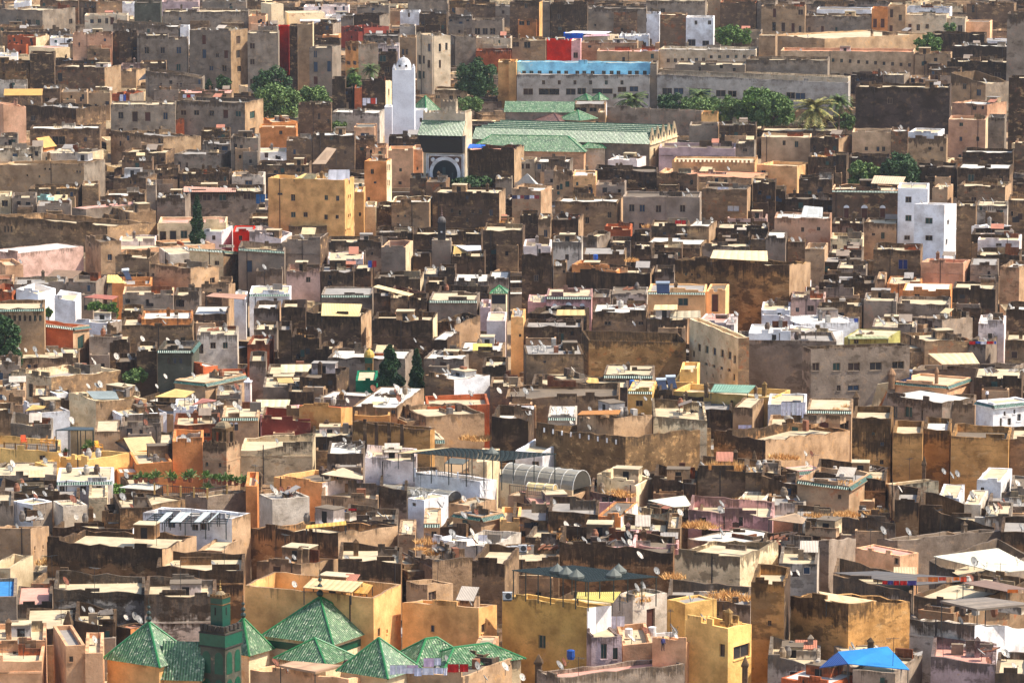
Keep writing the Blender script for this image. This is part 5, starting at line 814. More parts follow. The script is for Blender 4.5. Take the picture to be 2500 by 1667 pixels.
mb = MB(); mb.box((-w_-.07, -.07, -1.5), (.07, d_+.07, -.42)); part(h, mb, 'tile_band', [flat_mat((14, 88, 66), 'dark_green_zellige', .4)])
mb = MB(); mb.box((-w_-.11, -.11, -.4), (.11, d_+.11, -.28)); mb.box((-w_-.11, -.11, -1.64), (.11, d_+.11, -1.52))
for i in range(6): mb.box((-w_+i*w_/6+.06, -.1, -.05), (-w_+i*w_/6+w_/6-.1, .2, .38))
for i in range(4): mb.box((-.2, i*d_/4+.1, -.05), (.1, i*d_/4+d_/4-.08, .38))
part(h, mb, 'merlon_band', DKST)
for row in (0, 1, 2):
    for fc, n_, L in (('f', 2, w_), ('r', 2, d_)):
        for i in range(n_):
            mb = MB(); ww = L/n_*.34; c = L*(i+.5)/n_; z1 = -2.1-row*2.5; hh = 1.9
            f_ = (lambda a, z: (a-w_, -.03, z)) if fc == 'f' else (lambda a, z: (.03, a, z))
            pts = [f_(c-ww, z1-hh), f_(c+ww, z1-hh)]+[f_(c+ww*math.cos(t*math.pi/8), z1-ww+ww*math.sin(t*math.pi/8)*1.25) for t in range(9)]
            mb.poly(pts); part(h, mb, 'blind_arch', [GPAINT])
mb = MB(); lw = 1.28; cx, cy = -w_*.5, d_*.5
mb.box((cx-lw/2, cy-lw/2, -.3), (cx+lw/2, cy+lw/2, 2.75)); LAN = part(h, mb, 'lantern', [flat_mat((18, 76, 60), 'lantern_tiles', .45)])
mb = MB(); 
for z in (2.15, 2.76): mb.box((cx-lw/2-.06, cy-lw/2-.06, z), (cx+lw/2+.06, cy+lw/2+.06, z+.1))
for i in range(4):
    for j in range(4):
        if i in (0, 3) or j in (0, 3): mb.box((cx-lw/2-.04+i*.36, cy-lw/2-.04+j*.36, 2.86), (cx-lw/2+.2+i*.36, cy-lw/2+.2+j*.36, 3.05))
sub(part(h, mb, 'lantern_cornice', [STONE]), LAN)
mb = MB(); mb.lathe((cx, cy, 2.84), [(.5, 0), (.48, .2), (.3, .42), (.05, .52)], 10); sub(part(h, mb, 'dome', [wall_mat('crm', .3)]), LAN)
mb = MB(); balls(mb, cx, cy, 3.35, .13, 3); sub(part(h, mb, 'finial', [BRASS]), LAN)
for a in ((-.2, -.04, .35), (.52, -.25, .3)):
    mb = MB(); mb.box((cx+a[0], cy-lw/2-.02, 1.2), (cx+a[0]+.14, cy-lw/2-.0, 1.9)) if a[1] > -.1 else mb.box((cx+lw/2, cy-.1, 1.2), (cx+lw/2+.02, cy+.05, 1.9)); part(h, mb, 'slit_window', [DARK])
h = SMN; w_, d_ = h.wl, h.wr
for i in range(5):
    mb = MB(); x = -w_+i*w_/5+.1; mb.box((x, .01, 0), (x+.5, .3, .42)); mb.box((x+.12, .01, .42), (x+.38, .3, .62)); part(h, mb, 'merlon', h.mats[0])
mb = MB(); cx, cy = -w_*.42, d_*.5; lw = 1.55
for i in (-1, 1):
    for j in (-1, 1): mb.box((cx+i*lw/2-.2, cy+j*lw/2-.2, -.4), (cx+i*lw/2+.2, cy+j*lw/2+.2, 1.9))
mb.box((cx-lw/2-.2, cy-lw/2-.2, 1.6), (cx+lw/2+.2, cy+lw/2+.2, 2.05)); LAN = part(h, mb, 'lantern', [wall_mat('otb', .6)])
mb = MB(); mb.lathe((cx, cy, 2.05), [(1.0, 0), (.95, .25), (.6, .6), (.1, .75)], 4, 0, .785); sub(part(h, mb, 'dome', [wall_mat('crm', .4)]), LAN)
mb = MB(); mb.box((-w_-.05, -.05, -1.75), (.05, d_+.05, -1.62)); part(h, mb, 'cornice', [wall_mat('tan', .4)])
h = DMN; w_, d_ = h.wl, h.wr
mb = MB(); cx, cy = -w_/2, d_/2
mb.box((cx-.62, cy-.62, -.2), (cx+.62, cy+.62, 2.6)); mb.box((cx-.7, cy-.7, 2.6), (cx+.7, cy+.7, 2.75)); LAN = part(h, mb, 'lantern', [flat_mat((50, 46, 44), 'sooty_stone', .9)])
mb = MB(); mb.lathe((cx, cy, 2.75), [(.6, 0), (.68, .3), (.55, .65), (.25, .9), (.03, 1.0)], 10); sub(part(h, mb, 'dome', [flat_mat((96, 90, 86), 'grey_dome', .8)]), LAN)
mb = MB(); balls(mb, cx, cy, 3.7, .19, 4); sub(part(h, mb, 'finial', [flat_mat((110, 74, 60), 'copper_balls', .5)]), LAN)
mb = MB(); mb.box((cx-.15, cy-.64, 1.1), (cx+.15, cy-.615, 1.35)); part(h, mb, 'slit_window', [WHITE])
h = GSH; w_, d_ = h.wl, h.wr
mb = MB(); mb.lathe((-w_/2, d_/2, 0), [(.72, 0), (.7, .35), (.5, .75), (.2, 1.0), (.08, 1.1), (.08, 1.3)], 10); part(h, mb, 'dome', [flat_mat((206, 166, 70), 'yellow_dome', .6)])
mb = MB(); mb.box((-w_-.03, -.03, -.75), (.03, .1, -.0)); mb.box((-w_*.68, -.04, -3.6), (-w_*.3, .01, -1.3)); part(h, mb, 'green_panel', [GPAINT])
h = TSH; w_, d_ = h.wl, h.wr
mb = MB(); mb.box((-w_+.1, -.05, -1.6), (-.1, .01, -.25)); part(h, mb, 'shutter', [flat_mat((22, 24, 30), 'black_shutter', .6)])
mb = MB(); mb.lathe((-w_/2, -1.5, -6.2), [(.7, 0), (.66, 3.3), (.82, 3.3), (.8, 3.6), (.55, 4.1), (.08, 4.35), (.08, 4.7)], 9); part(h, mb, 'dome_chimney', [wall_mat('gry', .5)])
h = WPL; mb = MB(); mb.box((-h.wl-.08, -.08, -.02), (.08, h.wr+.08, .12)); mb.lathe((-h.wl/2, h.wr/2, .1), [(.3, 0), (.2, .3), (.02, .5)], 6); part(h, mb, 'cap', [WHITE]); mb = MB(); mb.bar((-h.wl/2, -.03, -3), (-h.wl/2, .01, -3), .14, 8); part(h, mb, 'porthole', [DARK])
# finials on the pyramids
for h, r in ((PY1, .28), (PY2, .34), (PY5, .28)):
    mb = MB(); x, y, z = h.apl; balls(mb, x, y, z-h.H, r); sub(put(mb, 'finial', [flat_mat((40, 56, 48), 'bronze_balls', .45)], h, h.H), h.ro)
h = PY2; mb = MB(); mb.box((-h.wl-.04, -.04, -1.3), (.04, h.wr+.04, -.62)); put(mb, 'tile_band', [GPAINT], h, h.H)
# mosque gables
h = MOS; n_ = 5; bay = h.wr/n_; L = h.wl
for i in range(n_):
    y0, y1 = i*bay, (i+1)*bay; ym = (y0+y1)/2; rh = 2.0; mb = MB(); x0 = -L+ (0 if i else .0); x1 = .0
    for a, b in ((y0-(.4 if i == 0 else 0), ym), (y1, ym)):
        za = -.18 if (i == 0 and a < 0) else 0
        pts = [(x0, a, za), (x1, a, za), (x1, b, rh), (x0, b, rh)]
        if a > b: pts = [pts[1], pts[0], pts[3], pts[2]]
        wd = math.hypot(b-a, rh); mb.poly(pts, 0, [(0, 0), (L, 0), (L, wd), (0, wd)])
    mb.bar((x0, ym, rh), (x1, ym, rh), .1, 5, 1)
    part(h, mb, 'gable_roof', [GREEN, flat_mat((70, 110, 90), 'ridge_tiles', .5)])
    mb = MB(); g0, g1 = y0+.15, y1-.15
    for xx, fl in ((.06, 1), (-.22, -1)): mb.poly([(xx, g0, -.3), (xx, g1, -.3), (xx, g1, .25), (xx, ym, rh+.85), (xx, g0, .25)][::fl])
    for (a, za), (b, zb_) in (((g0, .25), (ym, rh+.85)), ((ym, rh+.85), (g1, .25)), ((g0, -.3), (g0, .25)), ((g1, .25), (g1, -.3))):
        mb.poly([(.06, a, za), (.06, b, zb_), (-.22, b, zb_), (-.22, a, za)])
    part(h, mb, 'gable_end', [wall_mat('crm', .15)])
    mb = MB(); mb.box((.05, ym-.42, .35), (.085, ym+.42, 1.35)); part(h, mb, 'window', [DARK]); mb = MB(); mb.box((.05, g0, -.42), (.3, g1, -.3)); part(h, mb, 'ledge', [wall_mat('crm', .1)])
# gateway
h = GATE; w_ = h.wl; sc = h.s*Z
def gx(x): return (x-1922)/sc
def gz(y): return (292-y)/sc
mb = MB(); xa, xb = gx(1690), gx(1832); mb.box((xa, .02, -.05), (xb, 1.6, gz(185))); 
for i in range(4): mb.box((xa+i*(xb-xa)/4+.04, .03, gz(185)), (xa+(i+.6)*(xb-xa)/4, .3, gz(165)))
for i in range(3): mb.box((xb-.3, .4+i*.45, gz(185)), (xb-.01, .65+i*.45, gz(165)))
part(h, mb, 'stepped_crest', h.mats)
mb = MB(); za, zb2 = gz(360), gz(488); x0, x1 = gx(1500), gx(1930); dpt = 2.6
mb.poly([(x0, -dpt, zb2), (x1, -dpt, zb2), (x1-.05, -.02, za), (x0+.25, -.02, za)], 0, [(0, 0), (x1-x0, 0), (x1-x0, 3.4), (0, 3.4)])
mb.poly([(x1, -dpt, zb2), (x1, -.02, zb2-.1), (x1-.05, -.02, za)], 1); mb.poly([(x0, -.02, zb2-.1), (x0, -dpt, zb2), (x0+.25, -.02, za)], 1); part(h, mb, 'hood_roof', [GREEN, h.mats[0]])
mb = MB(); z2, z3 = gz(492), gz(655); A = [(x0+.05, -dpt+.1, z2), (x1-.05, -dpt+.1, z2), (x1-.05, .0, z2), (x0+.05, .0, z2)]; C = [(x0+.6, -.7, z3), (x1-.5, -.7, z3), (x1-.5, .0, z3), (x0+.6, .0, z3)]
mb.poly(A); mb.poly(C[::-1])
for i in range(4): mb.poly([A[i], C[i], C[(i+1) % 4], A[(i+1) % 4]])
mb.box((x0+.03, -dpt+.06, z2-.55), (x1-.03, -dpt+.14, z2-.35)); part(h, mb, 'timber_hood', [flat_mat((40, 42, 42), 'tarred_timber', .8)])
cx_, cz_, r1, r2 = gx(1730), gz(850), 118/sc, 150/sc; zb3 = gz(975); fx0, fx1, fz = gx(1552), gx(1912), gz(665)
def arch_pts(r, n=18): return [(cx_+r*math.cos(t), cz_+r*math.sin(t)*1.06) for t in [math.radians(-22+224*i/n) for i in range(n+1)]]
def ring(inner, outer, y, name, mat):
    mb = MB()
    for a, b, c, d in zip(inner, inner[1:], outer[1:], outer): mb.poly([(a[0], y, a[1]), (d[0], y, d[1]), (c[0], y, c[1]), (b[0], y, b[1])][::-1])
    part(h, mb, name, mat)
inn = [(cx_+r1*math.cos(math.radians(-22)), zb3)]; 
ai = [(arch_pts(r1)[0][0], zb3)]+arch_pts(r1)+[(arch_pts(r1)[-1][0], zb3)]; ao = [(arch_pts(r2)[0][0], zb3)]+arch_pts(r2)+[(arch_pts(r2)[-1][0], zb3)]
def toframe(p, x0, x1, z1):
    dx, dz = p[0]-cx_, p[1]-cz_
    if p[1] <= zb3+.01: return (x1 if dx > 0 else x0, zb3)
    k = min(((x1-cx_)/dx if dx > 0 else (x0-cx_)/dx) if abs(dx) > 1e-4 else 99, (z1-cz_)/dz if dz > 1e-4 else 99); return (cx_+dx*k, cz_+dz*k)
gx0, gx1, gz1 = fx0+.45, fx1-.45, fz-.45
sp_ = [toframe(p, gx0, gx1, gz1) for p in ao]
ring(ai, ao, -.16, 'arch_ring', [wall_mat('wht', .15)]); ring(ao, sp_, -.12, 'spandrel', [flat_mat((112, 82, 70), 'carved_stucco', .9, .5)])
mb = MB(); 
for a, b in (((fx0, zb3), (gx0, fz)), ((gx1, zb3), (fx1, fz)), ((gx0, gz1), (gx1, fz))): mb.box((a[0], -.2, a[1]), (b[0], .0, b[1]))
for a, b in (((fx0+.15, zb3), (fx0+.24, fz-.15)), ((fx1-.24, zb3), (fx1-.15, fz-.15)), ((fx0+.15, fz-.24), (fx1-.15, fz-.15))): mb.box((a[0], -.23, a[1]), (b[0], -.2, b[1]), 1)
part(h, mb, 'arch_frame', [wall_mat('wht', .2), DKST])
for sx in (-1, 1):
    mb = MB(); mb.lathe((cx_+sx*(gx1-gx0)*.36, -.15, gz1-.75), [(.1, -.42), (.4, -.2), (.42, .2), (.1, .45)], 8); part(h, mb, 'rosette', [wall_mat('wht', .3)])
mb = MB(); mb.poly([(p[0], -.05, p[1]) for p in ai][::-1]); part(h, mb, 'doorway', [flat_mat((30, 40, 42), 'dim_doorway', .9)])
mb = MB(); mb.box((cx_-.5, -.07, zb3), (cx_+.1, -.055, cz_+1.2)); mb.box((cx_+1.3, -.09, zb3), (cx_+1.55, -.055, cz_+.2)); part(h, mb, 'door_leaf', [flat_mat((44, 66, 66), 'teal_door', .7)])
# ------------------------------------------------------------------ ground and the low roofs in the gaps
mb = MB(); n_ = 24
ys = [-300+i*2600/n_ for i in range(n_+1)]+[6000]
for a, b in zip(ys, ys[1:]):
    for i in range(8):
        x0, x1 = -2000+i*500, -1500+i*500; mb.poly([(x0, a, G(a) if a < 2000 else 72), (x1, a, G(a) if a < 2000 else 72), (x1, b, G(b) if b < 2000 else 72), (x0, b, G(b) if b < 2000 else 72)])
gq = N('packed_earth'); tc, _, v = gq.coords(); gq.l(gq.mix(gq.noise(v, .2, 5), lin((120, 98, 72)), lin((176, 150, 116))), gq.b.inputs['Base Color']); gq.b.inputs['Roughness'].default_value = .95
tag(mb.build('ground', gq.m), kind='structure')
rr = random.Random(3); fm = MB(); fcol = [wall_mat(c, mm, 1.5) for c, mm in (('brn', .5), ('tan', .4), ('drk', .7), ('gry', .5), ('crm', .3))]+[roof_mat(c) for c in 'bgwd']
occ = {}
for h in HOUSES:                                    # cells already built on
    for i in range(7):
        for j in range(7):
            q = h.M @ Vector((-h.wl*i/6, h.wr*j/6, 0))+h.base; occ[(int(q.x//5), int(q.y//5))] = 1
FV = []; FL = []; FR = []
Y = 345.0
while Y < 1450:
    xw = Y*.132+8; x = -xw
    while x < xw:
        if not occ.get((int((x+4)//5), int((Y+3)//5))) and rr.random() < .93:
            a, b = rr.uniform(6.5, 9.5), rr.uniform(6.5, 9); zt = rr.uniform(2.4, 4.0); g = G(Y); m_ = rr.randrange(5); rm_ = 5+rr.randrange(4); t = rr.uniform(-.5, .5); i0 = len(fm.v)
            x0, x1, y0, y1 = -a/2, a/2, 0, b; fm.poly([(x0,y0,-5),(x1,y0,-5),(x1,y0,0),(x0,y0,0)], m_); fm.poly([(x1,y0,-5),(x1,y1,-5),(x1,y1,0),(x1,y0,0)], m_); fm.poly([(x0,y1,-5),(x0,y0,-5),(x0,y0,0),(x0,y1,0)], m_); fm.poly([(x1,y1,-5),(x0,y1,-5),(x0,y1,0),(x1,y1,0)], m_)
            o = [(x0,y0,0),(x1,y0,0),(x1,y1,0),(x0,y1,0)]; i_ = [(x0+.3,y0+.3,0),(x1-.3,y0+.3,0),(x1-.3,y1-.3,0),(x0+.3,y1-.3,0)]
            for k in range(4): k2 = (k+1) % 4; fm.poly([o[k], o[k2], i_[k2], i_[k]], m_); fm.poly([i_[k], i_[k2], (i_[k2][0], i_[k2][1], -.7), (i_[k][0], i_[k][1], -.7)], m_)
            fm.poly([(p[0], p[1], -.7) for p in i_], rm_)
            if rr.random() < .6: q = rr.uniform(-2.5, 1); fm.box((q, 2.5, -.8), (q+1.8, 4.5, rr.uniform(.2, .8)), m_)
            rnd = rr.random(); c, s_ = math.cos(t), math.sin(t)
            for j in range(i0, len(fm.v)):
                p = fm.v[j]; FL.append(p); FR.append(rnd); FV.append((x+4+p[0]*c-p[1]*s_, Y+p[0]*s_+p[1]*c, g+zt+p[2]))
        x += 9.2
    Y += 9.0
# the small far houses and these roofs are one object
i0 = len(Far.v); Far.v += FV; Far.lc += FL; Far.rn += FR; Far.f += [tuple(a+i0 for a in f) for f in fm.f]; Far.uv += fm.uv
for a in fm.m:
    q = fcol[a]
    if q.name not in Far.mats: Far.mats[q.name] = (len(Far.mats), q)
    Far.m.append(Far.mats[q.name][0])
me = bpy.data.meshes.new('packed_small_houses'); me.from_pydata(Far.v, [], Far.f)
for _, q in Far.mats.values(): me.materials.append(q)
me.polygons.foreach_set('material_index', Far.m); me.uv_layers.new(name='UVMap').data.foreach_set('uv', [c for t in Far.uv for c in t])
me.attributes.new('place', 'FLOAT_VECTOR', 'POINT').data.foreach_set('vector', [c for p in Far.lc for c in p]); me.attributes.new('chance', 'FLOAT', 'POINT').data.foreach_set('value', Far.rn)
me.update(); o = bpy.data.objects.new('packed_small_houses', me); COL.objects.link(o)
tag(o, 'mass of small flat roofed houses packed between the larger ones', 'houses', None, 'stuff')
# ------------------------------------------------------------------ canopies, pergolas, vaults
def host(x, y):                                      # house whose top edge lies just under that pixel
    best = None
    for h in HOUSES:
        if h.xl-15 <= x <= h.xr+15:
            d = abs(h.yt-y)+(0 if h.yt > y-8 else 60)
            if best is None or d < best[0]: best = (d, h)
    return best[1]
def canopy(c4, d0, dep, rgb, label, posts=1.0, freq=2.0, name='canopy', cat='canopy', h=None, th=.07, group=None):
    # corners in the picture: near left, near right, far right, far left
    px = [(X_(a), Y_(b)) for a, b in c4]; h = h or host((px[0][0]+px[1][0])/2, max(p[1] for p in px))
    Y0 = h.Y+d0; pts = [P(*px[0], Y0), P(*px[1], Y0), P(*px[2], Y0+dep), P(*px[3], Y0+dep)]
    c = sum(pts, Vector())/4; zb = min(p.z for p in pts)-posts; e = empty(name, (c.x, c.y, zb)); off = Vector((c.x, c.y, zb)); CUR[0] = (c.x*.7) % 1
    q = [p-off for p in pts]; a, b = (q[1]-q[0]).length, (q[3]-q[0]).length
    mb = MB(); mb.slab(q, th, 0, [(0, 0), (a, 0), (a, b), (0, b)]); mb.build('sheet', sheet_mat(rgb, 'sheet_roofing', freq), e)
    for p in q:
        mb = MB(); r = p*.96; mb.bar((r.x, r.y, -.3), (r.x, r.y, p.z-.02), .05, 5); mb.build('post', METAL, e)
    tag(e, label, cat, group); return e
def pergola(c4, d0, label, n=5, col=IRON, h=None, drop=2.3, caps=(), mesh=6, name='pergola', solid=None):
    px = [(X_(a), Y_(b)) for a, b in c4]; h = h or host((px[0][0]+px[1][0])/2, max(p[1] for p in px))
    p0 = P(*px[0], h.Y+d0); zz = p0.z; pts = [on_plane_z(*p, zz) for p in px]; c = sum(pts, Vector())/4; off = Vector((c.x, c.y, zz-drop)); e = empty(name, off); q = [p-off for p in pts]; CUR[0] = .3
    mb = MB()
    def at(u, v): return q[0]*(1-u)*(1-v)+q[1]*u*(1-v)+q[2]*u*v+q[3]*(1-u)*v
    for i in range(mesh*2+1):
        mb.bar(at(i/(mesh*2), 0), at(i/(mesh*2), 1), .05, 4)
    for i in range(mesh+1): mb.bar(at(0, i/mesh), at(1, i/mesh), .05, 4)
    if solid: mb.slab([p+Vector((0, 0, .06)) for p in q], .05, 1)
    mb.build('roof_frame', [col, solid or col], e)
    for v in (.02, .98):
        for i in range(n):
            p = at((i+.02)/(n-.96) if n > 1 else 0, v); mb = MB(); mb.bar((p.x, p.y, -.4), (p.x, p.y, drop), .06, 5); mb.build('post', col, e)
    for u, v in caps:
        p = at(u, v); mb = MB(); mb.lathe((p.x, p.y, p.z+.06), [(.75, 0), (.75, .2), (.1, .75), (.03, .85)], 9); mb.build('conical_cap', flat_mat((96, 100, 92), 'grey_cap', .7), e)
    tag(e, label, 'pergola'); return e
GRN_MESH = flat_mat((62, 68, 64), 'shade_mesh', .7)
T(1250, 1300); pergola([(0,345),(690,450),(1340,405),(560,300)], .5, 'dark iron pergola with grey conical caps over the olive yellow house', 7, h=YOL, drop=2.35, caps=((.35,.3),(.55,.2),(.75,.12),(.85,.55),(.62,.9)), mesh=13)
canopy([(590,600),(925,640),(1000,540),(600,545)], 1.2, 2.4, (206,186,90), 'olive yellow folded sheet canopy under the iron pergola', h=YOL)
T(625, 1000); pergola([(1440,395),(2250,470),(2760,405),(1800,350)], .6, 'wide dark green iron pergola above the white terrace', 6, h=PT, drop=2.9, caps=((.62,.5),), mesh=11)
canopy([(1300,400),(1470,395),(1770,345),(1430,372)], 3, 5, (226,196,140), 'yellow slatted lean roof beside the wide iron pergola', h=PT)
canopy([(1730,490),(1900,500),(1960,455),(1790,440)], 1.6, 1.5, (120,124,116), 'small curved grey awning on the iron pergola terrace', h=PT, posts=.8)
T(0, 1000); pergola([(510,190),(855,190),(860,165),(640,160)], 2, 'black iron frame pergola on the yellow chair terrace', 4, h=YT, drop=2.9, solid=flat_mat((60,72,76),'slate_sheet',.7))
pergola([(1320,1035),(2080,1045),(2110,960),(1420,955)], -2.2, 'iron awning frame with cloudy glass panes on white terrace', 5, h=PG, drop=1.3, mesh=4, solid=None)
for i, (a, b) in enumerate(((1420,1530),(1540,1700),(1760,1880),(1890,1960))):
    canopy([(a+20,1030),(b-40,1030),(b+60,940),(a+110,940)], -2.0, 2.2, (196,204,200), ['leftmost cloudy glass sheet of the awning frame','wide cloudy glass sheet second from the left','cloudy glass sheet right of the awning middle','narrow cloudy glass sheet at the right end'][i], h=PG, posts=.6, freq=.5, name='glass_sheet', cat='awning', th=.03)
canopy([(1095,712),(1420,738),(1500,690),(1230,675)], 1, 3, (214,206,188), 'flat pale shade roof left of the roof garden', h=RG)
T(625, 1300); canopy([(430,500),(880,545),(985,450),(520,415)], 4, 4, (222,186,132), 'large beige canvas tent sheet behind the great ochre wall', h=PY2, posts=.9, freq=.6)
canopy([(790,540),(1020,560),(1075,480),(960,450)], 6, 3, (200,150,60), 'yellow tarpaulin beside the beige canvas tent', h=PY2, posts=.5, freq=.6)
canopy([(215,1215),(545,1275),(800,1215),(340,1175)], .8, 3.5, (190,152,118), 'thin concrete slab roof before the green pyramids', h=TERR, freq=.2, th=.2, posts=1.4)
T(1875, 1300); canopy([(530,625),(745,650),(1000,625),(460,535)], 1.5, 3.5, (224,190,140), 'tilted plywood sheet on the stained ochre house', h=OST, posts=.5, freq=.4)
canopy([(1520,215),(2120,365),(2480,330),(2110,140)], -.2, 6, (222,214,190), 'large cream ribbed roof sheet, right edge', posts=1.5, freq=1.2); canopy([(600,365),(1370,480),(1980,425),(1000,350)], 2, 5, (96,88,80), 'long brown terrace awning carrying red and orange cloth', posts=2.2, freq=.3)
canopy([(1580,622),(1920,700),(2430,650),(2000,590)], .5, 4, (132,118,102), 'brown concrete slab roof on pillars, right edge', posts=2.2, freq=.3, th=.2); canopy([(1780,460),(2200,540),(2430,520),(2000,430)], 2, 5, (130,100,80), 'rusty brown sheet roof behind the concrete slab', posts=1.2, freq=.8)
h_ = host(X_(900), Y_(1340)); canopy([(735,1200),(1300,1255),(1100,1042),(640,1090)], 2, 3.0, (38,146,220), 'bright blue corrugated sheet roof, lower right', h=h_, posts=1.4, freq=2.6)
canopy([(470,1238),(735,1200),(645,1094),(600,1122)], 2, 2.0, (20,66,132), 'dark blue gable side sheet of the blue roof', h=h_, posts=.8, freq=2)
T(625, 1000); canopy([(455,1090),(830,1055),(825,1020),(460,1060)], .6, 1.2, (230,180,80), 'row of tilted yellow awnings on the dark earth house', h=DBL, posts=.3, freq=.7)
canopy([(600,590),(980,640),(985,600),(800,530)], .8, 5, (226,200,160), 'cream vaulted roof sheet over the white right wall', posts=.4)
T(1250, 1000); canopy([(1250,830),(1480,890),(1650,880),(1590,785)], 1, 3, (230,226,206), 'white and green sheet canopy among grey walls', posts=.8); canopy([(600,45),(980,40),(1000,0),(640,10)], .5, 3, (196,126,40), 'orange brown shade roof above the spouted block', posts=.9)
T(1875, 1000); canopy([(0,1005),(320,1045),(350,1000),(250,945)], .5, 3, (176,146,112), 'brown sheet canopy left of the dry grass', posts=.7, freq=.4)
T(0, 700); canopy([(770,95),(1030,120),(1090,85),(880,68)], 1, 3, (172,96,70), 'rusty red sheet roof above a small green tree', posts=1.2); canopy([(1420,1010),(1700,1015),(1790,960),(1610,935)], 1, 3, (228,190,110), 'pale yellow canvas over a white balustrade', posts=1.0)
canopy([(230,1140),(400,1115),(420,1095),(300,1083)], 1, 2.5, (224,180,96), 'yellow sheet awning left of the white roof house', posts=.8); canopy([(1760,1085),(1960,1050),(1990,1040),(1860,1022)], 1, 2, (190,120,100), 'faded pink canvas awning behind grey dishes', posts=.8)
canopy([(860,1030),(1095,1030),(1060,955),(790,958)], 3, 2.8, (150,160,156), 'blue grey gabled sheet on the white roof house', posts=.4)
T(625, 700); canopy([(598,265),(945,272),(975,160),(605,150)], -.15, 3.2, (232,204,140), 'big pale yellow corrugated canopy in the centre left', h=CB, posts=.5, freq=1.5)
canopy([(225,790),(525,790),(522,712),(228,714)], .4, 1.5, (236,216,172), 'long cream canvas strip on a sooty roof', posts=.3, freq=.3); canopy([(205,880),(350,885),(330,835),(190,838)], .5, 2, (222,182,110), 'small yellow ridged cover on a grey roof', posts=.3)
canopy([(0,1110),(300,1100),(315,1035),(0,1035)], .5, 2, (234,214,168), 'cream canvas cover on pink terrace left', posts=.6, freq=.4); canopy([(1990,590),(2165,590),(2170,522),(1995,520)], .5, 1.5, (238,206,100), 'bright yellow canvas on a white roof in the middle', posts=.3, freq=.3)
canopy([(165,1180),(385,1180),(380,1145),(180,1145)], .5, 1.5, (236,204,130), 'narrow pale yellow canvas above a dark red wall', posts=.4, freq=.3)
T(1250, 700); canopy([(405,262),(675,262),(670,212),(415,210)], -.6, 1.2, (224,190,126), 'beige cloth awning before pink arched doorways', posts=.9, freq=.3); canopy([(1300,212),(1520,212),(1520,165),(1310,165)], -.4, 1.8, (238,206,150), 'curved cream canopy on the apricot house', posts=1.2, freq=.3)
canopy([(1450,290),(1735,280),(1730,218),(1460,225)], -.5, .8, (214,196,160), 'translucent plastic sheet on the apricot house terrace', posts=.3, freq=.3); canopy([(1820,965),(2170,975),(2240,905),(1860,893)], 1.2, 2.4, (120,158,134), 'pale green gabled sheet on the bright yellow villa', posts=.5, freq=1)
canopy([(680,880),(800,885),(790,840),(690,830)], .5, 1.5, (226,180,100), 'small yellow tarpaulin by a white front', posts=.4, freq=.4)
T(1875, 700); canopy([(1600,712),(1945,705),(1880,605),(1470,612)], .6, 5, (236,204,156), 'large peach canvas spread over a sunken roof, right', posts=.4, freq=.4); canopy([(740,478),(1110,476),(1080,452),(730,452)], -.8, 2, (162,164,116), 'pale olive sheet canopy on a white stepped terrace', posts=.8, freq=.5)
T(1250, 400); canopy([(1820,865),(2352,895),(2345,800),(1850,792)], .5, 7, (240,212,160), 'broad cream canvas roof on the massive earth block', h=BLK, posts=.3, freq=.3); canopy([(800,855),(1030,850),(1040,828),(800,826)], .5, 2, (206,186,130), 'olive beige sheet above a blue door', posts=.8)
T(0, 400); canopy([(1685,258),(2165,258),(2170,225),(1690,208)], -1, 1.6, (214,160,136), 'striped reddish awning above a crowd of dishes', posts=1, freq=.9)
canopy([(980,1090),(1165,1100),(1080,1020),(985,1020)], .5, 3, (240,206,120), 'yellow pointed tent on the orange rooftop', posts=.9, freq=.4); canopy([(1890,1215),(2240,1245),(2272,1200),(1960,1185)], 1, 3, (190,140,110), 'patched reddish roof over a small white room', posts=.6)
T(625, 400); canopy([(1075,1130),(1400,1215),(1450,1195),(1120,1110)], .5, 2, (236,206,150), 'slanting cream awning above the dark red terrace', posts=.8, freq=.4); canopy([(1810,830),(1970,840),(1940,800),(1820,752)], .4, 2, (214,176,96), 'yellow gabled cover beneath a white sheet', posts=.3)
canopy([(1940,800),(2070,790),(2065,750),(1830,750)], .4, 2.4, (216,216,222), 'white sheet awning right of the small dark minaret', posts=.8, freq=.3); canopy([(345,140),(560,140),(555,95),(450,88)], 1, 3, (232,196,120), 'low yellow gable on the big ochre house roof', h=BY, posts=.2, freq=.3)
canopy([(660,150),(860,150),(862,55),(668,55)], 3.5, .5, (222,222,230), 'white box screen on the big ochre house roof', h=BY, posts=.4, freq=.2)
T(625, 200); canopy([(515,755),(640,755),(740,615),(650,600)], .5, 4, (176,146,116), 'long brown lean roof beside the grey dishes', posts=.4); canopy([(1945,610),(2080,605),(2110,580),(1960,570)], .5, 2, (30,100,200), 'bright blue tarpaulin on the black stained wall', posts=.4, freq=.3)
T(0, 0); canopy([(1270,740),(1420,710),(1530,670),(1350,660)], .5, 3, (170,150,134), 'broken grey ridged roof below the tall tenement', posts=.3)
T(1250, 0); canopy([(480,310),(860,312),(915,292),(560,285)], .3, 3, (226,224,230), 'white sheet over the blue rooftop room', posts=.4, freq=.4); canopy([(655,338),(900,330),(890,316),(690,312)], .3, 3, (214,170,176), 'pinkish sheet right of the blue rooftop room', posts=.4, freq=.4)
T(1875, 400); canopy([(945,180),(1230,190),(1265,120),(975,108)], 2, 3, (216,186,150), 'cream patched sheet roof behind the arched slate house', posts=.8, freq=.8)
canopy([(300,490),(500,490),(505,400),(330,385)], 1.2, 2, (206,206,200), 'grey plastic sheet on the rosy tan house', posts=.4, freq=.3)
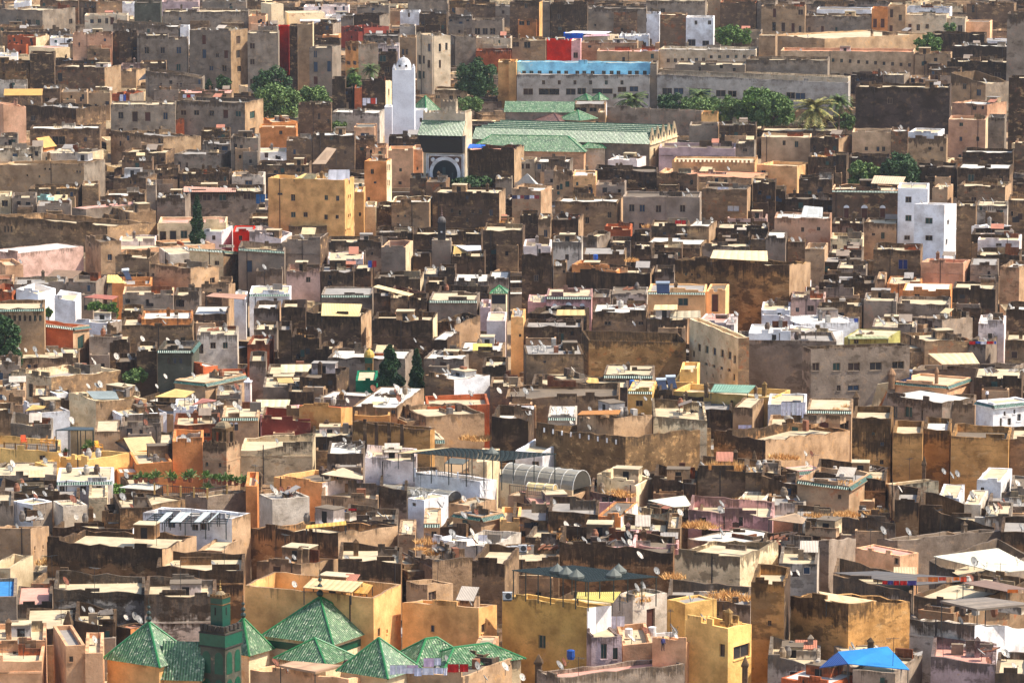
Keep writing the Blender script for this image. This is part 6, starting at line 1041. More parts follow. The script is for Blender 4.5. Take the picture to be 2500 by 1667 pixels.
# barrel glass roofs
def vault(cx, cy, r, L, ang, Y0, mats, label, name='glass_vault', ribs=5, rise=1.0):
    p = P(X_(cx), Y_(cy), Y0); e = empty(name, p, ang); nseg = 12
    A = [(r*math.cos(math.pi*i/nseg), r*rise*math.sin(math.pi*i/nseg)) for i in range(nseg+1)]
    mb = MB()
    for (a, b), (c, d) in zip(A, A[1:]): mb.poly([(a, 0, b), (c, 0, d), (c, L, d), (a, L, b)][::-1])
    mb.build('glazing', mats[0], e); mb = MB(); mb.poly([(a, 0.02, b) for a, b in A]); mb.build('end_pane', mats[1], e)
    for i in range(ribs):
        mb = MB(); y = L*i/(ribs-1)
        for (a, b), (c, d) in zip(A, A[1:]): mb.bar((a*1.01, y, b*1.01), (c*1.01, y, d*1.01), .05, 4)
        mb.build('rib', mats[2], e)
    for a in (.3, .7):
        mb = MB(); t = math.pi*a; mb.bar((r*1.01*math.cos(t), 0, r*1.01*math.sin(t)*rise), (r*1.01*math.cos(t), L, r*1.01*math.sin(t)*rise), .035, 4); mb.build('purlin', mats[2], e)
    mb = MB()
    for x in (-r, r): mb.box((x-.15, 0, -3), (x+.15, L, .02))
    mb.box((-r, L-.2, -3), (r, L, 0)); mb.build('side_wall', [wall_mat('crm', .2)], e)
    tag(e, label, 'vaulted roof'); return e
gl = flat_mat((156, 148, 130), 'dusty_glazing', .25, .2); gd = flat_mat((74, 70, 62), 'dusty_end_pane', .3, .2); wr = flat_mat((214, 210, 200), 'white_rib', .5)
T(1250, 1000); hv = host(X_(300), Y_(820)); vault(640, 715, 1.95, 9.5, math.radians(58), hv.Y+4, (gl, gd, wr), 'large grey barrel vaulted glass roof with white ribs', ribs=7)
vault(395, 745, .75, 3.2, math.radians(66), hv.Y+1, (flat_mat((226, 200, 140), 'yellow_plastic', .5), flat_mat((196, 168, 112), 'yellow_end', .6), wr), 'small yellow barrel canopy before the glass vault', 'barrel_canopy', 4)
T(625, 1000); vault(1820, 830, 1.7, 9, math.radians(62), hv.Y+2, (gl, gd, wr), 'low grey barrel glass roof left of the white terrace wall', ribs=5, rise=.6)
# railings with posts on terraces
def railing(pts, Y0, label, hgt=.9, col=METAL, postcol=None, n=6):
    W = [P(X_(a), Y_(b), Y0+d) for a, b, d in pts]; e = empty('railing', W[0]); o = W[0]
    for a, b in zip(W, W[1:]):
        for i in range(n):
            p = a+(b-a)*i/n-o; mb = MB(); mb.box((p.x-.09, p.y-.09, -.2+p.z), (p.x+.09, p.y+.09, p.z+hgt+.1)); mb.build('post', postcol or col, e)
        mb = MB(); mb.bar(a-o+Vector((0, 0, hgt)), b-o+Vector((0, 0, hgt)), .04, 4); mb.bar(a-o+Vector((0, 0, .15)), b-o+Vector((0, 0, .15)), .03, 4)
        for i in range(int((b-a).length/.22)): p = a+(b-a)*(i*.22/(b-a).length)-o; mb.bar((p.x, p.y, p.z+.15), (p.x, p.y, p.z+hgt), .016, 3)
        mb.build('rail', col, e)
    tag(e, label, 'railing'); return e
YP = wall_mat('yel', .1)
railing([(-20,760,.2),(465,830,.05),(730,765,2.2)], hv.Y, 'iron railing with tan posts before the glass vault', postcol=wall_mat('tan', .2), n=3) if 0 else None
T(1250, 1000); railing([(-20,765,.25),(462,822,.1)], hv.Y, 'iron railing with square tan posts before the glass vault', postcol=wall_mat('tan', .2), n=3)
T(625, 1000); railing([(1462,600,.3),(2050,655,.1)], PT.Y, 'white posted railing along the iron pergola terrace', postcol=WHITE, n=3, hgt=.7)
T(0, 1000); railing([(1420,760,.3),(1660,780,.2),(1905,802,.1),(2262,742,5)], RG.Y, 'yellow posted railing around the roof garden', postcol=YP, n=2)
railing([(40,350,.2),(545,385,.1)], YT.Y, 'brown posted railing of the yellow chair terrace', postcol=wall_mat('otn', .3), n=5, hgt=.6)
# ------------------------------------------------------------------ plants
LEAF = {}
def leaf_mat(a, b, name):
    if name in LEAF: return LEAF[name]
    q = N(name); ge = q.n("ShaderNodeNewGeometry"); c = q.mix(ge.outputs['Random Per Island'], lin(a), lin(b)); q.l(c, q.b.inputs['Base Color']); q.b.inputs['Roughness'].default_value = .6
    q.b.inputs['Specular IOR Level'].default_value = .25; LEAF[name] = q.m; return q.m
LG = leaf_mat((58, 88, 40), (124, 144, 80), 'leaves_olive_green'); LD = leaf_mat((34, 60, 32), (80, 106, 60), 'leaves_dark_green'); LC = leaf_mat((26, 50, 30), (62, 88, 50), 'leaves_cypress'); LB = leaf_mat((56, 88, 36), (112, 138, 62), 'leaves_bright_green')
BARK = flat_mat((92, 74, 54), 'bark', .9); PALM = leaf_mat((86, 92, 44), (168, 156, 88), 'palm_leaflets'); PALMG = leaf_mat((50, 74, 36), (104, 116, 58), 'palm_leaflets_green')
def leaf(mb, p, s, rr, up=None):
    n_ = (up if up else Vector((rr.gauss(0, 1), rr.gauss(0, 1), rr.gauss(.4, 1)))).normalized(); u = n_.orthogonal().normalized(); v = n_.cross(u); a = rr.uniform(0, 6.28)
    u, v = u*math.cos(a)+v*math.sin(a), v*math.cos(a)-u*math.sin(a); mb.poly([p-u*s-v*s*.45, p+u*s*.2-v*s*.6, p+u*s, p+v*s*.55])
def tree(x0, x1, yt, yb, label, mat=LG, Y=None, seed=1, dens=1.0, shape='round', cat='tree', name='tree', group=None, h0=4.5, lf=.3):
    rr = random.Random(seed); xc = (X_(x0)+X_(x1))/2; Y = Y or dist(xc, Y_(yb), h0); top = P(xc, Y_(yt), Y); bot = P(xc, Y_(yb), Y); s = F/Y; rx = (X_(x1)-X_(x0))/2/s; g = G(Y)
    e = empty(name, (top.x, top.y, g)); zt = top.z-g; zb_ = bot.z-g; hc = zt-zb_; CUR[0] = .5
    mb = MB(); hz = zb_+hc*.3; mb.bar((0, 0, -.4), (rx*.05, 0, hz), max(.12, rx*.09), 7, 0, max(.08, rx*.05))
    if shape == 'round':
        for i in range(6): a = i*1.05+seed; mb.bar((rx*.05, 0, hz*.9), (rx*.6*math.cos(a), rx*.6*math.sin(a), zb_+hc*rr.uniform(.45, .75)), rx*.05, 5, 0, rx*.015)
    else: mb.bar((0, 0, hz), (0, 0, zb_+hc*.9), rx*.05, 5, 0, .02)
    mb.build('trunk', BARK, e)
    mb = MB()
    if shape == 'round':
        cl = []
        for i in range(int(46*dens)):
            a, t = rr.uniform(0, 6.28), rr.random(); rad = rx*math.sqrt(rr.random())*.85; zz = zb_+hc*(.12+.8*t*math.sqrt(max(.05, 1-(rad/rx)**2*.75))); cl.append((Vector((rad*math.cos(a), rad*math.sin(a)*.9, zz)), rx*rr.uniform(.11, .28)))
        for c, r in cl:
            for _ in range(int(150*dens*(r/rx/.22)**2*.62)):
                d = Vector((rr.gauss(0, 1), rr.gauss(0, 1), rr.gauss(.15, .8))).normalized(); leaf(mb, c+d*r*rr.uniform(.55, 1.08), lf*rr.uniform(.6, 1.3), rr)
    else:
        n_ = int(2600*dens)
        for _ in range(n_):
            t = rr.random()**1.25
            if shape == 'cone': prof = 1.05*(1-t)**.6*(.9+.18*math.sin(t*23+seed))*(min(1, t*9+.55))
            else: prof = 1.25*max(.05, (1-t)**.6*(.7+.3*abs(math.sin(t*11+seed)))) 
            a = rr.uniform(0, 6.28); lob = 1 if shape == 'cone' else .75+.25*math.sin(a*3+t*14+seed); rad = rx*prof*lob*rr.uniform(.65, 1.05)
            leaf(mb, Vector((rad*math.cos(a), rad*math.sin(a), zb_+hc*t)), lf*rr.uniform(.5, 1.1), rr)
    mb.build('crown', mat, e); tag(e, label, cat, group); return e
def palm(x, yt, yb, rpx, label, seed=1, mat=PALM, h0=5, Y=None):
    rr = random.Random(seed); Y = Y or dist(X_(x), Y_(yb), h0); c = P(X_(x), Y_(yt), Y); g = G(Y); e = empty('palm_tree', (c.x, c.y, g)); zc = c.z-g; r = rpx/Z/(F/Y); CUR[0] = .2
    mb = MB(); mb.bar((0, 0, -.4), (.1, 0, zc), .32, 8, 0, .22); mb.build('trunk', BARK, e); mb = MB()
    for i in range(72):
        a = rr.uniform(0, 6.28); el = rr.uniform(-.35, 1.35); d = Vector((math.cos(a), math.sin(a), 0)); L = r*rr.uniform(.8, 1.15); prev = Vector((.1, 0, zc)); pts = []
        for k in range(9):
            t = k/8; pts.append(prev+d*L*t*math.cos(el*(1-t*.6))*.95+Vector((0, 0, L*(math.sin(el)*t-.75*t*t*(.55+.3*math.cos(el))))))
        for p, q in zip(pts, pts[1:]):
            dr = (q-p).normalized(); sd_ = dr.cross(Vector((0, 0, 1))).normalized() if abs(dr.z) < .98 else Vector((1, 0, 0))
            for sg in (-1, 1):
                for f_ in (0, .5):
                    b = p+(q-p)*f_; tip = b+sd_*sg*L*.16*rr.uniform(.7, 1.1)+dr*L*.1-Vector((0, 0, L*.05)); mb.poly([b, b+dr*L*.075, tip])
            mb.poly([p-sd_*.03, p+sd_*.03, q+sd_*.02, q-sd_*.02])
    mb.build('fronds', mat, e); tag(e, label, 'palm tree'); return e
T(625, 0)
tree(-60,350,610,960,'large round tree with dark crown behind the lighter one',LD,seed=3,dens=1.5,h0=6); tree(-30,420,760,1085,'broad olive green tree, front left of the grove',LG,seed=4,dens=1.6,h0=5); tree(360,690,780,1010,'lighter olive tree at the right end of the grove',LG,seed=5,dens=1.2,h0=5); tree(1820,2220,520,900,'big dark green tree right of the cream tenement',LD,seed=6,dens=1.6,h0=6); tree(1840,2100,885,1020,'low green bush tree below the big dark tree',LG,seed=7,dens=.9,h0=4)
tree(800,990,690,800,'bright green bush on a dark roof edge',LB,seed=8,dens=.7,h0=8); palm(890,660,760,75,'small palm left of the twin palms gap',1,PALMG,h0=8); palm(1050,640,720,95,'small palm right beside the white minaret dome',2,PALMG,h0=8)
T(1250, 0); palm(1090,925,1020,165,'feathery palm in front of the grey school',3,PALMG); palm(1720,880,1000,130,'dim palm left of the round garden trees',4,PALMG)
tree(1320,1620,870,1040,'dark bushy tree right of the feathery palm',LD,seed=9,dens=1.1); tree(1540,1930,885,1060,'mid green bushy tree behind the panelled wall',LG,seed=10,dens=1.1); tree(1840,2160,880,1130,'olive green round tree below the school',LG,seed=11,dens=1.2); tree(2080,2520,800,1150,'tall bright green garden tree by the school wing',LB,seed=12,dens=1.7); tree(2160,2520,920,1150,'dark dense tree between the garden tree and palm',LD,seed=13,dens=1.2)
tree(1860,2190,235,410,'leafy green tree between tenements at the top',LB,seed=14,dens=1.2,h0=6)
T(1875, 0); tree(-140,250,835,1180,'wide green tree left of the golden date palm',LG,seed=41,dens=1.6); palm(425,1010,1200,215,'big golden date palm with arching fronds',5,PALM,h0=5.5); palm(650,930,1150,140,'darker palm right behind the golden date palm',6,PALMG,h0=6); tree(620,810,1040,1200,'low glossy green tree beside the black block',LG,seed=15,dens=.9); tree(1330,1600,300,480,'green tree spilling over the long bent wall',LB,seed=16,dens=1.1,h0=6); tree(1600,1740,210,310,'faint green tree before the cream apartments',LG,seed=17,dens=.6,h0=7)
T(1875, 200); tree(1010,1395,665,930,'dense dark green round tree, right centre',LD,seed=18,dens=1.5,h0=5); tree(720,1040,730,950,'olive green scrubby tree left of the dark round tree',LG,seed=19,dens=1.3,h0=4.5)
T(0, 0); tree(1970,2130,690,830,'dark round tree beside a brown wall',LD,seed=20,dens=.9,h0=6); tree(1880,1960,730,830,'thin dark conifer left of the dark round tree',LC,seed=21,shape='cone',dens=.4,h0=6)
T(0, 400); tree(1732,1885,282,765,'tall narrow dark cypress standing alone',LC,seed=22,shape='cone',dens=1.6,h0=4.5,name='cypress_tree',lf=.26)
T(625, 700); tree(1085,1375,538,1010,'left dark conifer, wider at the base',LC,seed=23,shape='irr',dens=2.3,h0=4.0,name='conifer_tree',lf=.3); tree(1390,1562,580,1025,'right dark conifer, slimmer and pointed',LC,seed=24,shape='cone2',dens=1.7,h0=4.0,name='conifer_tree',lf=.28)
T(0, 700); tree(-160,190,240,790,'large dark tree cut by the left edge',LD,seed=25,dens=2.0,h0=4.2); tree(940,1090,140,290,'small green tree trained on a terrace',LB,seed=26,dens=.7,h0=6); tree(800,960,140,205,'green vine spreading left of the terrace tree',LB,seed=27,dens=.5,h0=7); tree(1130,1360,770,870,'grey green shrub before the green parapet house',LG,seed=28,dens=.8)
tree(410,480,205,270,'little climbing plant beside the white terraces',LB,seed=29,dens=.4,h0=6); T(625, 200); tree(1800,2180,880,1000,'green hedge at the foot of the arched gateway',LD,seed=30,dens=1.1,h0=4); tree(690,830,360,440,'small grey green shrub by the lone brown tower',LG,seed=31,dens=.5)
T(1875, 700); tree(440,540,840,950,'small pointed green tree before the hooded windows',LD,seed=32,shape='cone',dens=.5); T(0, 1000); tree(940,1160,700,800,'leafy potted bushes under the flat shade roof',LB,seed=33,dens=.7,h0=4)
# potted plants of the roof garden
pr = random.Random(5); POT = flat_mat((150, 84, 56), 'terracotta', .8)
for i, (x, y, hgt) in enumerate([(1290,640,70),(1340,640,60),(1390,650,60),(1435,640,90),(1560,640,90),(1600,650,60),(1750,640,95),(1700,630,60),(1890,640,80),(1900,740,80),(1960,650,60),(2010,660,70),(2060,660,80),(2110,665,70),(2170,670,60),(2230,680,85),(1250,650,40),(820,350,75),(850,345,50),(600,400,45),(780,370,45)]):
    hh = RG if i < 17 else YT; Y0 = hh.Y+ (3.5 if i < 17 else 3); p = P(X_(x), Y_(y), Y0); e = empty('potted_plant', p); CUR[0] = .1
    mb = MB(); mb.lathe((0, 0, -.3), [(.2, 0), (.3, .5), (.33, .52)], 8); mb.build('pot', POT, e); mb = MB(); k = hgt/Z/(F/Y0)
    for _ in range(70): d = Vector((pr.gauss(0, .5), pr.gauss(0, .5), abs(pr.gauss(.5, .4)))); q = d.normalized()*k*pr.uniform(.4, 1); mb.poly([(0, 0, .2), q+Vector((.06, 0, .15)), q*1.1+Vector((0, 0, .1)), q+Vector((-.06, 0, .22))])
    mb.build('foliage', LB if i % 3 else LG, e)
    tag(e, 'green potted plant on the roof garden terrace' if i < 17 else 'green potted plant on the yellow chair terrace', 'potted plant', 'potted plants on the roof garden' if i < 17 else 'potted plants on the yellow terrace')
# dry grass on old roofs
dg = MB(); gr = random.Random(9)
def grass(p, r, n, hh):
    for _ in range(n):
        a, q = gr.uniform(0, 6.28), r*math.sqrt(gr.random()); b = p+Vector((q*math.cos(a), q*math.sin(a)*.8, 0)); t = b+Vector((gr.gauss(0, .25), gr.gauss(0, .25), hh*gr.uniform(.4, 1.1)*(1-.5*q/r))); k_ = gr.uniform(0, 3.14); wv = Vector((math.cos(k_), math.sin(k_), 0))*.07; dg.poly([b-wv, b+wv, t])
for h in HOUSES:
    if h.dry:
        for _ in range(2 if h.dry < 2 else 9):
            p = h.M @ Vector((-h.wl*gr.uniform(.1, .9), min(h.wr, 5)*gr.uniform(.1, .7), -.4))+h.top; grass(p, gr.uniform(.6, 1.8), 130, gr.uniform(.35, 1.0) if h.dry < 2 else 1.7)
for ox, oy, lst in ((625, 1000, [(1960,250),(2050,260),(2120,250),(1570,1200)]), (1250, 1000, [(1640,1050),(1720,1040),(1780,1060),(1880,500),(1980,490),(2060,520),(2100,830),(960,750),(1040,770),(520,1160),(620,1160)]), (1875, 1000, [(420,960),(500,960),(580,970),(660,960),(740,950),(100,420),(200,430),(680,520),(760,540),(1000,930)]), (1250, 1300, [(1900,560),(2000,560),(2100,590),(1480,390)]), (0, 200, [(500,960),(580,965),(660,960),(2200,830),(2300,830)]), (625, 400, [(430,560),(350,545),(2100,600)]), (1250, 400, [(620,460),(1260,570),(1100,880)]), (0, 1300, [(430,260),(520,230)])):
    T(ox, oy)
    for x, y in lst: Y0 = dist(X_(x), Y_(y), 6.2); grass(P(X_(x), Y_(y), Y0)-Vector((0, 0, .3)), 1.3, 190, .95)
CUR[0] = 0; tag(dg.build('dry_grass', leaf_mat((190, 136, 74), (234, 190, 122), 'dry_grass_blades')), 'dry orange grass growing on the old roofs', 'dry grass', None, 'stuff')
# ------------------------------------------------------------------ solar heaters, stairs, domes, laundry, chairs, air conditioners, people
def solar(x, y, L, label, Y0, rot=0):
    p = P(X_(x), Y_(y), Y0); e = empty('solar_water_heater', p, rot); mb = MB(); mb.bar((-L/2, 0, .55), (L/2, 0, .55), .27, 10); mb.build('tank', flat_mat((190, 198, 204), 'steel_tank', .3, .1, .5), e)
    mb = MB(); mb.slab([(-L/2+.1, -1.5, -.7), (L/2-.1, -1.5, -.7), (L/2-.1, -.2, .4), (-L/2+.1, -.2, .4)], .08); mb.build('collector', flat_mat((28, 40, 64), 'solar_glass', .15), e)
    for sx in (-1, 1): mb = MB(); mb.bar((sx*L*.4, .1, -1.2), (sx*L*.4, 0, .4), .04, 4); mb.bar((sx*L*.4, -1.4, -1.0), (sx*L*.4, 0, .3), .03, 4); mb.build('stand', METAL, e)
    tag(e, label, 'water heater'); return e
T(1250, 700); Y0 = dist(X_(1400), Y_(900), 6.5); solar(1368,892,1.35,'left silver solar tank above the black wall',Y0,.2); solar(1455,865,1.3,'right silver solar tank above the black wall',Y0+1.5,.2)
T(1250, 400); solar(1385,1130,2.0,'silver solar tank on the apricot green eaved house',dist(X_(1385),Y_(1330),9),0); T(0, 400); solar(1150,1010,1.1,'white solar tank above the orange rooftop terrace',dist(X_(1200),Y_(1190),7),.5); T(1875, 700); solar(1250,815,2.2,'long grey solar cylinder beside the domed chimney',VIL.Y+5,-.1)
def dome_chimney(h, x, y0, y1, r, name='domed_chimney', sq=False):
    p = Matrix.Rotation(-h.rot, 3, 'Z') @ (P(X_(x), Y_(y1), h.Y+3)-h.base); q = P(X_(x), Y_(y0), h.Y+3).z-P(X_(x), Y_(y1), h.Y+3).z; mb = MB()
    mb.lathe(p-Vector((0, 0, .8)), [(r, 0), (r, .8+q*.5), (r*1.35, .8+q*.52), (r*1.35, .8+q*.62), (r*.9, .8+q*.8), (r*.1, .8+q)], 4 if sq else 10, 0, .785); mb.build(name, [wall_mat('orp', .15) if not sq else wall_mat('tan', .4)], h.e)
dome_chimney(VIL,1135,745,880,.42); dome_chimney(VIL,1548,730,860,.25)
T(1250, 400); ah = [h for h in HOUSES if h.ref == 'the apricot green eaved house'][0]; dome_chimney(ah,1505,1070,1165,.32,'chimney',True)
T(1250, 700); dome_chimney(YV,1787,872,960,.3,'chimney',True); dome_chimney(YV,2240,905,990,.25,'chimney',True)
for ox, oy, x, y0, y1, r in ((0,1300,630,715,1010,.42),(625,1300,810,385,545,.38),(1250,1300,245,1115,1290,.42),(1250,1300,2140,1135,1330,.35),(1250,1000,2225,372,580,.3),(1250,1000,1030,925,1080,.3),(1875,1000,1432,425,610,.3),(1875,700,808,960,1100,.45),(1250,700,232,835,900,.4),(625,1000,30,560,660,.4)):
    T(ox, oy); Y0 = dist(X_(x), Y_(y1), 5.2); a, b = P(X_(x), Y_(y0), Y0), P(X_(x), Y_(y1), Y0); g = G(Y0); e = empty('chimney', (b.x, b.y, b.z-.4)); hh = a.z-b.z+.4; CUR[0] = (x*.013) % 1
    mb = MB(); mb.lathe((0, 0, -3), [(r, 0), (r*.95, 3+hh*.6)], 4, 0, .6); mb.build('shaft', wall_mat('tan', .55), e); mb = MB(); mb.lathe((0, 0, hh*.6), [(r*1.3, 0), (r*1.3, hh*.08), (r*.15, hh*.4)], 4, 0, .6); mb.build('cap', wall_mat('tan', .6), e)
    tag(e, {630:'stubby chimney with pyramid cap beside the leftmost dishes',810:'dark pot chimney before the beige canvas tent',245:'leaning stone chimney near the bottom centre',2140:'white capped chimney beside the ochre tower house',2225:'pale capped chimney in front of the dark stained wall',1030:'pale chimney against the orange roof room',1432:'tiny house shaped chimney before the ochre earth wall',808:'brown carved chimney above the two door tan house',232:'hooded chimney by the crowded dish roof',30:'black chimney mouth left of the ochre and white house'}[x], 'chimney')
# outside stairs of the orange villa
T(1875, 700); mb = MB(); a, b = P(X_(985), Y_(1165), BRH.Y+1.2), P(X_(1085), Y_(915), BRH.Y+3); e = empty('outside_stairs', a); n_ = 14; CUR[0] = .6
for i in range(n_):
    p = (b-a)*(i/n_); q = (b-a)*((i+1)/n_); mb.box((p.x-.1, p.y-.2, p.z-.6), (q.x+.1, q.y+1.1, q.z))
mb.build('steps', wall_mat('org', .1), e); mb = MB(); d = b-a
OUT = [(800,1135),(955,1080),(1008,895),(1108,880),(1095,950),(978,1168),(800,1175)]; Yp = BRH.Y+.6
fr = [P(X_(x), Y_(y), Yp)-a for x, y in OUT]; bkp = [q+Vector((0, .35, 0)) for q in fr]; mb.poly(fr[::-1]); mb.poly(bkp)
for q in range(len(fr)): k = (q+1) % len(fr); mb.poly([fr[q], fr[k], bkp[k], bkp[q]])
mb.build('parapet', wall_mat('crm', .03), e); tag(e, 'pale orange outside stairs climbing to the domed chimney', 'stairs')
def cloth(x0, x1, y0, y1, Y0, cols, label, name='laundry', cat='laundry', group=None):
    a, b = P(X_(x0), Y_(y0), Y0), P(X_(x1), Y_(y0), Y0); e = empty(name, a); L = (b-a).length; hh = a.z-P(X_(x0), Y_(y1), Y0).z; d = (b-a)/L; mb = MB(); mb.bar((0, 0, 0), b-a, .012, 3); mb.build('line', METAL, e); x = 0; i = 0; lr = random.Random(int(x0*3+y0))
    while x < L-.2:
        wd = min(lr.uniform(.5, 1.1), L-x-.05); dr = hh*lr.uniform(.7, 1.1); mb = MB(); n_ = 5
        for k in range(n_):
            u0, u1 = x+wd*k/n_, x+wd*(k+1)/n_; o0, o1 = .05*math.sin(k*1.9+i), .05*math.sin((k+1)*1.9+i); p, q = d*u0, d*u1; mb.poly([p+Vector((0, o0, -dr)), q+Vector((0, o1, -dr)), q+Vector((0, o1*.2, 0)), p+Vector((0, o0*.2, 0))])
        mb.build('cloth', flat_mat(cols[i % len(cols)], 'cotton_'+str(sum(cols[i % len(cols)])), .9), e); x += wd+lr.uniform(.02, .1); i += 1
    tag(e, label, cat, group); return e
W_, PK, RD, BL, OR = (232, 230, 240), (230, 196, 216), (196, 24, 20), (60, 90, 180), (230, 120, 40)
T(625, 1300); YL = dist(X_(1500), Y_(1330), 6); cloth(1230,1500,1215,1300,YL,[W_,W_,PK],'white sheets hanging left at the bottom centre'); cloth(1360,1760,1240,1310,YL-1,[W_,(214,216,236)],'front line of white laundry at the bottom centre'); cloth(1540,1705,1150,1240,YL+1,[PK,W_],'pink patterned sheet hanging by the green hip roofs'); cloth(1762,1955,1205,1275,YL,[RD],'bright red cloth hanging by the orange stair box')
cloth(2040,2180,20,75,dist(X_(2100),Y_(60),6),[W_,PK,BL],'small laundry line behind the white cube'); cloth(2190,2245,15,85,dist(X_(2200),Y_(60),6),[OR],'orange cloth behind the white cube')
T(1875, 1300); cloth(1050,1370,440,480,dist(X_(1200),Y_(560),6.5),[RD,(70,60,130),RD],'red and violet cloths over the brown awning'); cloth(1370,1830,405,450,dist(X_(1200),Y_(560),6.5)+1.5,[(240,180,130),OR,(220,80,40)],'orange and peach cloths along the brown awning edge'); cloth(2200,2430,520,560,dist(X_(2300),Y_(640),7),[OR,(240,200,160)],'orange rags on the rusty brown roof')
T(625, 1000); cloth(720,830,925,965,dist(X_(780),Y_(960),6),[PK,(120,150,220)],'pink and blue clothes on a dark terrace'); cloth(850,940,905,925,dist(X_(780),Y_(960),6),[RD,(60,200,90)],'red and green clothes on a dark terrace')
T(1875, 700); cloth(120,350,1062,1200,dist(X_(230),Y_(1230),6),[W_,W_,(236,236,240)],'wall of white sheets left of the two door house'); cloth(1850,2100,500,530,dist(X_(2000),Y_(560),7.2),[RD,BL,W_],'red, blue and white laundry on a pink terrace'); cloth(745,830,290,335,dist(X_(790),Y_(340),7),[W_,BL],'small white and blue laundry near many dishes')
T(1250, 400); cloth(0,260,290,330,dist(X_(130),Y_(400),8.5),[(60,60,90),W_,(150,60,60)],'dark and white laundry on a terrace left of centre'); cloth(1500,1600,520,555,dist(X_(1550),Y_(600),7),[RD],'red cloth on the roof before the four windows house'); cloth(1890,2000,215,240,dist(X_(1950),Y_(330),8.5),[W_],'white laundry on the grey brown house')
T(0, 0); cloth(1100,1160,870,930,dist(X_(1130),Y_(950),9),[W_,BL],'blue and white laundry in a brick roof room'); cloth(1680,1790,870,900,dist(X_(1730),Y_(940),9),[W_,RD],'red and white laundry above the orange pilaster house'); T(625, 200); cloth(980,1110,150,215,dist(X_(1040),Y_(250),6.5),[W_,W_,(200,60,30)],'white laundry left of the white annex'); T(1250,1300); cloth(900,1045,765,890,dist(X_(980),Y_(935),5.5),[W_],'white sheet hanging by the two doorway rooms')
T(625, 400); cloth(0,105,280,370,dist(X_(50),Y_(400),5),[(40,100,150)],'blue tarpaulin hanging left of the big ochre house'); cloth(1030,1120,890,960,dist(X_(1080),Y_(980),5.5),[BL,(180,40,40),W_],'coloured clothes left of the grey cement tower'); T(1250, 1000); cloth(2080,2205,140,180,dist(X_(2140),Y_(200),6),[(220,214,240)],'lilac cloth behind the sunlit wall')
def chair(x, y, col, label, Y0, rot):
    p = P(X_(x), Y_(y), Y0); e = empty('plastic_chair', p, rot); m_ = flat_mat(col, 'orange_plastic_'+str(col[1]), .4); s_ = 1.35
    mb = MB(); mb.box((-.25*s_, -.25*s_, .4*s_), (.25*s_, .25*s_, .45*s_)); mb.build('seat', m_, e); mb = MB(); mb.slab([(-.25*s_, .22*s_, .44*s_), (.25*s_, .22*s_, .44*s_), (.22*s_, .36*s_, .95*s_), (-.22*s_, .36*s_, .95*s_)], .04); mb.build('backrest', m_, e)
    for i in (-1, 1):
        for j in (-1, 1): mb = MB(); mb.bar((i*.22*s_, j*.22*s_, .42*s_), (i*.26*s_, j*.27*s_, 0), .025*s_, 4); mb.build('leg', m_, e)
        mb = MB(); mb.bar((i*.25*s_, -.22*s_, .62*s_), (i*.25*s_, .3*s_, .65*s_), .03*s_, 4); mb.bar((i*.25*s_, -.22*s_, .42*s_), (i*.25*s_, -.22*s_, .62*s_), .025*s_, 4); mb.build('armrest', m_, e)
    tag(e, label, 'chair'); return e
T(0, 1000); chair(220,335,(226,92,34),'red orange chair beside the stair, leftmost',YT.Y+2,.3); chair(400,335,(238,160,50),'yellow orange chair, middle of the terrace',YT.Y+2.4,-1.2); chair(470,345,(238,160,50),'yellow orange chair next to the pergola post',YT.Y+1.6,-1.2); chair(910,385,(238,166,40),'yellow chair lying on the bright yellow block',YT.Y+3,.8)
def ac(x, y, Y0, label, rot=0):
    p = P(X_(x), Y_(y), Y0); e = empty('air_conditioner', p, rot); m_ = flat_mat((214, 214, 212), 'ac_casing', .5); mb = MB(); mb.box((-.45, 0, 0), (.45, .35, .7)); mb.build('casing', m_, e); mb = MB(); mb.bar((.08, -.02, .35), (.08, .02, .35), .29, 12); mb.build('fan_grille', flat_mat((60, 62, 66), 'fan_grille', .6), e); mb = MB(); mb.box((-.4, -.1, -.12), (.4, .4, -.01)); mb.build('bracket', METAL, e); tag(e, label, 'air conditioner', None); return e
T(625, 1300); Ya = dist(X_(2100), Y_(290), 5.2); ac(2275,195,Ya,'leftmost air conditioner in the row by the white cube'); ac(2335,190,Ya,'second air conditioner in the row by the white cube'); T(1250, 1300); ac(28,185,Ya,'third air conditioner in the row by the white cube'); ac(98,175,Ya,'rightmost air conditioner in the row by the white cube'); T(625, 1300); ac(2310,615,YOL.Y+2,'air conditioner under the pergola corner on ochre wall'); T(1250, 700); ac(85,1215,dist(X_(85),Y_(1300),6),'air conditioner on a white roof beside dishes')
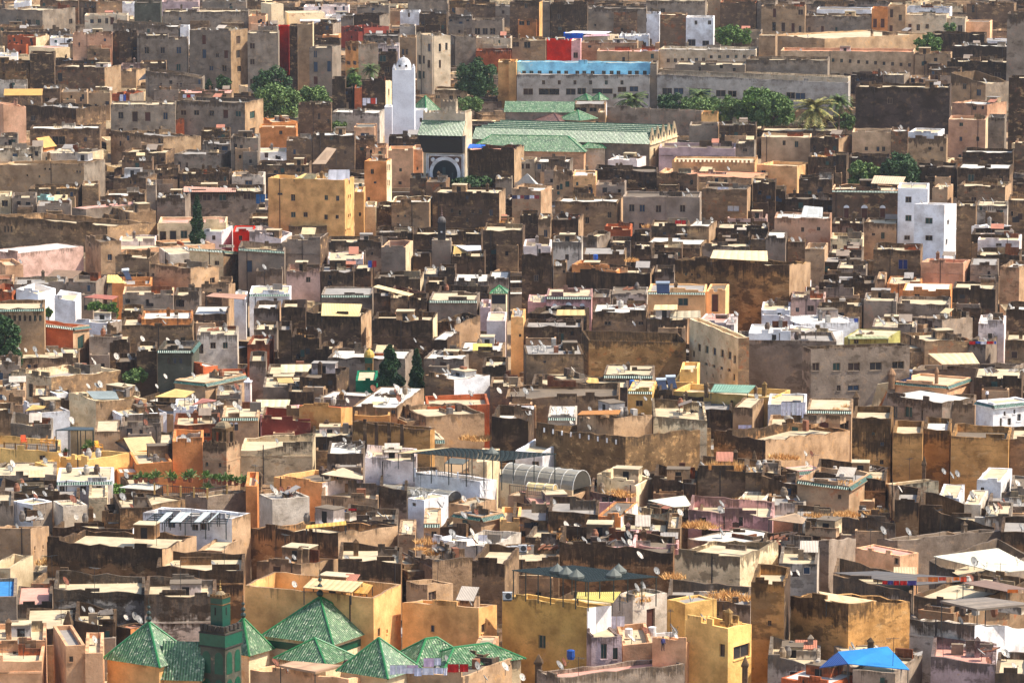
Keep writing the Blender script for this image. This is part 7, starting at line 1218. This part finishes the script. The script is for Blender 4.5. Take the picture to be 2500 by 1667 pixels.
def person(x, y0, y1, Y0, shirt, trousers, label, hair=(30, 24, 20)):
    p = P(X_(x), Y_(y1), Y0); hgt = P(X_(x), Y_(y0), Y0).z-p.z; k = hgt/1.72; e = empty('person', p, .4); me = bpy.data.meshes.new('body')
    V = [(0,0,.98),(0,0,1.2),(0,0,1.43),(0,0,1.52),(0,-.01,1.63),(0,.0,1.7),(.1,0,.93),(.11,.0,.5),(.12,.02,.09),(.12,-.12,.03),(-.1,0,.93),(-.12,.05,.5),(-.13,.1,.09),(-.13,-.04,.03),(.19,0,1.41),(.24,.02,1.13),(.26,-.08,.9),(-.19,0,1.41),(-.25,.03,1.13),(-.24,-.1,.92),(.26,-.1,.82),(-.24,-.13,.84)]
    E = [(0,1),(1,2),(2,3),(3,4),(4,5),(0,6),(6,7),(7,8),(8,9),(0,10),(10,11),(11,12),(12,13),(2,14),(14,15),(15,16),(16,20),(2,17),(17,18),(18,19),(19,21)]
    Rr = [.15,.14,.15,.06,.1,.085,.1,.07,.05,.045,.1,.07,.05,.045,.07,.05,.04,.07,.05,.04,.035,.035]
    me.from_pydata([tuple(c*k for c in v) for v in V], E, []); o = bpy.data.objects.new('body', me); COL.objects.link(o); o.parent = e; md = o.modifiers.new('skin', 'SKIN'); 
    for i, r in enumerate(Rr): me.skin_vertices[0].data[i].radius = (r*k, r*k)
    me.skin_vertices[0].data[0].use_root = True; o.modifiers.new('sub', 'SUBSURF').levels = 1; o.modifiers['sub'].render_levels = 2
    q = N('clothed_figure'); tc = q.n("ShaderNodeTexCoord"); sx = q.n("ShaderNodeSeparateXYZ"); q.l(tc.outputs['Object'], sx.inputs[0]); a = q.mix(q.math('GREATER_THAN', sx.outputs[2], .97*k), lin(trousers), lin(shirt)); a = q.mix(q.math('GREATER_THAN', sx.outputs[2], 1.5*k), a, lin((150, 104, 76))); q.l(a, q.b.inputs['Base Color']); q.b.inputs['Roughness'].default_value = .9; me.materials.append(q.m)
    mb = MB(); mb.lathe((0, .02*k, 1.64*k), [(.105*k, 0), (.11*k, .06*k), (.07*k, .12*k), (.01, .14*k)], 9); mb.build('hair', flat_mat(hair, 'dark_hair', .9), e); tag(e, label, 'person'); return e
T(1875, 700); person(2012,945,1045,dist(X_(2012),Y_(1260),9)+3,(226,226,230),(36,34,40),'person in white shirt and dark trousers on the brown terrace'); T(1250, 1300); person(1388,955,1085,dist(X_(1388),Y_(1190),7),(60,60,110),(34,32,40),'person in dark clothes on a white terrace, lower right')
# dark burlap, tanks, barrels: a few blue containers
for ox, oy, x, y, col, lab in ((1250,700,1105,895,(60,120,200),'light blue water barrel beside the silver solar tanks'),(1250,1300,540,1130,(20,80,160),'blue bundle on the mauve rooms terrace'),(1250,1300,1072,930,(236,234,230),'left white plastic tub before the doorway rooms'),(1250,1300,1288,915,(236,234,230),'right white plastic tub before the doorway rooms'),(1250,400,768,865,(30,90,190),'bright blue box against a brown roof wall')):
    T(ox, oy); p = P(X_(x), Y_(y), dist(X_(x), Y_(y), 6)); e = empty('barrel', p); mb = MB(); mb.lathe((0, 0, -.3), [(.32, 0), (.38, .3), (.36, .75)], 10); mb.build('drum', flat_mat(col, 'plastic_'+str(col[2])+str(col[0]), .5), e); mb = MB(); mb.lathe((0, 0, .45), [(.38, 0), (.38, .06), (.2, .12)], 10); mb.build('lid', flat_mat(col, 'plastic_'+str(col[2])+str(col[0]), .5), e); tag(e, lab, 'barrel')

# ------------------------------------------------------------------ the air over the town
mb = MB(); mb.box((-2200, -420, -6), (2200, 6150, 96)); hz = mb.build('haze', []); hm = bpy.data.materials.new('pale_air'); hm.use_nodes = True; ht = hm.node_tree; ht.nodes.clear()
ho = ht.nodes.new("ShaderNodeOutputMaterial"); hv_ = ht.nodes.new("ShaderNodeVolumePrincipled"); hv_.inputs['Density'].default_value = HAZE; hv_.inputs['Color'].default_value = (.86, .9, 1, 1); ht.links.new(hv_.outputs[0], ho.inputs['Volume'])
hz.data.materials.append(hm); tag(hz, kind='stuff')
# ------------------------------------------------------------------ labels of the houses
used = set(); CATS = dict(house='house', minaret='minaret', tower='tower', pillar='chimney', gateway='gateway', wall='wall')
FLOOR = ['', 'one window', 'two windows', 'three windows', 'four windows', 'five windows', 'six windows']
def relation(h, L):
    dx, dy = (h.xl+h.xr)/2-L[1], h.cy-L[2]
    if abs(dx) > 1.25*abs(dy): return 'right of' if dx > 0 else 'left of'
    return 'below' if dy > 0 else 'above'
def desc(h):
    wpx = (h.xr-h.xl); tall = min(h.yb, h.yt+90)-h.yt
    size = 'narrow' if wpx < 55 else ('wide' if wpx > 190 else ('low' if tall < 26 else ''))
    dark = ' sooty' if (h.m or MOLD[h.col]) >= .75 and h.col[:3] not in ('drk', 'blk', 'drn') else ''
    s = (size+dark+' '+WORD[h.col]+' house').strip()
    f = []
    if h.gb: f.append('green eaves')
    if h.rf == 'w': f.append('white roof')
    if h.rf == 'p': f.append('pink roof')
    n_ = h.nw
    if 0 < n_ < 7: f.append(FLOOR[n_])
    if h.dry: f.append('dry grass')
    return s+((' with '+f[0]) if f else '')
solo = [h for h in HOUSES if h.solo]
for h in solo:
    if h.label: used.add(h.label)
for h in solo:
    if not h.label:
        ls = sorted(LANDM, key=lambda L: math.hypot((h.xl+h.xr)/2-L[1], (h.cy-L[2])*1.6)); d = desc(h); lab = None
        for n_ in range(8):
            for a in range(0, 5):
                b = a+1+n_
                if b >= len(ls): continue
                q = d+', '+relation(h, ls[a])+' '+ls[a][0]+', '+relation(h, ls[b])+' '+ls[b][0]
                if len(q.replace(',', '').split()) <= 16 and q not in used: lab = q; break
            if lab: h.short = d+' '+relation(h, ls[a])+' '+ls[a][0]; break
        h.label = lab or d+' '+relation(h, ls[0])+' '+ls[0][0]; used.add(h.label)
    tag(h.e, h.label, CATS.get(h.name, h.name), 'houses packed on the medina slope' if h.name == 'house' else ('minarets of the old town' if h.name == 'minaret' else None))
# ------------------------------------------------------------------ satellite dishes
def dish_meshes(seed, mat):
    rr = random.Random(seed); r = .5; mb = MB(); n_ = 12; prof = [(0.001, -.1), (r*.5, -.075), (r*.85, -.02), (r, .03)]
    rings = [[Vector((q*math.cos(2*math.pi*i/n_), q*1.08*math.sin(2*math.pi*i/n_), z)) for i in range(n_)] for q, z in prof]
    for A, C in zip(rings, rings[1:]):
        for i in range(n_): mb.poly([A[i], A[(i+1) % n_], C[(i+1) % n_], C[i]]); mb.poly([A[i]-Vector((0, 0, .02)), C[i]-Vector((0, 0, .02)), C[(i+1) % n_]-Vector((0, 0, .02)), A[(i+1) % n_]-Vector((0, 0, .02))])
    arm = MB(); arm.bar((0, -r*.95, .0), (0, -r*.35, r*.9), .025, 4); arm.bar((0, -r*.38, r*.82), (0, -r*.25, r*1.0), .06, 6)
    mast = MB(); mast.bar((0, 0, -.9), (0, 0, .0), .03, 5)
    return mb, arm, mast
def trim(t):
    w_ = t.split()[:12]; stop = ('a', 'the', 'of', 'with', 'and', 'left', 'right', 'above', 'below', 'its', 'by', 'beside', 'before', 'behind', 'in', 'on', 'at', 'under', 'small', 'big', 'dark', 'flat', 'green', 'white', 'front', 'great', 'bright', 'long', 'one', 'two', 'three', 'roof')
    while w_[-1] in stop: w_.pop()
    return ' '.join(w_)
CUR[0] = .5
D3 = []
for i, mt in enumerate((DISH, flat_mat((196, 186, 172), 'weathered_dish', .6), RUST)):
    a, b, c = dish_meshes(i, mt); lst = []
    for m_, nm, mat in ((a, 'reflector', mt), (b, 'feed_arm', METAL), (c, 'mast', METAL)):
        o = m_.build(nm, mat); lst.append(o.data); bpy.data.objects.remove(o)
    D3.append(lst)
dr = random.Random(21); dishes = []
for h in HOUSES:
    n_ = h.nd if h.nd is not None else dr.choice([0, 0, 1, 1, 2, 2])
    if h.roof: continue
    for i in range(n_):
        y = min(h.wr*.9, .5+abs(dr.gauss(0, 1.6))) if dr.random() < .6 else h.wr*dr.uniform(.3, .95); x = -h.wl*dr.uniform(.06, .94)
        if n_ >= 4: x = -h.wl*((i+.5)/n_)+dr.uniform(-.4, .4)
        z = -.15 if (y < .6 or y > h.wr-.5) else -min(h.p, .5); dishes.append((h.Y, h.M @ Vector((x, y, z))+h.top, h))
for ox, oy, lst in ((0,1300,[(765,690),(840,710),(1370,510),(1465,470),(1160,770),(1240,770)]),(625,1300,[(285,170),(295,260),(1275,230),(180,1200),(2035,1220),(2110,1320),(2290,1240)]),(1250,1300,[(1060,30),(1085,90),(1175,215),(1330,350),(1205,495),(480,1190),(95,1320),(800,60),(1480,890)]),(1875,1300,[(205,360),(275,360),(1895,280),(1985,295),(2290,245),(765,1085),(1010,1070),(2165,1100)]),(0,1000,[(250,790),(320,790),(410,770),(740,830),(770,750),(1160,600),(1225,780),(415,460),(660,110)]),(625,1000,[(150,730),(235,730),(340,745),(815,280),(970,320),(1440,760),(1140,970),(1200,980),(2030,880),(1910,980),(1585,210)]),(1250,1000,[(1105,195),(500,1070),(975,910),(1075,1160)]),(1875,1000,[(345,400),(400,400),(1615,565),(1690,610),(1740,590),(1060,1120),(1290,1130),(2085,880),(2130,890)]),(625,700,[(1240,970),(1290,980),(1300,940),(1350,1000),(1400,945),(1970,985),(2235,960),(2260,1130),(535,440),(925,540),(840,1040),(1525,560),(1460,490)]),(1250,700,[(35,1110),(370,1120),(410,1140),(465,1110),(490,1150),(35,975),(125,970),(1225,1020),(1300,1060),(560,760),(1120,340)]),(0,700,[(660,1230),(850,660),(870,690),(1070,650),(1310,490),(1545,500),(1520,820),(1440,905),(1590,1095),(1655,1110),(1350,1140),(1395,1130),(2035,940),(2140,930),(2175,930),(175,570),(235,575),(270,555),(320,580),(810,910),(890,910),(920,905)])):
    T(ox, oy)
    for x, y in lst:
        Y0 = dist(X_(x), Y_(y)+12, 6.3); p = P(X_(x), Y_(y), Y0); hh = host(X_(x), Y_(y)+14); dishes.append((Y0-400, p-Vector((0, 0, .55)), hh))
dishes.sort(key=lambda d: d[0]); sm = MB(); cnt = {}
for i, (_, p, h) in enumerate(dishes):
    v = dr.choices((0, 1, 2), (6, 4, 1))[0]; s_ = dr.uniform(.6, 1.0); face = Vector((.74+dr.gauss(0, .12), -.36+dr.gauss(0, .2), .55+dr.gauss(0, .1))).normalized(); rq = face.to_track_quat('Z', 'Y')
    c = p+Vector((0, 0, .75*s_))
    if i < 290:
        if not h.label: L0 = min(LANDM, key=lambda L: math.hypot((h.xl+h.xr)/2-L[1], (h.cy-L[2])*1.6)); h.label = h.short = desc(h)+' '+relation(h, L0)+' '+L0[0]
        e = empty('satellite_dish', p); e.scale = (s_, s_, s_)
        for me_, rot, lz in ((D3[v][0], rq, .75), (D3[v][1], rq, .75), (D3[v][2], None, .75)):
            o = bpy.data.objects.new(me_.name.split('.')[0], me_); COL.objects.link(o); o.parent = e; o.location = (0, 0, lz)
            if rot: o.rotation_euler = rot.to_euler()
        base = h.label.replace(',', ''); base = base if len(base.split()) <= 12 else getattr(h, 'short', None) or trim(base)
        tag(e, 'satellite dish on the '+base, 'satellite dish', 'satellite dishes on the roofs')
    else:
        n_ = 8; m3 = rq.to_matrix(); Q = [c+m3 @ Vector((.5*s_*math.cos(2*math.pi*k/n_), .54*s_*math.sin(2*math.pi*k/n_), .03)) for k in range(n_)]; o_ = c+m3 @ Vector((0, 0, -.1))
        for k in range(n_): sm.poly([o_, Q[k], Q[(k+1) % n_]])
        sm.bar(p, c, .04, 3); sm.bar(c+m3 @ Vector((0, -.48, 0)), c+m3 @ Vector((0, -.18, .45)), .03, 3)
tag(sm.build('satellite_dishes', DISH), 'many small far satellite dishes on the roofs', 'satellite dishes', None, 'stuff')
# television aerials on the near roofs
ar_ = random.Random(8); k = 0
for h in sorted(solo, key=lambda h: h.Y):
    if h.nd == 0 or h.roof or ar_.random() < .35: continue
    if k >= 46: break
    k += 1; p = h.M @ Vector((-h.wl*ar_.uniform(.1, .9), h.wr*ar_.uniform(.05, .6), -.3))+h.top; e = empty('television_aerial', p); L = ar_.uniform(1.8, 3.2); mb = MB(); mb.bar((0, 0, -.5), (ar_.gauss(0, .08), 0, L), .03, 4); mb.build('mast', METAL, e); mb = MB(); a = ar_.uniform(0, 3); d = Vector((math.cos(a), math.sin(a), 0)); u = Vector((-d.y, d.x, 0)); mb.bar(-d*.6+Vector((0, 0, L-.1)), d*.6+Vector((0, 0, L-.1)), .015, 3)
    for j in range(6): q = d*(-.55+j*.22)+Vector((0, 0, L-.1)); mb.bar(q-u*(.35-.03*j), q+u*(.35-.03*j), .012, 3)
    mb.build('yagi', METAL, e); base = h.label.replace(',', ''); base = base if len(base.split()) <= 11 else getattr(h, 'short', None) or trim(base); tag(e, 'thin television aerial on the '+' '.join(base.split()[:12]), 'aerial', 'aerials on the near roofs')
